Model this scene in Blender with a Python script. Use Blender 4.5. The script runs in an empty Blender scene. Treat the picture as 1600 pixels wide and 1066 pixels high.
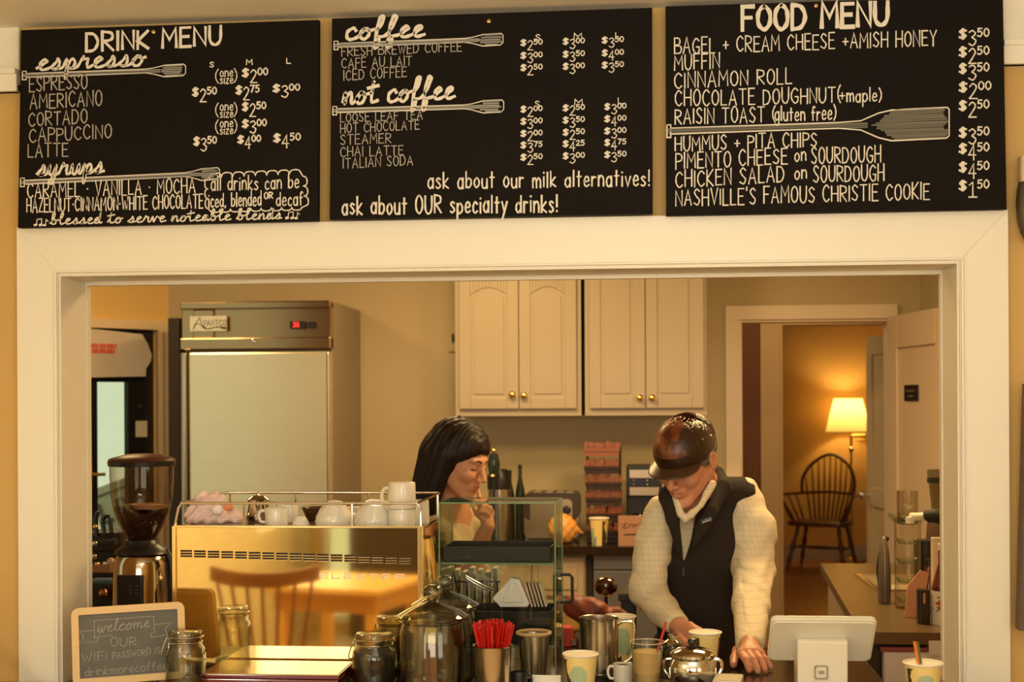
import bpy, bmesh, math, random
import numpy as np
from mathutils import Vector, Matrix
random.seed(7)
SC = bpy.context.scene
COL = SC.collection

# ------------------------------------------------------------------ camera
FPX, HOR, YAW, ROLL, EYE = 2150.0, 630.0, math.radians(5.3), math.radians(0.3), 1.58
FW = Vector((-math.sin(YAW), math.cos(YAW), 0)); RT = Vector((math.cos(YAW), math.sin(YAW), 0)); UP = Vector((0, 0, 1))
cam_data = bpy.data.cameras.new('camera')
cam_data.sensor_width = 36; cam_data.lens = FPX / 1600 * 36
cam_data.shift_y = (HOR - 533) / 1600
cam_data.clip_start = 0.05; cam_data.clip_end = 100
cam_data.dof.use_dof = True; cam_data.dof.focus_distance = 3.45; cam_data.dof.aperture_fstop = 5.0
cam = bpy.data.objects.new('camera', cam_data); COL.objects.link(cam)
cx = RT * math.cos(ROLL) - UP * math.sin(ROLL); cy = RT * math.sin(ROLL) + UP * math.cos(ROLL); cz = -FW
cam.matrix_world = Matrix(((cx.x, cy.x, cz.x, 0), (cx.y, cy.y, cz.y, 0), (cx.z, cy.z, cz.z, EYE), (0, 0, 0, 1)))
SC.camera = cam

# ------------------------------------------------------------------ world, lights, exposure
SC.view_settings.view_transform = 'Standard'; SC.view_settings.look = 'None'
SC.view_settings.gamma = 1; SC.view_settings.use_curve_mapping = False
SC.view_settings.exposure = 0.0
w = bpy.data.worlds.new('sky'); SC.world = w; w.use_nodes = True
w.node_tree.nodes['Background'].inputs[0].default_value = (0.80, 0.84, 0.56, 1)
w.node_tree.nodes['Background'].inputs[1].default_value = 0.95

def area(name, loc, target, size, size_y, power, color):
    l = bpy.data.lights.new(name, 'AREA'); l.shape = 'RECTANGLE'; l.size = size; l.size_y = size_y
    l.energy = power; l.color = color
    o = bpy.data.objects.new(name, l); COL.objects.link(o); o.location = loc
    o.rotation_euler = (Vector(target) - Vector(loc)).to_track_quat('-Z', 'Y').to_euler()
    return o
DAY = (1.0, 0.89, 0.69); LAMP = (1.0, 0.66, 0.27)
area('unseen_window_light', (-2.27, -1.85, 1.5), (0.0, -0.2, 1.4), 1.1, 1.3, 14, DAY)
area('unseen_window_light', (0.1, -2.57, 1.55), (0.1, 3.3, 1.5), 2.6, 1.3, 50, DAY)  # added behind the camera to send light through the opening into the kitchen
area('unseen_window_light', (2.57, -1.1, 1.5), (0.0, -0.2, 1.4), 2.0, 1.3, 22, DAY)
area('cafe_fill_light', (0.0, 0.6, 2.48), (0.0, 0.9, 0), 1.8, 1.0, 5, DAY)  # unseen overhead fill added on the cafe side
area('cafe_wall_fill', (-1.6, 0.6, 2.45), (-2.30, 0.2, 0.5), 1.6, 0.3, 36, DAY)  # added to brighten the brick wall that the brass mirrors
area('kitchen_lamp_and_fill', (-0.75, 5.6, 2.56), (-0.6, 6.0, 0), 0.5, 0.5, 27, LAMP)
area('kitchen_lamp_and_fill', (0.55, 4.7, 2.56), (0.4, 4.7, 0), 0.6, 0.6, 50, LAMP)
area('passage_fill_light', (0.85, 8.1, 2.56), (0.85, 8.1, 0), 0.3, 0.3, 9, LAMP)  # added fill for the otherwise dark passage
area('kitchen_lamp_and_fill', (-2.3, 5.5, 2.56), (-2.4, 5.9, 0), 0.4, 0.4, 13, LAMP)  # extra fill added to lift the dim exit door corner
area('cafe_ceiling_fill', (0.1, 0.9, 1.95), (0.1, 1.3, 3.0), 0.7, 0.4, 26, DAY)  # added light aimed upward to brighten the cafe ceiling
area('hall_fill_light', (0.4, 10.3, 2.5), (0.5, 10.2, 0), 0.4, 0.4, 9, LAMP)  # added fill, placed so the hall door face gets light

# ------------------------------------------------------------------ measuring helpers
def ray(u, v):
    x = (u - 800) / FPX; y = (HOR - v) / FPX
    X = x * math.cos(ROLL) + y * math.sin(ROLL); Z = -x * math.sin(ROLL) + y * math.cos(ROLL)
    return RT * X + FW + UP * Z
def P(u, v, Y):
    d = ray(u, v); return Vector((0, 0, EYE)) + d * (Y / d.y)
def PZ(u, v, z):
    d = ray(u, v); return Vector((0, 0, EYE)) + d * ((z - EYE) / d.z)
def PX(u, Y): return P(u, 630, Y).x
def HZ(u, v, Y): return P(u, v, Y).z
def MPP(Y): return Y / FPX          # metres per pixel at depth Y (about)

# ------------------------------------------------------------------ colours and materials
def lin(c): return tuple(((x / 255 + .055) / 1.055) ** 2.4 if x > 10 else x / 255 / 12.92 for x in c)
IL_F = (.94, .74, .42); IL_K = (.74, .48, .19)
def F(r, g, b): return tuple(min(.92, a / i) for a, i in zip(lin((r, g, b)), IL_F))
def K(r, g, b): return tuple(min(.92, a / i) for a, i in zip(lin((r, g, b)), IL_K))
def C(r, g, b): return lin((r, g, b))
MATS = {}
def mat(name, col=(.8, .8, .8), rough=.5, metal=0, noise=0, nscale=8, bump=0, bscale=40, spec=.5, emit=None, estr=1, aniso=None, coat=0, stretch=(1, 1, 1)):
    if name in MATS: return MATS[name]
    m = bpy.data.materials.new(name); m.use_nodes = True; nt = m.node_tree; N = nt.nodes; L = nt.links
    b = N['Principled BSDF']
    b.inputs['Base Color'].default_value = (*col, 1); b.inputs['Roughness'].default_value = rough
    b.inputs['Metallic'].default_value = metal; b.inputs['Specular IOR Level'].default_value = spec
    if coat: b.inputs['Coat Weight'].default_value = coat; b.inputs['Coat Roughness'].default_value = .08
    tc = N.new('ShaderNodeTexCoord'); mp = N.new('ShaderNodeMapping'); mp.inputs['Scale'].default_value = stretch
    L.new(tc.outputs['Object'], mp.inputs['Vector'])
    nz = N.new('ShaderNodeTexNoise'); nz.inputs['Scale'].default_value = nscale; nz.inputs['Detail'].default_value = 4
    L.new(mp.outputs[0], nz.inputs['Vector'])
    mx = N.new('ShaderNodeMix'); mx.data_type = 'RGBA'
    nn = noise or .04
    mx.inputs[6].default_value = (*[c * (1 - nn) for c in col], 1); mx.inputs[7].default_value = (*[min(1, c * (1 + nn)) for c in col], 1)
    L.new(nz.outputs[0], mx.inputs[0]); L.new(mx.outputs[2], b.inputs['Base Color'])
    if bump:
        n2 = N.new('ShaderNodeTexNoise'); n2.inputs['Scale'].default_value = bscale; n2.inputs['Detail'].default_value = 3
        L.new(mp.outputs[0], n2.inputs['Vector'])
        bp = N.new('ShaderNodeBump'); bp.inputs['Strength'].default_value = bump; bp.inputs['Distance'].default_value = .01
        L.new(n2.outputs[0], bp.inputs['Height']); L.new(bp.outputs[0], b.inputs['Normal'])
    if emit: b.inputs['Emission Color'].default_value = (*emit, 1); b.inputs['Emission Strength'].default_value = estr
    MATS[name] = m; return m
def glass(name, tint=(.96, .98, .95), refl=1.0, rough=.02, edge=(.6, .75, .6)):
    """clear thin glass: see-through facing the eye, mirror-like and tinted at grazing angles"""
    if name in MATS: return MATS[name]
    m = bpy.data.materials.new(name); m.use_nodes = True; nt = m.node_tree; N = nt.nodes; L = nt.links
    N.remove(N['Principled BSDF']); out = N['Material Output']
    tr = N.new('ShaderNodeBsdfTransparent'); gl = N.new('ShaderNodeBsdfGlossy'); gl.inputs['Roughness'].default_value = rough
    lw = N.new('ShaderNodeLayerWeight'); lw.inputs[0].default_value = .25
    mc = N.new('ShaderNodeMix'); mc.data_type = 'RGBA'; mc.inputs[6].default_value = (*tint, 1); mc.inputs[7].default_value = (*edge, 1)
    L.new(lw.outputs['Facing'], mc.inputs[0]); L.new(mc.outputs[2], tr.inputs[0])
    pw = N.new('ShaderNodeMath'); pw.operation = 'POWER'; pw.inputs[1].default_value = 3.5; lw2 = N.new('ShaderNodeLayerWeight'); lw2.inputs[0].default_value = .5; L.new(lw2.outputs['Facing'], pw.inputs[0])
    mu = N.new('ShaderNodeMath'); mu.operation = 'MULTIPLY_ADD'; mu.inputs[1].default_value = .55 * min(1.4, refl); mu.inputs[2].default_value = .035 * refl; mu.use_clamp = True
    L.new(pw.outputs[0], mu.inputs[0])
    ms = N.new('ShaderNodeMixShader'); L.new(mu.outputs[0], ms.inputs[0]); L.new(tr.outputs[0], ms.inputs[1]); L.new(gl.outputs[0], ms.inputs[2])
    L.new(ms.outputs[0], out.inputs[0]); MATS[name] = m; return m
def brick(name, c1, c2, mortar, axis='x', scale=6, bump=.5):
    m = bpy.data.materials.new(name); m.use_nodes = True; nt = m.node_tree; N = nt.nodes; L = nt.links
    b = N['Principled BSDF']; b.inputs['Roughness'].default_value = .6
    tc = N.new('ShaderNodeTexCoord'); mp = N.new('ShaderNodeMapping'); L.new(tc.outputs['Object'], mp.inputs[0])
    mp.inputs['Rotation'].default_value = (math.pi / 2, 0, math.pi / 2 if axis == 'y' else 0) if axis != 'y' else (math.pi/2, 0, math.pi/2)
    if axis == 'y':
        sx = N.new('ShaderNodeSeparateXYZ'); cb = N.new('ShaderNodeCombineXYZ'); L.new(tc.outputs['Object'], sx.inputs[0])
        L.new(sx.outputs[1], cb.inputs[0]); L.new(sx.outputs[2], cb.inputs[1]); src = cb.outputs[0]
    else:
        sx = N.new('ShaderNodeSeparateXYZ'); cb = N.new('ShaderNodeCombineXYZ'); L.new(tc.outputs['Object'], sx.inputs[0])
        L.new(sx.outputs[0], cb.inputs[0]); L.new(sx.outputs[2], cb.inputs[1]); src = cb.outputs[0]
    N.remove(mp)
    bt = N.new('ShaderNodeTexBrick'); bt.inputs['Scale'].default_value = scale; bt.inputs['Mortar Size'].default_value = .012
    bt.inputs['Color1'].default_value = (*c1, 1); bt.inputs['Color2'].default_value = (*c2, 1); bt.inputs['Mortar'].default_value = (*mortar, 1)
    L.new(src, bt.inputs['Vector']); L.new(bt.outputs[0], b.inputs['Base Color'])
    bp = N.new('ShaderNodeBump'); bp.inputs['Strength'].default_value = bump; bp.invert = True
    L.new(bt.outputs[1], bp.inputs['Height']); L.new(bp.outputs[0], b.inputs['Normal'])
    return m
def planks(name, c1, c2, rough=.35, w=11, l=1.3):
    m = bpy.data.materials.new(name); m.use_nodes = True; nt = m.node_tree; N = nt.nodes; L = nt.links
    b = N['Principled BSDF']; b.inputs['Roughness'].default_value = rough
    tc = N.new('ShaderNodeTexCoord'); sx = N.new('ShaderNodeSeparateXYZ'); cb = N.new('ShaderNodeCombineXYZ'); L.new(tc.outputs['Object'], sx.inputs[0])
    L.new(sx.outputs[1], cb.inputs[0]); L.new(sx.outputs[0], cb.inputs[1])
    bt = N.new('ShaderNodeTexBrick'); bt.inputs['Scale'].default_value = 1; bt.inputs['Brick Width'].default_value = l; bt.inputs['Row Height'].default_value = 1 / w
    bt.inputs['Mortar Size'].default_value = .0015
    bt.inputs['Color1'].default_value = (*c1, 1); bt.inputs['Color2'].default_value = (*c2, 1); bt.inputs['Mortar'].default_value = (*[x * .4 for x in c1], 1)
    L.new(cb.outputs[0], bt.inputs['Vector'])
    nz = N.new('ShaderNodeTexNoise'); nz.inputs['Scale'].default_value = 6; mp = N.new('ShaderNodeMapping'); mp.inputs['Scale'].default_value = (12, 1, 1)
    L.new(tc.outputs['Object'], mp.inputs[0]); L.new(mp.outputs[0], nz.inputs[0])
    mx = N.new('ShaderNodeMix'); mx.data_type = 'RGBA'; mx.blend_type = 'MULTIPLY'; mx.inputs[0].default_value = .5
    L.new(bt.outputs[0], mx.inputs[6]); L.new(nz.outputs[1], mx.inputs[7]); L.new(mx.outputs[2], b.inputs['Base Color'])
    return m

# ------------------------------------------------------------------ mesh helpers
def cr(pts, n=6, closed=False):
    """Catmull-Rom through points"""
    pts = [Vector(p) for p in pts]; out = []
    m = len(pts)
    if m < 3 and not closed: return pts
    rng = range(m if closed else m - 1)
    for i in rng:
        p1 = pts[i]; p2 = pts[(i + 1) % m]
        p0 = pts[(i - 1) % m] if closed or i > 0 else p1 + (p1 - p2)
        p3 = pts[(i + 2) % m] if closed or i + 2 < m else p2 + (p2 - p1)
        for k in range(n):
            t = k / n
            out.append(.5 * ((2 * p1) + (p2 - p0) * t + (2 * p0 - 5 * p1 + 4 * p2 - p3) * t * t + (3 * p1 - p0 - 3 * p2 + p3) * t ** 3))
    if not closed: out.append(pts[-1])
    return out
class MB:
    def __init__(s): s.v = []; s.f = []; s.m = []
    def add(s, vs, fs, mi=0, M=None):
        o = len(s.v)
        for p in vs:
            p = Vector(p); s.v.append(tuple(M @ p if M else p))
        for f in fs: s.f.append(tuple(o + i for i in f)); s.m.append(mi)
        return s
    def box(s, lo, hi, mi=0, M=None):
        x0, y0, z0 = lo; x1, y1, z1 = hi
        return s.add([(x0, y0, z0), (x1, y0, z0), (x1, y1, z0), (x0, y1, z0), (x0, y0, z1), (x1, y0, z1), (x1, y1, z1), (x0, y1, z1)],
                     [(0, 3, 2, 1), (4, 5, 6, 7), (0, 1, 5, 4), (1, 2, 6, 5), (2, 3, 7, 6), (3, 0, 4, 7)], mi, M)
    def rbox(s, lo, hi, r=.01, mi=0, M=None, seg=3, axis='z'):
        """box with rounded vertical (or chosen axis) edges"""
        ax = {'z': (0, 1, 2), 'y': (0, 2, 1), 'x': (1, 2, 0)}[axis]
        a0, b0, c0 = [lo[i] for i in ax]; a1, b1, c1 = [hi[i] for i in ax]
        r = min(r, (a1 - a0) / 2.01, (b1 - b0) / 2.01)
        ring = []
        for (ca, cb, st) in ((a1 - r, b1 - r, 0), (a0 + r, b1 - r, 1), (a0 + r, b0 + r, 2), (a1 - r, b0 + r, 3)):
            for k in range(seg + 1):
                an = (st + k / seg) * math.pi / 2; ring.append((ca + r * math.cos(an), cb + r * math.sin(an)))
        return s.prism(ring, c0, c1, axis, mi, M)
    def prism(s, ring, c0, c1, axis='z', mi=0, M=None):
        ax = {'z': (0, 1, 2), 'y': (0, 2, 1), 'x': (1, 2, 0)}[axis]
        n = len(ring); vs = []
        for c in (c0, c1):
            for a, b in ring:
                p = [0, 0, 0]; p[ax[0]] = a; p[ax[1]] = b; p[ax[2]] = c; vs.append(p)
        fs = [tuple(range(n)), tuple(range(2 * n - 1, n - 1, -1))] + [(i, i + n, (i + 1) % n + n, (i + 1) % n) for i in range(n)]
        return s.add(vs, fs, mi, M)
    def lathe(s, c, prof, seg=32, mi=0, M=None, mfn=None, sx=1, sy=1):
        """prof: (radius, z) pairs turned about the vertical through c"""
        vs = []; fs = []; ms = []
        for r, z in prof:
            for k in range(seg):
                a = 2 * math.pi * k / seg; vs.append((c[0] + r * sx * math.cos(a), c[1] + r * sy * math.sin(a), c[2] + z))
        for i in range(len(prof) - 1):
            for k in range(seg):
                k2 = (k + 1) % seg
                fs.append((i * seg + k, i * seg + k2, (i + 1) * seg + k2, (i + 1) * seg + k))
                ms.append(mfn(2 * math.pi * (k + .5) / seg, (prof[i][1] + prof[i + 1][1]) / 2) if mfn else mi)
        if prof[0][0] > 1e-4: fs.append(tuple(range(seg - 1, -1, -1))); ms.append(mi)
        if prof[-1][0] > 1e-4: fs.append(tuple((len(prof) - 1) * seg + k for k in range(seg))); ms.append(mi)
        o = len(s.v); s.add(vs, fs, 0, M); s.m[-len(fs):] = ms; return s
    def tube(s, pts, r, seg=8, mi=0, closed=False, M=None, smooth=0, flat=1):
        if smooth: pts = cr(pts, smooth, closed)
        pts = [Vector(p) for p in pts]; n = len(pts); rs = r if isinstance(r, (list, tuple)) else [r] * n
        if isinstance(r, (list, tuple)) and len(r) != n:
            rs = [r[min(len(r) - 1, int(i / max(1, n - 1) * (len(r) - 1)))] + (r[min(len(r) - 1, int(i / max(1, n - 1) * (len(r) - 1)) + 1)] - r[min(len(r) - 1, int(i / max(1, n - 1) * (len(r) - 1)))]) * ((i / max(1, n - 1) * (len(r) - 1)) % 1) for i in range(n)]
        vs = []; fs = []; up = None
        for i in range(n):
            if closed: t = pts[(i + 1) % n] - pts[i - 1]
            else: t = pts[min(n - 1, i + 1)] - pts[max(0, i - 1)]
            t.normalize()
            if up is None:
                up = Vector((0, 0, 1)) if abs(t.z) < .9 else Vector((1, 0, 0))
            a = up.cross(t).normalized(); b = t.cross(a).normalized(); up = b
            for k in range(seg):
                an = 2 * math.pi * k / seg; vs.append(pts[i] + a * math.cos(an) * rs[i] + b * math.sin(an) * rs[i] * flat)
        for i in range(n if closed else n - 1):
            j = (i + 1) % n
            for k in range(seg):
                k2 = (k + 1) % seg; fs.append((i * seg + k, i * seg + k2, j * seg + k2, j * seg + k))
        if not closed: fs += [tuple(range(seg - 1, -1, -1)), tuple((n - 1) * seg + k for k in range(seg))]
        return s.add(vs, fs, mi, M)
    def ball(s, c, r, mi=0, seg=16, M=None):
        r = r if isinstance(r, (tuple, list)) else (r, r, r)
        n = seg // 2; vs = [(c[0], c[1], c[2] - r[2])]
        for i in range(1, n):
            p = math.pi * i / n
            for k in range(seg):
                a = 2 * math.pi * k / seg; vs.append((c[0] + r[0] * math.sin(p) * math.cos(a), c[1] + r[1] * math.sin(p) * math.sin(a), c[2] - r[2] * math.cos(p)))
        vs.append((c[0], c[1], c[2] + r[2])); fs = []
        for k in range(seg):
            k2 = (k + 1) % seg; fs.append((0, 1 + k2, 1 + k)); e = 1 + (n - 2) * seg; fs.append((e + k, e + k2, len(vs) - 1))
            for i in range(n - 2): fs.append((1 + i * seg + k, 1 + i * seg + k2, 1 + (i + 1) * seg + k2, 1 + (i + 1) * seg + k))
        return s.add(vs, fs, mi, M)
    def build(s, name, m, parent=None, smooth=False, bevel=0, recalc=True):
        me = bpy.data.meshes.new(name); off = Vector(parent.location) if parent else Vector((0, 0, 0))
        if parent and parent.parent: off = off + Vector(parent.parent.location)
        me.from_pydata([tuple(Vector(p) - off) for p in s.v], [], s.f)
        for x in (m if isinstance(m, (list, tuple)) else [m]): me.materials.append(x)
        me.polygons.foreach_set('material_index', s.m)
        if recalc:
            bm = bmesh.new(); bm.from_mesh(me); bmesh.ops.recalc_face_normals(bm, faces=bm.faces); bm.to_mesh(me); bm.free()
        if smooth:
            me.polygons.foreach_set('use_smooth', [True] * len(me.polygons))
            me.update()
            try: me.set_sharp_from_angle(angle=math.radians(40))
            except Exception: pass
        o = bpy.data.objects.new(name, me); COL.objects.link(o)
        if parent: o.parent = parent
        if bevel:
            b = o.modifiers.new('bevel', 'BEVEL'); b.width = bevel; b.segments = 2; b.limit_method = 'ANGLE'; b.angle_limit = math.radians(50)
        return o
def tag(o, label=None, cat=None, group=None, kind=None):
    if label: o['label'] = label
    if cat: o['category'] = cat
    if group: o['group'] = group
    if kind: o['kind'] = kind
    return o
def thing(name, loc, label, cat, group=None):
    o = bpy.data.objects.new(name, None); COL.objects.link(o); o.location = loc; o.empty_display_size = .05
    return tag(o, label, cat, group)
def struct(name, mb, m, **k): return tag(mb.build(name, m, **k), kind='structure')

# ------------------------------------------------------------------ signed-distance bodies (organic closed meshes)
def smin(a, b, k): h = np.clip(.5 + .5 * (b - a) / k, 0, 1); return b * (1 - h) + a * h - k * h * (1 - h)
def smax(a, b, k): return -smin(-a, -b, k)
def s_cone(Q, a, b, ra, rb=None):
    rb = ra if rb is None else rb
    a = np.array(a, np.float32); b = np.array(b, np.float32); d = b - a
    t = np.clip(((Q - a) @ d) / float(d @ d + 1e-12), 0, 1)
    return np.linalg.norm(Q - a - t[..., None] * d, axis=-1) - (ra + (rb - ra) * t)
def s_ell(Q, c, r, R=None):
    q = Q - np.array(c, np.float32)
    if R is not None: q = q @ np.array(R, np.float32)
    r = np.array(r, np.float32); k0 = np.linalg.norm(q / r, axis=-1); k1 = np.linalg.norm(q / (r * r), axis=-1) + 1e-9
    return k0 * (k0 - 1) / k1
def surfnet(f, lo, h):
    ins = f < 0; nx, ny, nz = f.shape; S = np.zeros((nx - 1, ny - 1, nz - 1, 3), np.float32); N = np.zeros((nx - 1, ny - 1, nz - 1), np.float32)
    cs = [(i, j, k) for i in (0, 1) for j in (0, 1) for k in (0, 1)]
    sl = lambda c: tuple(slice(c[a], f.shape[a] - 1 + c[a]) for a in range(3))
    for c in cs:
        for ax in range(3):
            if c[ax]: continue
            d = list(c); d[ax] = 1; A = f[sl(c)]; B = f[sl(d)]; mk = (A < 0) != (B < 0)
            t = np.where(mk, A / np.where(mk, A - B, 1), 0)
            for a in range(3): S[..., a] += np.where(mk, c[a] + (t if a == ax else 0), 0)
            N += mk
    act = N > 0; idx = -np.ones(act.shape, np.int64); n = int(act.sum()); idx[act] = np.arange(n)
    base = np.stack(np.nonzero(act), 1).astype(np.float32); V = (base + S[act] / N[act][:, None]) * h + np.array(lo, np.float32)
    faces = []
    for ax in range(3):
        o1, o2 = [(1, 2), (2, 0), (0, 1)][ax]
        s0 = [slice(None)] * 3; s1 = [slice(None)] * 3; s0[ax] = slice(0, -1); s1[ax] = slice(1, None)
        A = ins[tuple(s0)]; B = ins[tuple(s1)]; e = np.stack(np.nonzero(A != B), 1)
        e = e[(e[:, o1] > 0) & (e[:, o2] > 0) & (e[:, o1] < f.shape[o1] - 1) & (e[:, o2] < f.shape[o2] - 1)]
        q = []
        for d1, d2 in ((1, 1), (0, 1), (0, 0), (1, 0)):
            c = e.copy(); c[:, o1] -= d1; c[:, o2] -= d2; q.append(idx[c[:, 0], c[:, 1], c[:, 2]])
        q = np.stack(q, 1); flip = ~A[e[:, 0], e[:, 1], e[:, 2]]; q[flip] = q[flip][:, ::-1]; faces.append(q)
    return V, np.concatenate(faces)
def sdf_obj(name, lo, hi, h, fn, mats, parent=None, mfn=None, M=None):
    """grow a closed smooth surface from a distance function; M places the local result in the room"""
    g = [np.arange(a, b + h, h, dtype=np.float32) for a, b in zip(lo, hi)]
    Q = np.stack(np.meshgrid(*g, indexing='ij'), -1); f = fn(Q).astype(np.float32)
    f[0] = f[-1] = 1; f[:, 0] = f[:, -1] = 1; f[:, :, 0] = f[:, :, -1] = 1
    V, Fc = surfnet(f, [a[0] for a in g], h)
    mi = mfn(V[Fc].mean(1)) if mfn else np.zeros(len(Fc), int)
    if M is not None: V = V @ np.array(M.to_3x3()).T.astype(np.float32) + np.array(M.translation, np.float32)
    if parent:
        o_ = Vector(parent.location)
        if parent.parent: o_ = o_ + Vector(parent.parent.location)
        V = V - np.array(o_, np.float32)
    me = bpy.data.meshes.new(name); me.from_pydata(V.tolist(), [], Fc.tolist())
    for x in (mats if isinstance(mats, (list, tuple)) else [mats]): me.materials.append(x)
    me.polygons.foreach_set('material_index', mi.astype(np.int32)); me.polygons.foreach_set('use_smooth', [True] * len(Fc)); me.update()
    o = bpy.data.objects.new(name, me); COL.objects.link(o)
    if parent: o.parent = parent
    return o
# ------------------------------------------------------------------ shared materials
M_white = mat('painted_wood_white', (.86, .83, .74), .4, noise=.02, bump=.03, bscale=60)
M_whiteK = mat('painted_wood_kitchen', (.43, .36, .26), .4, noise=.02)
M_ochre = mat('ochre_wall_paint', F(200, 148, 68), .7, noise=.03, bump=.05, bscale=120)
M_kwall = mat('tan_wall_paint', K(166, 124, 62), .7, noise=.03, bump=.04, bscale=120)
M_kwall_lit = mat('tan_wall_paint_lamplit', K(205, 140, 55), .7, noise=.03)  # left wall's lamplight put into a brighter orange copy of the tan
M_ceil = mat('ceiling_paint', (.86, .82, .72), .8, noise=.02)
M_hall = mat('hall_wall_paint', (.62, .36, .10), .7, noise=.03)
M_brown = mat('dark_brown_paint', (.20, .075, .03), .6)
M_stone = mat('dark_stone_worktop', (.018, .011, .008), .12, noise=.5, nscale=90, spec=.6)
M_black = mat('black_plastic', (.012, .011, .010), .35)
M_blackm = mat('black_matte', (.012, .011, .010), .7)
M_steel = mat('brushed_steel', (.62, .58, .50), .25, 1, noise=.08, nscale=20, stretch=(1, 1, 30))
M_chrome = mat('chrome', (.75, .72, .66), .07, 1)
M_brass = mat('polished_brass', (.93, .74, .36), .04, 1, bump=.012, bscale=3)
M_brassk = mat('brass_knob', (.90, .66, .20), .2, 1)
M_wood_frame = mat('light_wood', F(224, 172, 96), .45, noise=.12, nscale=6, stretch=(1, 1, 12))
M_wood_dk = mat('dark_chair_wood', (.10, .030, .012), .35, noise=.3, nscale=10)
M_wood_chair = mat('brown_chair_wood', (.23, .085, .025), .35, noise=.3, nscale=10)
M_ceramic = mat('white_ceramic', (.80, .77, .70), .15, coat=.4)
M_glass = glass('clear_glass')
M_glassg = glass('greenish_glass', (.97, .985, .96), 1.6, edge=(.66, .82, .70))
M_glass_edge = mat('green_glass_edge', (.16, .30, .17), .15, spec=.8)
M_chalk = mat('chalk', (.78, .74, .66), .9)
M_chalk2 = mat('thin_chalk', (.44, .41, .36), .9)
M_chalk3 = mat('faint_chalk', (.30, .30, .28), .9)
M_board = mat('chalkboard_black', (.0075, .0056, .0045), .7, noise=.35, nscale=5, spec=.12)

# ------------------------------------------------------------------ the shell: cafe side
Yw, Yb, Yc = 3.30, 3.44, 3.275           # wall faces and casing face
XL, XR = PX(100, Yw), PX(1495, Yw)       # opening sides
ZT = (HZ(104, 430, Yw) + HZ(1490, 412, Yw)) / 2
CTR = .90                                # worktop height
X0, X1, YB0 = -2.30, 2.6, -2.6           # cafe room
ZC = HZ(507, 29, Yw)                     # cafe ceiling
XO, XO2 = PX(27, Yc), PX(1577, Yc)       # casing outer edges
ZCT = (HZ(27, 352, Yc) + HZ(1575, 330, Yc)) / 2
struct('floor', MB().box((-4, Yb, -.05), (3.3, 14.2, 0)), planks('wood_floor', (.42, .15, .045), (.36, .12, .035)))
struct('floor_cafe', MB().box((-4, YB0 - .1, -.05), (3.3, Yb, 0)), planks('honey_wood_floor', (.72, .50, .24), (.66, .44, .20)))
struct('ceiling', MB().box((X0, YB0, ZC), (X1, Yb, ZC + .1)), M_ceil)
wf = MB(); wf.box((X0, Yw, 0), (XL, Yb, ZC)); wf.box((XR, Yw, 0), (X1, Yb, ZC)); wf.box((XL, Yw, ZT), (XR, Yb, ZC)); wf.box((XL, Yw, 0), (XR, Yb, CTR - .045))
struct('wall_front', wf, M_ochre)
# ochre panel behind the boards, white frieze and rail at both sides
xa, xb = PX(36, Yw), PX(1566, Yw)
zfr0, zfr1 = HZ(10, 115, Yw - .01), HZ(10, 145, Yw - .01)
for nm, a, b in (('trim_1', X0, xa), ('trim_2', xb, X1)):
    m = MB(); m.box((a, Yw - .012, zfr0), (b, Yw - .001, ZC)); m.box((a, Yw - .028, zfr1), (b, Yw - .001, zfr0)); m.box((a, Yw - .036, zfr0 - .006), (b, Yw - .001, zfr0 + .008)); m.box((a, Yw - .020, zfr1 - .0), (b, Yw - .001, zfr1 + .02))
    struct(nm, m, M_white, bevel=.002)
# flat white casing with mitred corners around the pass-through, and the stepped inner beads
def casing(x0, x1, zt, xo0, xo1, zo, y0, y1, zb=.0):
    m = MB()
    for ring in ([(xo0, zb), (x0, zb), (x0, zt), (xo0, zo)], [(x1, zb), (xo1, zb), (xo1, zo), (x1, zt)], [(x0, zt), (x1, zt), (xo1, zo), (xo0, zo)]):
        m.prism(ring, y0, y1, 'y')
    return m
struct('trim_3', casing(XL, XR, ZT, XO, XO2, ZCT, Yc, Yw), M_white, bevel=.0012)
b1 = MB()
for (d0, d1, y0, y1) in ((-.004, .010, Yc - .010, Yc + .004),):
    b1 = casing(XL + d0, XR - d0, ZT - d0, XL - d1, XR + d1, ZT + d1, y0, y1)
struct('trim_4', b1, M_white, bevel=.002)
jb = MB()   # jamb lining
jb.box((XL - .002, Yc, 0), (XL + .004, Yb + .01, ZT)); jb.box((XR - .004, Yc, 0), (XR + .002, Yb + .01, ZT)); jb.box((XL + .0041, Yc + .0002, ZT - .004), (XR - .0041, Yb + .0098, ZT + .002))
jb.box((XL + .0041, Yb - .012, CTR), (XL + .008, Yb + .012, ZT - .0042)); jb.box((XR - .008, Yb - .012, CTR), (XR - .0041, Yb + .012, ZT - .0042)); jb.box((XL + .0081, Yb - .0118, ZT - .014), (XR - .0081, Yb + .0118, ZT - .0041))
struct('trim_5', jb, mat('jamb_paint', (.80, .76, .66), .35))
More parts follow.
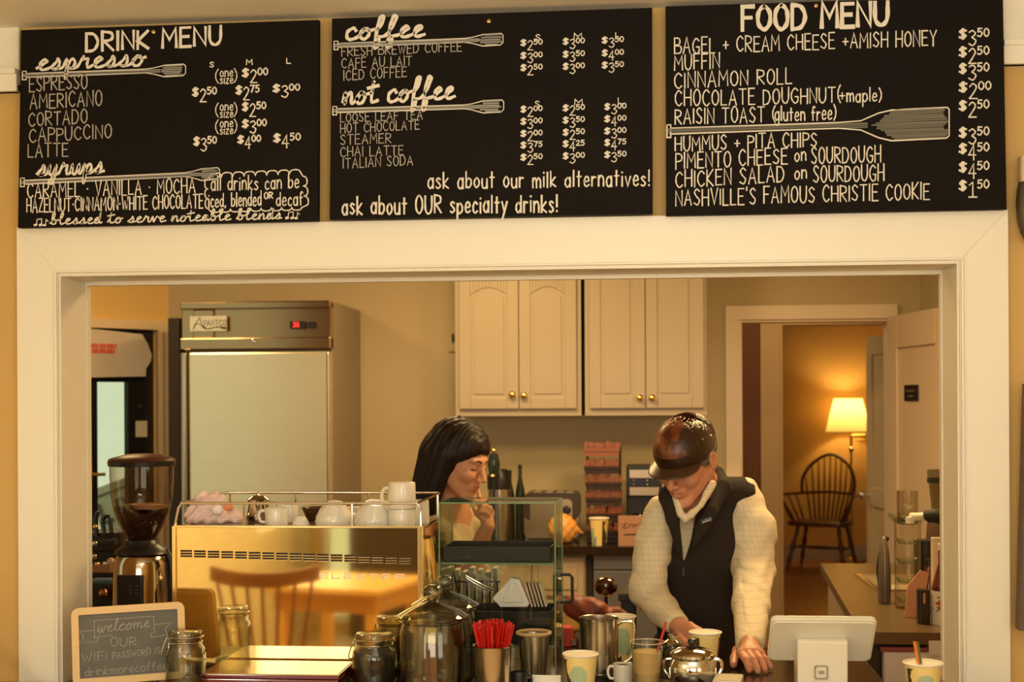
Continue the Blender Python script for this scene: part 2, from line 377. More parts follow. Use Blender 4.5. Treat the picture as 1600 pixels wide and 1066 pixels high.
# cafe side walls and back wall (seen mirrored in the brass of the espresso machine)
M_brk = brick('painted_brick', (.86, .72, .42), (.80, .66, .36), (.95, .85, .6), 'y', 4.5)
def wall_with_hole(name, m, axis, c0, c1, a0, a1, z0, z1, holes):
    """wall slab between c0..c1 thick, a0..a1 long, rectangular holes (h0,h1,k0,k1)"""
    mb = MB(); xs = sorted({a0, a1, *[h[0] for h in holes], *[h[1] for h in holes]})
    for p, q in zip(xs, xs[1:]):
        hs = [h for h in holes if h[0] <= p and h[1] >= q]
        segs = [(z0, z1)] if not hs else [(z0, hs[0][2]), (hs[0][3], z1)]
        for s, t in segs:
            if t - s < 1e-4: continue
            if axis == 'x': mb.box((p, c0, s), (q, c1, t))
            else: mb.box((c0, p, s), (c1, q, t))
    return struct(name, mb, m)
wall_with_hole('wall_left', M_brk, 'y', X0 - .1, X0, YB0, Yw, 0, ZC, [(-2.45, -1.25, .8, 2.2)])
wall_with_hole('wall_right', M_ochre, 'y', X1, X1 + .1, YB0, Yw, 0, ZC, [(-2.2, 0, .8, 2.2)])
wall_with_hole('wall_back', M_ochre, 'x', YB0 - .1, YB0, X0, X1, 0, ZC, [(-2.22, -1.96, .05, 2.1), (-1.2, 1.4, .9, 2.2)])
for nm, lo, hi, ax in (('window_1', (X0 - .07, -2.45, .8), (X0 - .04, -1.25, 2.2), 'y'), ('window_2', (X1 + .04, -2.2, .8), (X1 + .07, 0, 2.2), 'y'), ('window_3', (-2.22, YB0 - .07, .05), (-1.96, YB0 - .04, 2.1), 'x'), ('added_window', (-1.2, YB0 - .07, .9), (1.4, YB0 - .04, 2.2), 'x')):  # the large back window is added to let light reach the kitchen
    m = MB(); x0, y0, z0 = lo; x1, y1, z1 = hi; t = .05
    if ax == 'y':
        m.box((x0, y0, z0), (x1, y0 + t, z1)); m.box((x0, y1 - t, z0), (x1, y1, z1)); m.box((x0, y0, z0), (x1, y1, z0 + t)); m.box((x0, y0, z1 - t), (x1, y1, z1)); m.box((x0, (y0 + y1) / 2 - .02, z0), (x1, (y0 + y1) / 2 + .02, z1)); m.box((x0, y0, (z0 + z1) / 2 - .015), (x1, y1, (z0 + z1) / 2 + .015))
    else:
        m.box((x0, y0, z0), (x0 + t, y1, z1)); m.box((x1 - t, y0, z0), (x1, y1, z1)); m.box((x0, y0, z0), (x1, y1, z0 + t)); m.box((x0, y0, z1 - t), (x1, y1, z1))
    struct(nm, m, M_white)

# ------------------------------------------------------------------ the shell: kitchen
YK, ZK = 7.0, 2.62
xlk = PX(264, YK); xd0, xd1 = PX(1156, YK), PX(1391, YK); zd = HZ(1270, 499, YK); XRK = PX(1438, YK)
wb = MB(); wb.box((xlk, YK, 0), (xd0, YK + .12, ZK)); wb.box((xd1, YK, 0), (XRK + .1, YK + .12, ZK)); wb.box((xd0, YK, zd), (xd1, YK + .12, ZK))
struct('wall_kitchen_back', wb, M_kwall)
wr = MB(); wr.box((XRK, Yb, 0), (XRK + .1, YK, ZK)); struct('wall_kitchen_right', wr, M_kwall)
struct('ceiling', MB().box((-4, Yb, ZK), (XRK + .1, YK + .12, ZK + .1)), M_kwall)
pa, pb = P(60, 630, 6.45), P(264, 630, YK)      # slanted left wall with the glazed exit door
dirv = (pb - pa); dirv.z = 0; Lw = dirv.length; dirv.normalize(); nrm = Vector((-dirv.y, dirv.x, 0))   # nrm points away from camera
ML = Matrix(((dirv.x, nrm.x, 0, pa.x), (dirv.y, nrm.y, 0, pa.y), (0, 0, 1, 0), (0, 0, 0, 1)))           # local: x along, y behind, z up
def ats(u, v):     # pixel -> along, height on that slanted wall
    d = ray(u, v); d0 = Vector((0, 0, EYE)); t = (pa - d0).dot(nrm) / d.dot(nrm); q = d0 + d * t; return (q - pa).dot(dirv), q.z
s_d1 = ats(243, 600)[0]; zdr = ats(190, 514)[1]
wl = MB(); wl.box((s_d1, 0, 0), (Lw, .1, ZK), M=ML); wl.box((-.9, 0, zdr), (s_d1, .1, ZK), M=ML); wl.box((-1.6, 0, 0), (-.9, .1, ZK), M=ML)
struct('wall_kitchen_left', wl, M_kwall_lit)
ws = MB(); ws.box((-4.0, Yb, 0), (-3.9, 7.4, ZK)); struct('wall_kitchen_side', ws, M_kwall)
tr = MB(); s0 = ats(247, 600)[0]; s1 = ats(262, 600)[0]
tr.box((s_d1, -.03, 0), (s1, .0, ats(190, 500)[1]), M=ML); tr.box((-.9, -.03, zdr), (s_d1, 0, ats(190, 500)[1]), M=ML); tr.box((s_d1, -.045, 0), (s_d1 + .02, 0, zdr), M=ML)
struct('trim_6', tr, mat('tan_trim', K(205, 150, 80), .45))
# glazed black exit door with parcel-paper cover above it
M_bdoor = mat('black_door_frame', (.016, .014, .012), .35)
dr = thing('door_1', tuple(ML @ Vector((-.2, .03, 0))), None, None); dr['kind'] = 'structure'
g0, g1, gz1 = ats(155, 600)[0], ats(203, 600)[0], ats(180, 597)[1]
m = MB(); m.box((-.9, .02, 0), (g0, .06, zdr), M=ML); m.box((g1, .02, 0), (s_d1, .06, zdr), M=ML); m.box((g0, .02, gz1), (g1, .06, zdr), M=ML); m.box((g0, .02, 0), (g1, .06, .25), M=ML)
m.build('door_frame', M_bdoor, dr)
MB().box((g0, .035, .25), (g1, .042, gz1), M=ML).build('pane', M_glass, dr)
m = MB(); a, z = ats(148, 741); m.tube([(a - .03, .01, z), (a - .03, -.04, z), (a + .03, -.05, z)], .009, M=ML); m.lathe((0, 0, 0), [(.022, 0), (.022, .01)], 16, M=ML @ Matrix.Translation((a - .03, .02, z)) @ Matrix.Rotation(math.pi / 2, 4, 'X'))
m.box((a - .05, .0, z - .09), (a - .01, .02, z + .09), M=ML)
a2, z2 = ats(223, 636); m.lathe((0, 0, 0), [(.010, 0), (.008, .01)], 12, M=ML @ Matrix.Translation((a2, .02, z2)) @ Matrix.Rotation(math.pi / 2, 4, 'X'))
m.build('door_handle', M_brassk, dr, smooth=True)
# paper notice on the door stile
a, z = ats(222, 669); a3, z3 = ats(232, 681)
m = MB(); aa = ats(215, 669)[0]; m.box((aa, .012, ats(222, 683)[1]), (a3, .02, ats(222, 658)[1]), M=ML); sw = m.build('light_switch', mat('white_paper', (.75, .7, .55), .6)); tag(sw, 'small white switch plate on the black exit door stile', 'switch')
# cover above the door, with red printed lines
c0, c1 = ats(120, 560)[0], ats(234, 560)[0]; cz0, cz1 = ats(190, 591)[1], ats(190, 517)[1]
cv = thing('cover_sheet', tuple(ML @ Vector(((c0 + c1) / 2, -.01, cz0))), 'tan paper sheet with two red printed lines over the exit door', 'sheet')
m = MB(); N_ = 14; ring = [(c0, cz0), (c1 - .03, cz0 + .01), (c1 - .028, cz0 + .05), (c1, cz0 + .09), (c1 + .005, (cz0 + cz1) / 2), (c1 - .02, cz1 - .06), (c1 - .05, cz1 - .015), (c0, cz1 + .01)]
m.prism(ring, -.012, .018, 'y', M=ML); m.build('sheet', mat('cover_paper', K(196, 152, 92), .55, bump=.3, bscale=8), cv)
m = MB()
for (vv, ua, ub) in ((541, 137, 181), (549, 140, 178)):
    a0, z0 = ats(ua, vv + 3); a1, z1 = ats(ub, vv - 3); nq = 14
    for q in range(nq):
        x_ = a0 + (a1 - a0) * q / nq; m.box((x_, -.0145, z0), (x_ + (a1 - a0) / nq * (.72 if q % 4 else .45), -.011, z1), M=ML)
m.build('red_print', mat('red_ink', K(200, 60, 20), .6), cv)
# parcel of outdoors beyond the glazed door: pale pavement, far white fence with a sign
oy = 8.6
m = MB(); m.box((-7, 7.2, -.06), (-2.6, 12.5, -.02)); tag(m.build('pavement', mat('pale_pavement', (.5, .5, .42), .8)), kind='structure')
gg = thing('street_sign_board', (PX(150, 8.4), 8.4, 0), 'pale sign board with dark letters leaning outside the exit door', 'sign')
q0, q1 = P(152, 740, 8.4), P(206, 850, 8.4)
Ms = Matrix.Translation((q0 + q1) / 2) @ Matrix.Rotation(math.radians(-20), 4, 'Y')
m = MB(); m.box((-.13, 0, -.16), (.13, .02, .16), M=Ms); m.build('panel', mat('pale_sign', (.75, .78, .62), .5), gg)
m = MB(); m.box((-.13, -.004, .10), (.13, 0, .115), M=Ms); m.tube([(-.09, -.004, .06), (-.09, -.004, -.06)], .012, 6, M=Ms); m.tube([(-.09, -.004, -.06), (-.03, -.004, -.06)], .012, 6, M=Ms)
m.tube([(.01, -.004, -.04), (.03, -.004, .05), (.07, -.004, .05), (.09, -.004, -.03), (.05, -.004, -.06), (.01, -.004, -.04)], .010, 6, M=Ms); m.build('letters', mat('sign_grey', (.22, .22, .18), .6), gg)
m = MB(); m.box((-.13, .0, -1.0), (-.10, .02, -.16), M=Ms); m.box((.10, 0, -1.0), (.13, .02, -.16), M=Ms); m.build('leg', M_black, gg)

# kitchen doorway casing, the open white door with its black plate
wct = PX(1136, YK); m = MB()
m.box((PX(1134, YK), YK - .02, 0), (xd0, YK - .0005, zd)); m.box((PX(1134, YK), YK - .021, zd + .0005), (PX(1402, YK), YK - .0005, zd + .07)); m.box((xd1, YK - .02, 0), (PX(1402, YK), YK - .0005, zd)); m.box((xd0 + .0005, YK - .0, 0), (xd0 + .012, YK + .12, zd - .0125)); m.box((xd1 - .012, YK, 0), (xd1 - .0005, YK + .12, zd - .0125)); m.box((xd0 + .0005, YK, zd - .012), (xd1 - .0005, YK + .12, zd - .0005))
struct('trim_7', m, mat('doorway_paint', K(198, 152, 88), .45))
h0 = Vector((PX(1391, 6.96), 6.96, 0)); h1 = Vector((XRK - .035, 6.20, 0)); dv = (h1 - h0).normalized(); nv = Vector((dv.y, -dv.x, 0))
MD = Matrix(((dv.x, nv.x, 0, h0.x), (dv.y, nv.y, 0, h0.y), (0, 0, 1, 0), (0, 0, 0, 1))); Ld = (h1 - h0).length
if nv.x > 0: MD = Matrix(((dv.x, -nv.x, 0, h0.x), (dv.y, -nv.y, 0, h0.y), (0, 0, 1, 0), (0, 0, 0, 1)))
d2 = thing('door_2', tuple(h0), None, None); d2['kind'] = 'structure'
zt2 = zd + .005; m = MB(); m.box((0, -.035, .01), (Ld, .0, zt2), M=MD)
for (a, b, c, d) in ((0, .13, .01, zt2), (Ld - .13, Ld, .01, zt2), (.13, Ld - .13, zt2 - .16, zt2), (.13, Ld - .13, .01, .25), (.13, Ld - .13, .80, .92)): m.box((a, 0, c), (b, .014, d), M=MD)
m.build('door_leaf', mat('door_paint', K(186, 138, 78), .45), d2, bevel=.004)
def atd(u, v):
    d = ray(u, v); nn = MD.to_3x3() @ Vector((0, 1, 0)); t = (h0 - Vector((0, 0, EYE))).dot(nn) / d.dot(nn); q = Vector((0, 0, EYE)) + d * t; return (q - h0).dot(dv), q.z
a0, z0 = atd(1415, 627); a1, z1 = atd(1436, 601)
pl = thing('door_plate', tuple(MD @ Vector((a0, .03, z0))), 'small black square room plate on the open white kitchen door', 'plate')
m = MB(); m.box((a0, .001, z0), (a1, .008, z1), M=MD); m.build('plate', M_black, pl, bevel=.002)
m = MB()
for k in range(4): m.box((a0 + (a1 - a0) * (.2 + .16 * k), .008, (z0 + z1) / 2 + .005), (a0 + (a1 - a0) * (.29 + .16 * k), .009, (z0 + z1) / 2 + .015), M=MD)
m.box((a0 + (a1 - a0) * .3, .008, z0 + .02), (a0 + (a1 - a0) * .7, .009, z0 + .028), M=MD); m.build('letters', mat('plate_grey', (.15, .14, .12), .5), pl)

# vestibule wall with second opening, then the sitting room
Y2 = 9.0; m = MB(); xp0, xp1, xq = PX(1188, Y2), PX(1222, Y2), PX(1412, Y2); z2t = HZ(1290, 508, Y2)
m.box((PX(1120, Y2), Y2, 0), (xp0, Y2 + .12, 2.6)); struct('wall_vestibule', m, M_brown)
m = MB(); m.box((xp0, Y2 - .03, 0), (xp1, Y2 + .13, 2.6)); m.box((xp1, Y2 - .03, z2t), (xq + .5, Y2 + .13, 2.6)); m.box((xq, Y2 - .03, 0), (xq + .5, Y2 + .13, 2.6)); m.box((xp1 - .02, Y2 - .045, 0), (xp1, Y2 - .03, z2t + .0)); struct('trim_8', m, mat('post_paint', (.70, .50, .27), .5))
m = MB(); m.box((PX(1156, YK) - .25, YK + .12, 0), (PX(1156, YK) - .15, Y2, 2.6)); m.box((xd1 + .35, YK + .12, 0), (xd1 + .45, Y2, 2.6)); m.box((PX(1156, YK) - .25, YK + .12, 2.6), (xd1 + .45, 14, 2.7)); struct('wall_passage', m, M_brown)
Y3 = 14.0; m = MB(); m.box((-.6, Y3, 0), (3.2, Y3 + .1, 2.6)); m.box((-.7, Y2 + .13, 0), (-.6, Y3, 2.6)); m.box((3.1, Y2 + .13, 0), (3.2, Y3, 2.6)); m.box((-.7, Y2, 2.6), (3.2, Y3, 2.7)); struct('wall_hall', m, M_hall)
m = MB(); m.box((-.6, Y3 - .02, 0), (3.1, Y3, .14)); struct('baseboard_hall', m, M_whiteK)
# hall door, ajar
e0, e1 = P(1357, 773, 9.85), P(1415, 773, 9.14); dv2 = (e1 - e0); dv2.z = 0; Le = dv2.length; dv2.normalize()
ME = Matrix(((dv2.x, -dv2.y, 0, e0.x), (dv2.y, dv2.x, 0, e0.y), (0, 0, 1, 0), (0, 0, 0, 1)))
d3 = thing('door_3', (e0.x, e0.y, 0), None, None); d3['kind'] = 'structure'; zt3 = 2.03; m = MB(); m.box((0, 0, .01), (Le, .035, zt3), M=ME)
for (a, b, c, d) in ((0, .11, .01, zt3), (Le - .11, Le, .01, zt3), (.11, Le - .11, zt3 - .13, zt3), (.11, Le - .11, .01, .22), (.11, Le - .11, .85, .98)): m.box((a, -.014, c), (b, 0, d), M=ME)
m.build('door_leaf', mat('hall_door_paint', (.82, .68, .46), .45), d3, bevel=.004)
m = MB(); m.ball((.045, -.06, e0.z), .028, M=ME); m.tube([(.045, 0, e0.z), (.045, -.05, e0.z)], .01, M=ME); m.tube([(.045, 0, e0.z), (.045, -.008, e0.z)], .028, 14, M=ME); m.build('door_handle', M_chrome, d3, smooth=True)
# ------------------------------------------------------------------ hand lettering: single-stroke letters laid as chalk ribbons
G = {
'A': (.62, '0,0 .3,1 .6,0;.1,.36 .5,.36'), 'B': (.55, '0,0 0,1;~0,1 .42,.93 .42,.6 0,.52;~0,.52 .55,.42 .5,.05 0,0'), 'C': (.55, '~.54,.82 .3,1 .04,.72 .04,.28 .3,0 .55,.16'),
'D': (.58, '0,0 0,1;~0,1 .38,.92 .56,.5 .38,.08 0,0'), 'E': (.48, '.48,1 0,1 0,0 .5,0;0,.53 .4,.53'), 'F': (.46, '.48,1 0,1 0,0;0,.53 .38,.53'), 'G': (.58, '~.54,.84 .3,1 .04,.7 .04,.28 .3,0 .54,.12 .56,.42;.32,.43 .58,.43'),
'H': (.55, '0,0 0,1;.55,0 .55,1;0,.5 .55,.5'), 'I': (.05, '.02,0 .02,1'), 'J': (.4, '~.4,1 .4,.2 .2,0 0,.15'), 'K': (.52, '0,0 0,1;.5,1 0,.45 .52,0'), 'L': (.45, '0,1 0,0 .45,0'),
'M': (.68, '0,0 .03,1 .34,.4 .64,1 .68,0'), 'N': (.55, '0,0 0,1 .55,0 .55,1'), 'O': (.55, '@~.28,1 .04,.75 .04,.25 .28,0 .52,.25 .52,.75'), 'P': (.5, '0,0 0,1;~0,1 .46,.9 .46,.56 0,.46'),
'R': (.54, '0,0 0,1;~0,1 .45,.9 .45,.58 0,.48;.1,.48 .54,0'), 'S': (.5, '~.47,.85 .25,1 .04,.8 .2,.55 .46,.3 .3,.02 0,.14'), 'T': (.58, '0,1 .58,1;.29,1 .29,0'), 'U': (.55, '~0,1 .02,.25 .27,0 .52,.25 .55,1'),
'V': (.58, '0,1 .29,0 .58,1'), 'W': (.78, '0,1 .2,0 .39,.7 .58,0 .78,1'), 'X': (.5, '0,0 .5,1;0,1 .5,0'), 'Y': (.55, '0,1 .27,.5 .55,1;.27,.5 .27,0'), 'Z': (.5, '0,1 .5,1 0,0 .5,0'),
'0': (.5, '@~.25,1 .02,.72 .02,.28 .25,0 .48,.28 .48,.72'), '1': (.3, '.02,.8 .17,1 .17,0;0,0 .34,0'), '2': (.5, '~.02,.8 .25,1 .46,.76 .22,.3 0,0;0,0 .52,0'), '3': (.5, '~.03,.88 .28,1 .46,.78 .22,.54;~.22,.54 .5,.32 .3,0 0,.12'),
'4': (.52, '.36,0 .36,1 0,.34 .52,.34'), '5': (.5, '.46,1 .08,1 .05,.58;~.05,.58 .32,.62 .48,.32 .26,0 0,.1'), '7': (.48, '0,1 .48,1 .16,0'), '9': (.5, '@~.25,1 .04,.74 .25,.5 .46,.74;.46,.74 .4,0'), '8': (.5, '@~.25,1 .06,.76 .25,.54 .44,.76;@~.25,.54 .02,.27 .25,0 .48,.27'), '6': (.5, '~.42,1 .1,.6 .04,.25 .25,0 .46,.25 .25,.5 .06,.3'),
'$': (.42, '~.40,.82 .2,.92 .03,.74 .2,.52 .38,.28 .2,.08 0,.18;.17,1.02 .17,-.02;.24,1.02 .24,-.02'), '+': (.46, '0,.45 .46,.45;.23,.22 .23,.68'), '(': (.2, '~.2,1.05 .02,.7 .02,.3 .2,-.05'), ')': (.2, '~0,1.05 .18,.7 .18,.3 0,-.05'),
'.': (.1, '.03,.0 .06,.04'), ',': (.1, '.06,.06 .0,-.1'), '!': (.1, '.05,1 .05,.28;.04,0 .06,.05'), "'": (.1, '.05,1 .03,.8'), '*': (.14, '.04,.46 .1,.5'), ' ': (.3, ''),
'a': (.42, '@~.2,.62 .02,.42 .03,.14 .2,0 .38,.2 .38,.45;.4,.64 .4,0'), 'b': (.42, '0,1 0,0;@~.2,.58 .02,.4 .04,.1 .22,0 .4,.2 .38,.48'), 'c': (.36, '~.36,.5 .2,.62 .03,.42 .04,.12 .2,0 .37,.1'), 'd': (.42, '@~.2,.6 .02,.42 .03,.14 .2,0 .38,.2 .38,.45;.41,1.02 .41,0'),
'e': (.4, '~.03,.3 .36,.34 .32,.56 .16,.6 .02,.36 .06,.08 .22,0 .4,.1'), 'f': (.34, '~.34,.9 .22,1 .12,.8 .12,0;0,.56 .3,.56'), 'g': (.42, '@~.2,.62 .02,.42 .04,.16 .2,.04 .38,.2 .38,.48;~.4,.62 .4,-.1 .24,-.32 .04,-.22'), 'h': (.4, '0,1 0,0;~0,.4 .2,.62 .36,.45 .38,0'),
'i': (.06, '.03,.6 .03,0;.02,.82 .04,.86'), 'k': (.4, '0,1 0,0;.36,.62 0,.25 .4,0'), 'l': (.05, '.02,1 .02,0'), 'm': (.62, '0,.62 0,0;~0,.42 .15,.62 .28,.45 .3,0;~.3,.42 .46,.62 .6,.45 .62,0'), 'n': (.4, '0,.62 0,0;~0,.4 .2,.62 .38,.45 .4,0'),
'o': (.4, '@~.2,.62 .02,.42 .03,.16 .2,0 .38,.2 .38,.45'), 'p': (.42, '0,.62 0,-.36;@~.2,.62 .02,.42 .03,.14 .2,0 .4,.2 .38,.48'), 'r': (.3, '0,.62 0,0;~0,.38 .14,.6 .3,.56'), 's': (.34, '~.32,.54 .16,.63 .03,.5 .18,.34 .33,.16 .16,0 0,.08'),
't': (.34, '.15,.95 .15,0;0,.62 .34,.62'), 'u': (.4, '~0,.62 .02,.15 .18,0 .36,.15 .4,.62;.4,.4 .4,0'), 'v': (.4, '0,.62 .19,0 .4,.62'), 'w': (.56, '0,.62 .14,0 .28,.5 .42,0 .56,.62'), 'y': (.4, '0,.62 .2,.06;.42,.62 .04,-.36'), 'z': (.38, '0,.6 .36,.6 0,0 .38,0'),
}
SCR = {  # joined script
'e': (.46, '0,.1 .2,.28 .34,.44 .22,.52 .1,.3 .18,.02 .46,.1'), 's': (.46, '0,.1 .2,.36 .26,.54 .33,.3 .26,.03 .1,.05 .28,.04 .46,.1'), 'p': (.52, '0,.1 .1,.48 .14,.1 .12,-.42 .17,-.38 .18,.2 .3,.5 .42,.3 .32,.03 .2,.06 .36,.02 .52,.1'),
'r': (.5, '0,.1 .12,.44 .17,.58 .2,.46 .34,.46 .33,.2 .38,.02 .5,.1'), 'o': (.5, '0,.1 .22,.5 .07,.3 .12,.03 .28,.02 .38,.25 .3,.48 .24,.44 .38,.38 .5,.42'), 'y': (.5, '0,.1 .08,.5 .1,.1 .25,.04 .36,.48 .34,0 .26,-.42 .12,-.36 .3,-.04 .5,.1'),
'u': (.5, '0,.1 .07,.5 .1,.08 .24,.03 .36,.5 .38,.05 .5,.1'), 'c': (.46, '0,.1 .14,.36 .34,.50 .37,.40 .27,.53 .08,.36 .10,.06 .24,.0 .46,.12'), 'f': (.44, '0,.1 .2,.5 .32,.95 .22,1.04 .14,.6 .12,-.36 .2,-.4 .24,-.05 .16,.06 .44,.12'),
'n': (.5, '0,.1 .07,.5 .09,.02 .13,.3 .26,.52 .34,.35 .35,.04 .5,.1'), 'm': (.74, '0,.1 .07,.5 .09,.02 .13,.3 .24,.5 .32,.3 .32,.02 .37,.3 .48,.5 .57,.3 .58,.04 .74,.1'), 't': (.42, '0,.1 .14,.5 .17,1.0 .14,.4 .2,.03 .42,.1'),
'l': (.38, '0,.1 .2,.6 .26,1.0 .14,.96 .12,.4 .18,.02 .38,.1'), 'b': (.5, '0,.1 .2,.6 .24,1.0 .12,.95 .1,.2 .18,.02 .34,.1 .34,.42 .22,.42 .34,.34 .5,.4'), 'd': (.52, '0,.1 .3,.46 .15,.5 .05,.2 .15,.02 .32,.2 .38,1.02 .37,.1 .52,.1'),
'a': (.5, '0,.1 .32,.46 .17,.5 .05,.2 .15,.02 .32,.2 .36,.5 .36,.08 .5,.1'), 'v': (.48, '0,.1 .1,.5 .19,.02 .34,.48 .48,.42'), 'w': (.62, '0,.1 .07,.5 .1,.05 .22,.05 .3,.44 .31,.05 .43,.08 .5,.48 .62,.42'), 'i': (.32, '0,.1 .1,.5 .13,.04 .32,.1'), 'k': (.48, '0,.1 .2,.6 .24,1.0 .12,.9 .1,0 .14,.3 .3,.5 .28,.3 .14,.24 .34,.02 .48,.1')}
def parse(s):
    out = []
    for st in s.split(';'):
        if not st: continue
        cl = st.startswith('@'); st = st.lstrip('@'); sm = st.startswith('~'); st = st.lstrip('~')
        pts = [tuple(map(float, q.split(','))) for q in st.split()]
        if sm or cl: pts = [tuple(p)[:2] for p in cr([(x, y, 0) for x, y in pts], 5, cl)]
        if cl: pts.append(pts[0])
        out.append(pts)
    return out
class Chalk:
    """draws ribbons in picture-pixel units measured on the plane y = Y"""
    def __init__(s, plane, auto=None): s.mb = MB(); s.plane = plane; s.n = 0; s.auto = auto; s.deep = 0
    def flush(s):
        if s.auto and not s.deep and s.mb.v: s.mb.build(*s.auto); s.mb = MB()
    def stroke(s, pts, wd, taper=False):
        pts = [Vector((p[0], p[1], 0)) for p in pts]
        q = [pts[0]]
        for p in pts[1:]:
            if (p - q[-1]).length > 1e-3: q.append(p)
        pts = q
        if len(pts) < 2: return
        L = []; R = []; s.n += 1; lift = .0004 + .00012 * (s.n % 5)
        d0 = (pts[1] - pts[0]).normalized(); d1 = (pts[-1] - pts[-2]).normalized()
        pts[0] = pts[0] - d0 * wd * .35; pts[-1] = pts[-1] + d1 * wd * .35
        for i in range(len(pts)):
            a = pts[i] - pts[i - 1] if i else pts[1] - pts[0]; b = pts[i + 1] - pts[i] if i < len(pts) - 1 else a
            a = a.normalized(); b = b.normalized(); t = (a + b)
            t = t.normalized() if t.length > .3 else a
            nn = Vector((-t.y, t.x, 0)); c = max(.55, nn.dot(Vector((-a.y, a.x, 0))))
            hw = wd / 2 * (1 + .14 * math.sin(s.n * 2.1 + i * 1.3)) / c
            L.append(s.plane(pts[i].x + nn.x * hw, pts[i].y + nn.y * hw, lift)); R.append(s.plane(pts[i].x - nn.x * hw, pts[i].y - nn.y * hw, lift))
        n = len(L); s.mb.add(L + R, [(i, i + 1, n + i + 1, n + i) for i in range(n - 1)])
    def text(s, txt, u0, v0, u1, v1, cap, wd, jit=.06, gap=.22, upto=None):
        rnd = random.Random(hash(txt) % 999 if False else sum(map(ord, txt)))
        ws = sum(G[c][0] + gap for c in txt) - gap; sx = (u1 - u0) / ws; x = 0
        for c in txt:
            wid, st = G[c]; sc = 1 + rnd.uniform(-jit, jit); dy = rnd.uniform(-jit, jit) * .6
            for pts in parse(st):
                o = []
                for px, py in pts:
                    uu = u0 + (x + px) * sx; vv = v0 + (v1 - v0) * (uu - u0) / (u1 - u0) - (py * sc + dy) * cap; o.append((uu, vv))
                s.stroke(o, wd)
            x += wid + gap
        s.flush()
    def script(s, txt, u0, v0, u1, v1, xh, wd):
        """xh: height of a full ascender"""
        for_words = txt.split(' '); ws = sum(SCR[c][0] if c != ' ' else .35 for c in txt); sx = (u1 - u0) / ws; x = 0
        for wi, wrd in enumerate(for_words):
            path = []; extra = []
            for c in wrd:
                wid, st = SCR[c]; pts = [tuple(map(float, q.split(','))) for q in st.split()]
                if not path and c == 'c': pts = pts[3:]
                path += [(x + a, b) for a, b in (pts if not path else pts[1:])]
                if c == 't': extra.append([(x - .04, .66), (x + .38, .76)])
                if c == 'i': extra.append([(x + .13, .72), (x + .15, .76)])
                x += wid
            path = [p[:2] for p in cr([(a, b, 0) for a, b in path], 5)]
            for pts in [path] + extra:
                s.stroke([(u0 + a * sx + b * xh * .12, v0 + (v1 - v0) * (a * sx) / (u1 - u0) - b * xh) for a, b in pts], wd)
            x += .35
        s.flush()
    def price(s, u0, v0, u1, v1, val, wd):
        """u0..u1 across, v0 top of the cents, v1 foot of the big digit"""
        w_ = u1 - u0; h = v1 - v0; dw = w_ * .24; s.deep = 1
        s.text('$', u0, v0 + h * .62, u0 + dw, v0 + h * .60, h * .55, wd * 1.5, 0)
        s.text(val[0], u0 + w_ * .32, v1, u0 + w_ * .56, v1, h * .86, wd, 0)
        s.text(val[1:], u0 + w_ * .62, v0 + h * .48, u1, v0 + h * .47, h * .46, wd * 1.05, 0); s.deep = 0; s.flush()
    def paddle(s, u0, v0, ub, vb, u1, hw, bh, wd, shade):
        """paddle: grip at u0, blade from ub to u1, half shaft hw, half blade bh"""
        du = u1 - u0; f = lambda u: v0 + (vb - v0) * (u - u0) / (ub - u0)
        out = [(u0 + 8, f(u0) - hw), (ub - (u1 - ub) * .25, f(ub) - hw), (ub, f(ub) - hw * 1.6), (ub + (u1 - ub) * .2, f(ub) - bh * .8), (ub + (u1 - ub) * .35, f(ub) - bh), (u1 - 3, f(u1) - bh), (u1, f(u1) - bh + 3), (u1, f(u1) + bh - 4), (u1 - 4, f(u1) + bh), (ub + (u1 - ub) * .35, f(ub) + bh), (ub + (u1 - ub) * .2, f(ub) + bh * .8), (ub, f(ub) + hw * 1.6), (ub - (u1 - ub) * .25, f(ub) + hw), (u0 + 8, f(u0) + hw)]
        s.stroke(out, wd); g = max(4, hw * 2.2)
        s.stroke([(u0, f(u0) - g), (u0 + 6, f(u0) - g), (u0 + 6, f(u0) + g), (u0, f(u0) + g), (u0, f(u0) - g)], wd)
        rnd = random.Random(int(u0 * 3 + v0))
        k = int(bh * 1.7 / shade)
        for i in range(k):
            y = -bh + 1.5 + (2 * bh - 3) * i / max(1, k - 1); a = ub + (u1 - ub) * (.12 + .25 * abs(y) / bh) + rnd.uniform(0, 6); b = u1 - rnd.uniform(2, 10)
            HATCH.stroke([(a, f(a) + y), (b, f(b) + y + rnd.uniform(-.5, .5))], shade * .95)
        k = max(1, int(hw * 2 / shade))
        for i in range(k):
            y = -hw + 2 * hw * (i + .5) / k; HATCH.stroke([(u0 + 2, f(u0) + y), (ub + 10, f(ub + 10) + y)], shade * .9)
YBD = 3.245
pl_board = lambda u, v, lift: P(u, v, YBD - lift)
def board(label, corners, group='chalkboard menus above the pass-through'):
    c = [P(u, v, YBD) for u, v in corners]; o = thing('menu_board', (c[3].x, YBD, c[3].z), label, 'menu board', group)
    m = MB(); m.prism([(p.x, p.z) for p in c], YBD, YBD + .018, 'y'); m.build('panel', M_board, o); return o
def screw(o, u, v):
    p = P(u, v, YBD); m = MB(); m.lathe((0, 0, 0), [(.0045, 0), (.0045, .002), (.002, .003)], 12, M=Matrix.Translation(p) @ Matrix.Rotation(math.pi / 2, 4, 'X')); m.build('screw', M_brassk, o)

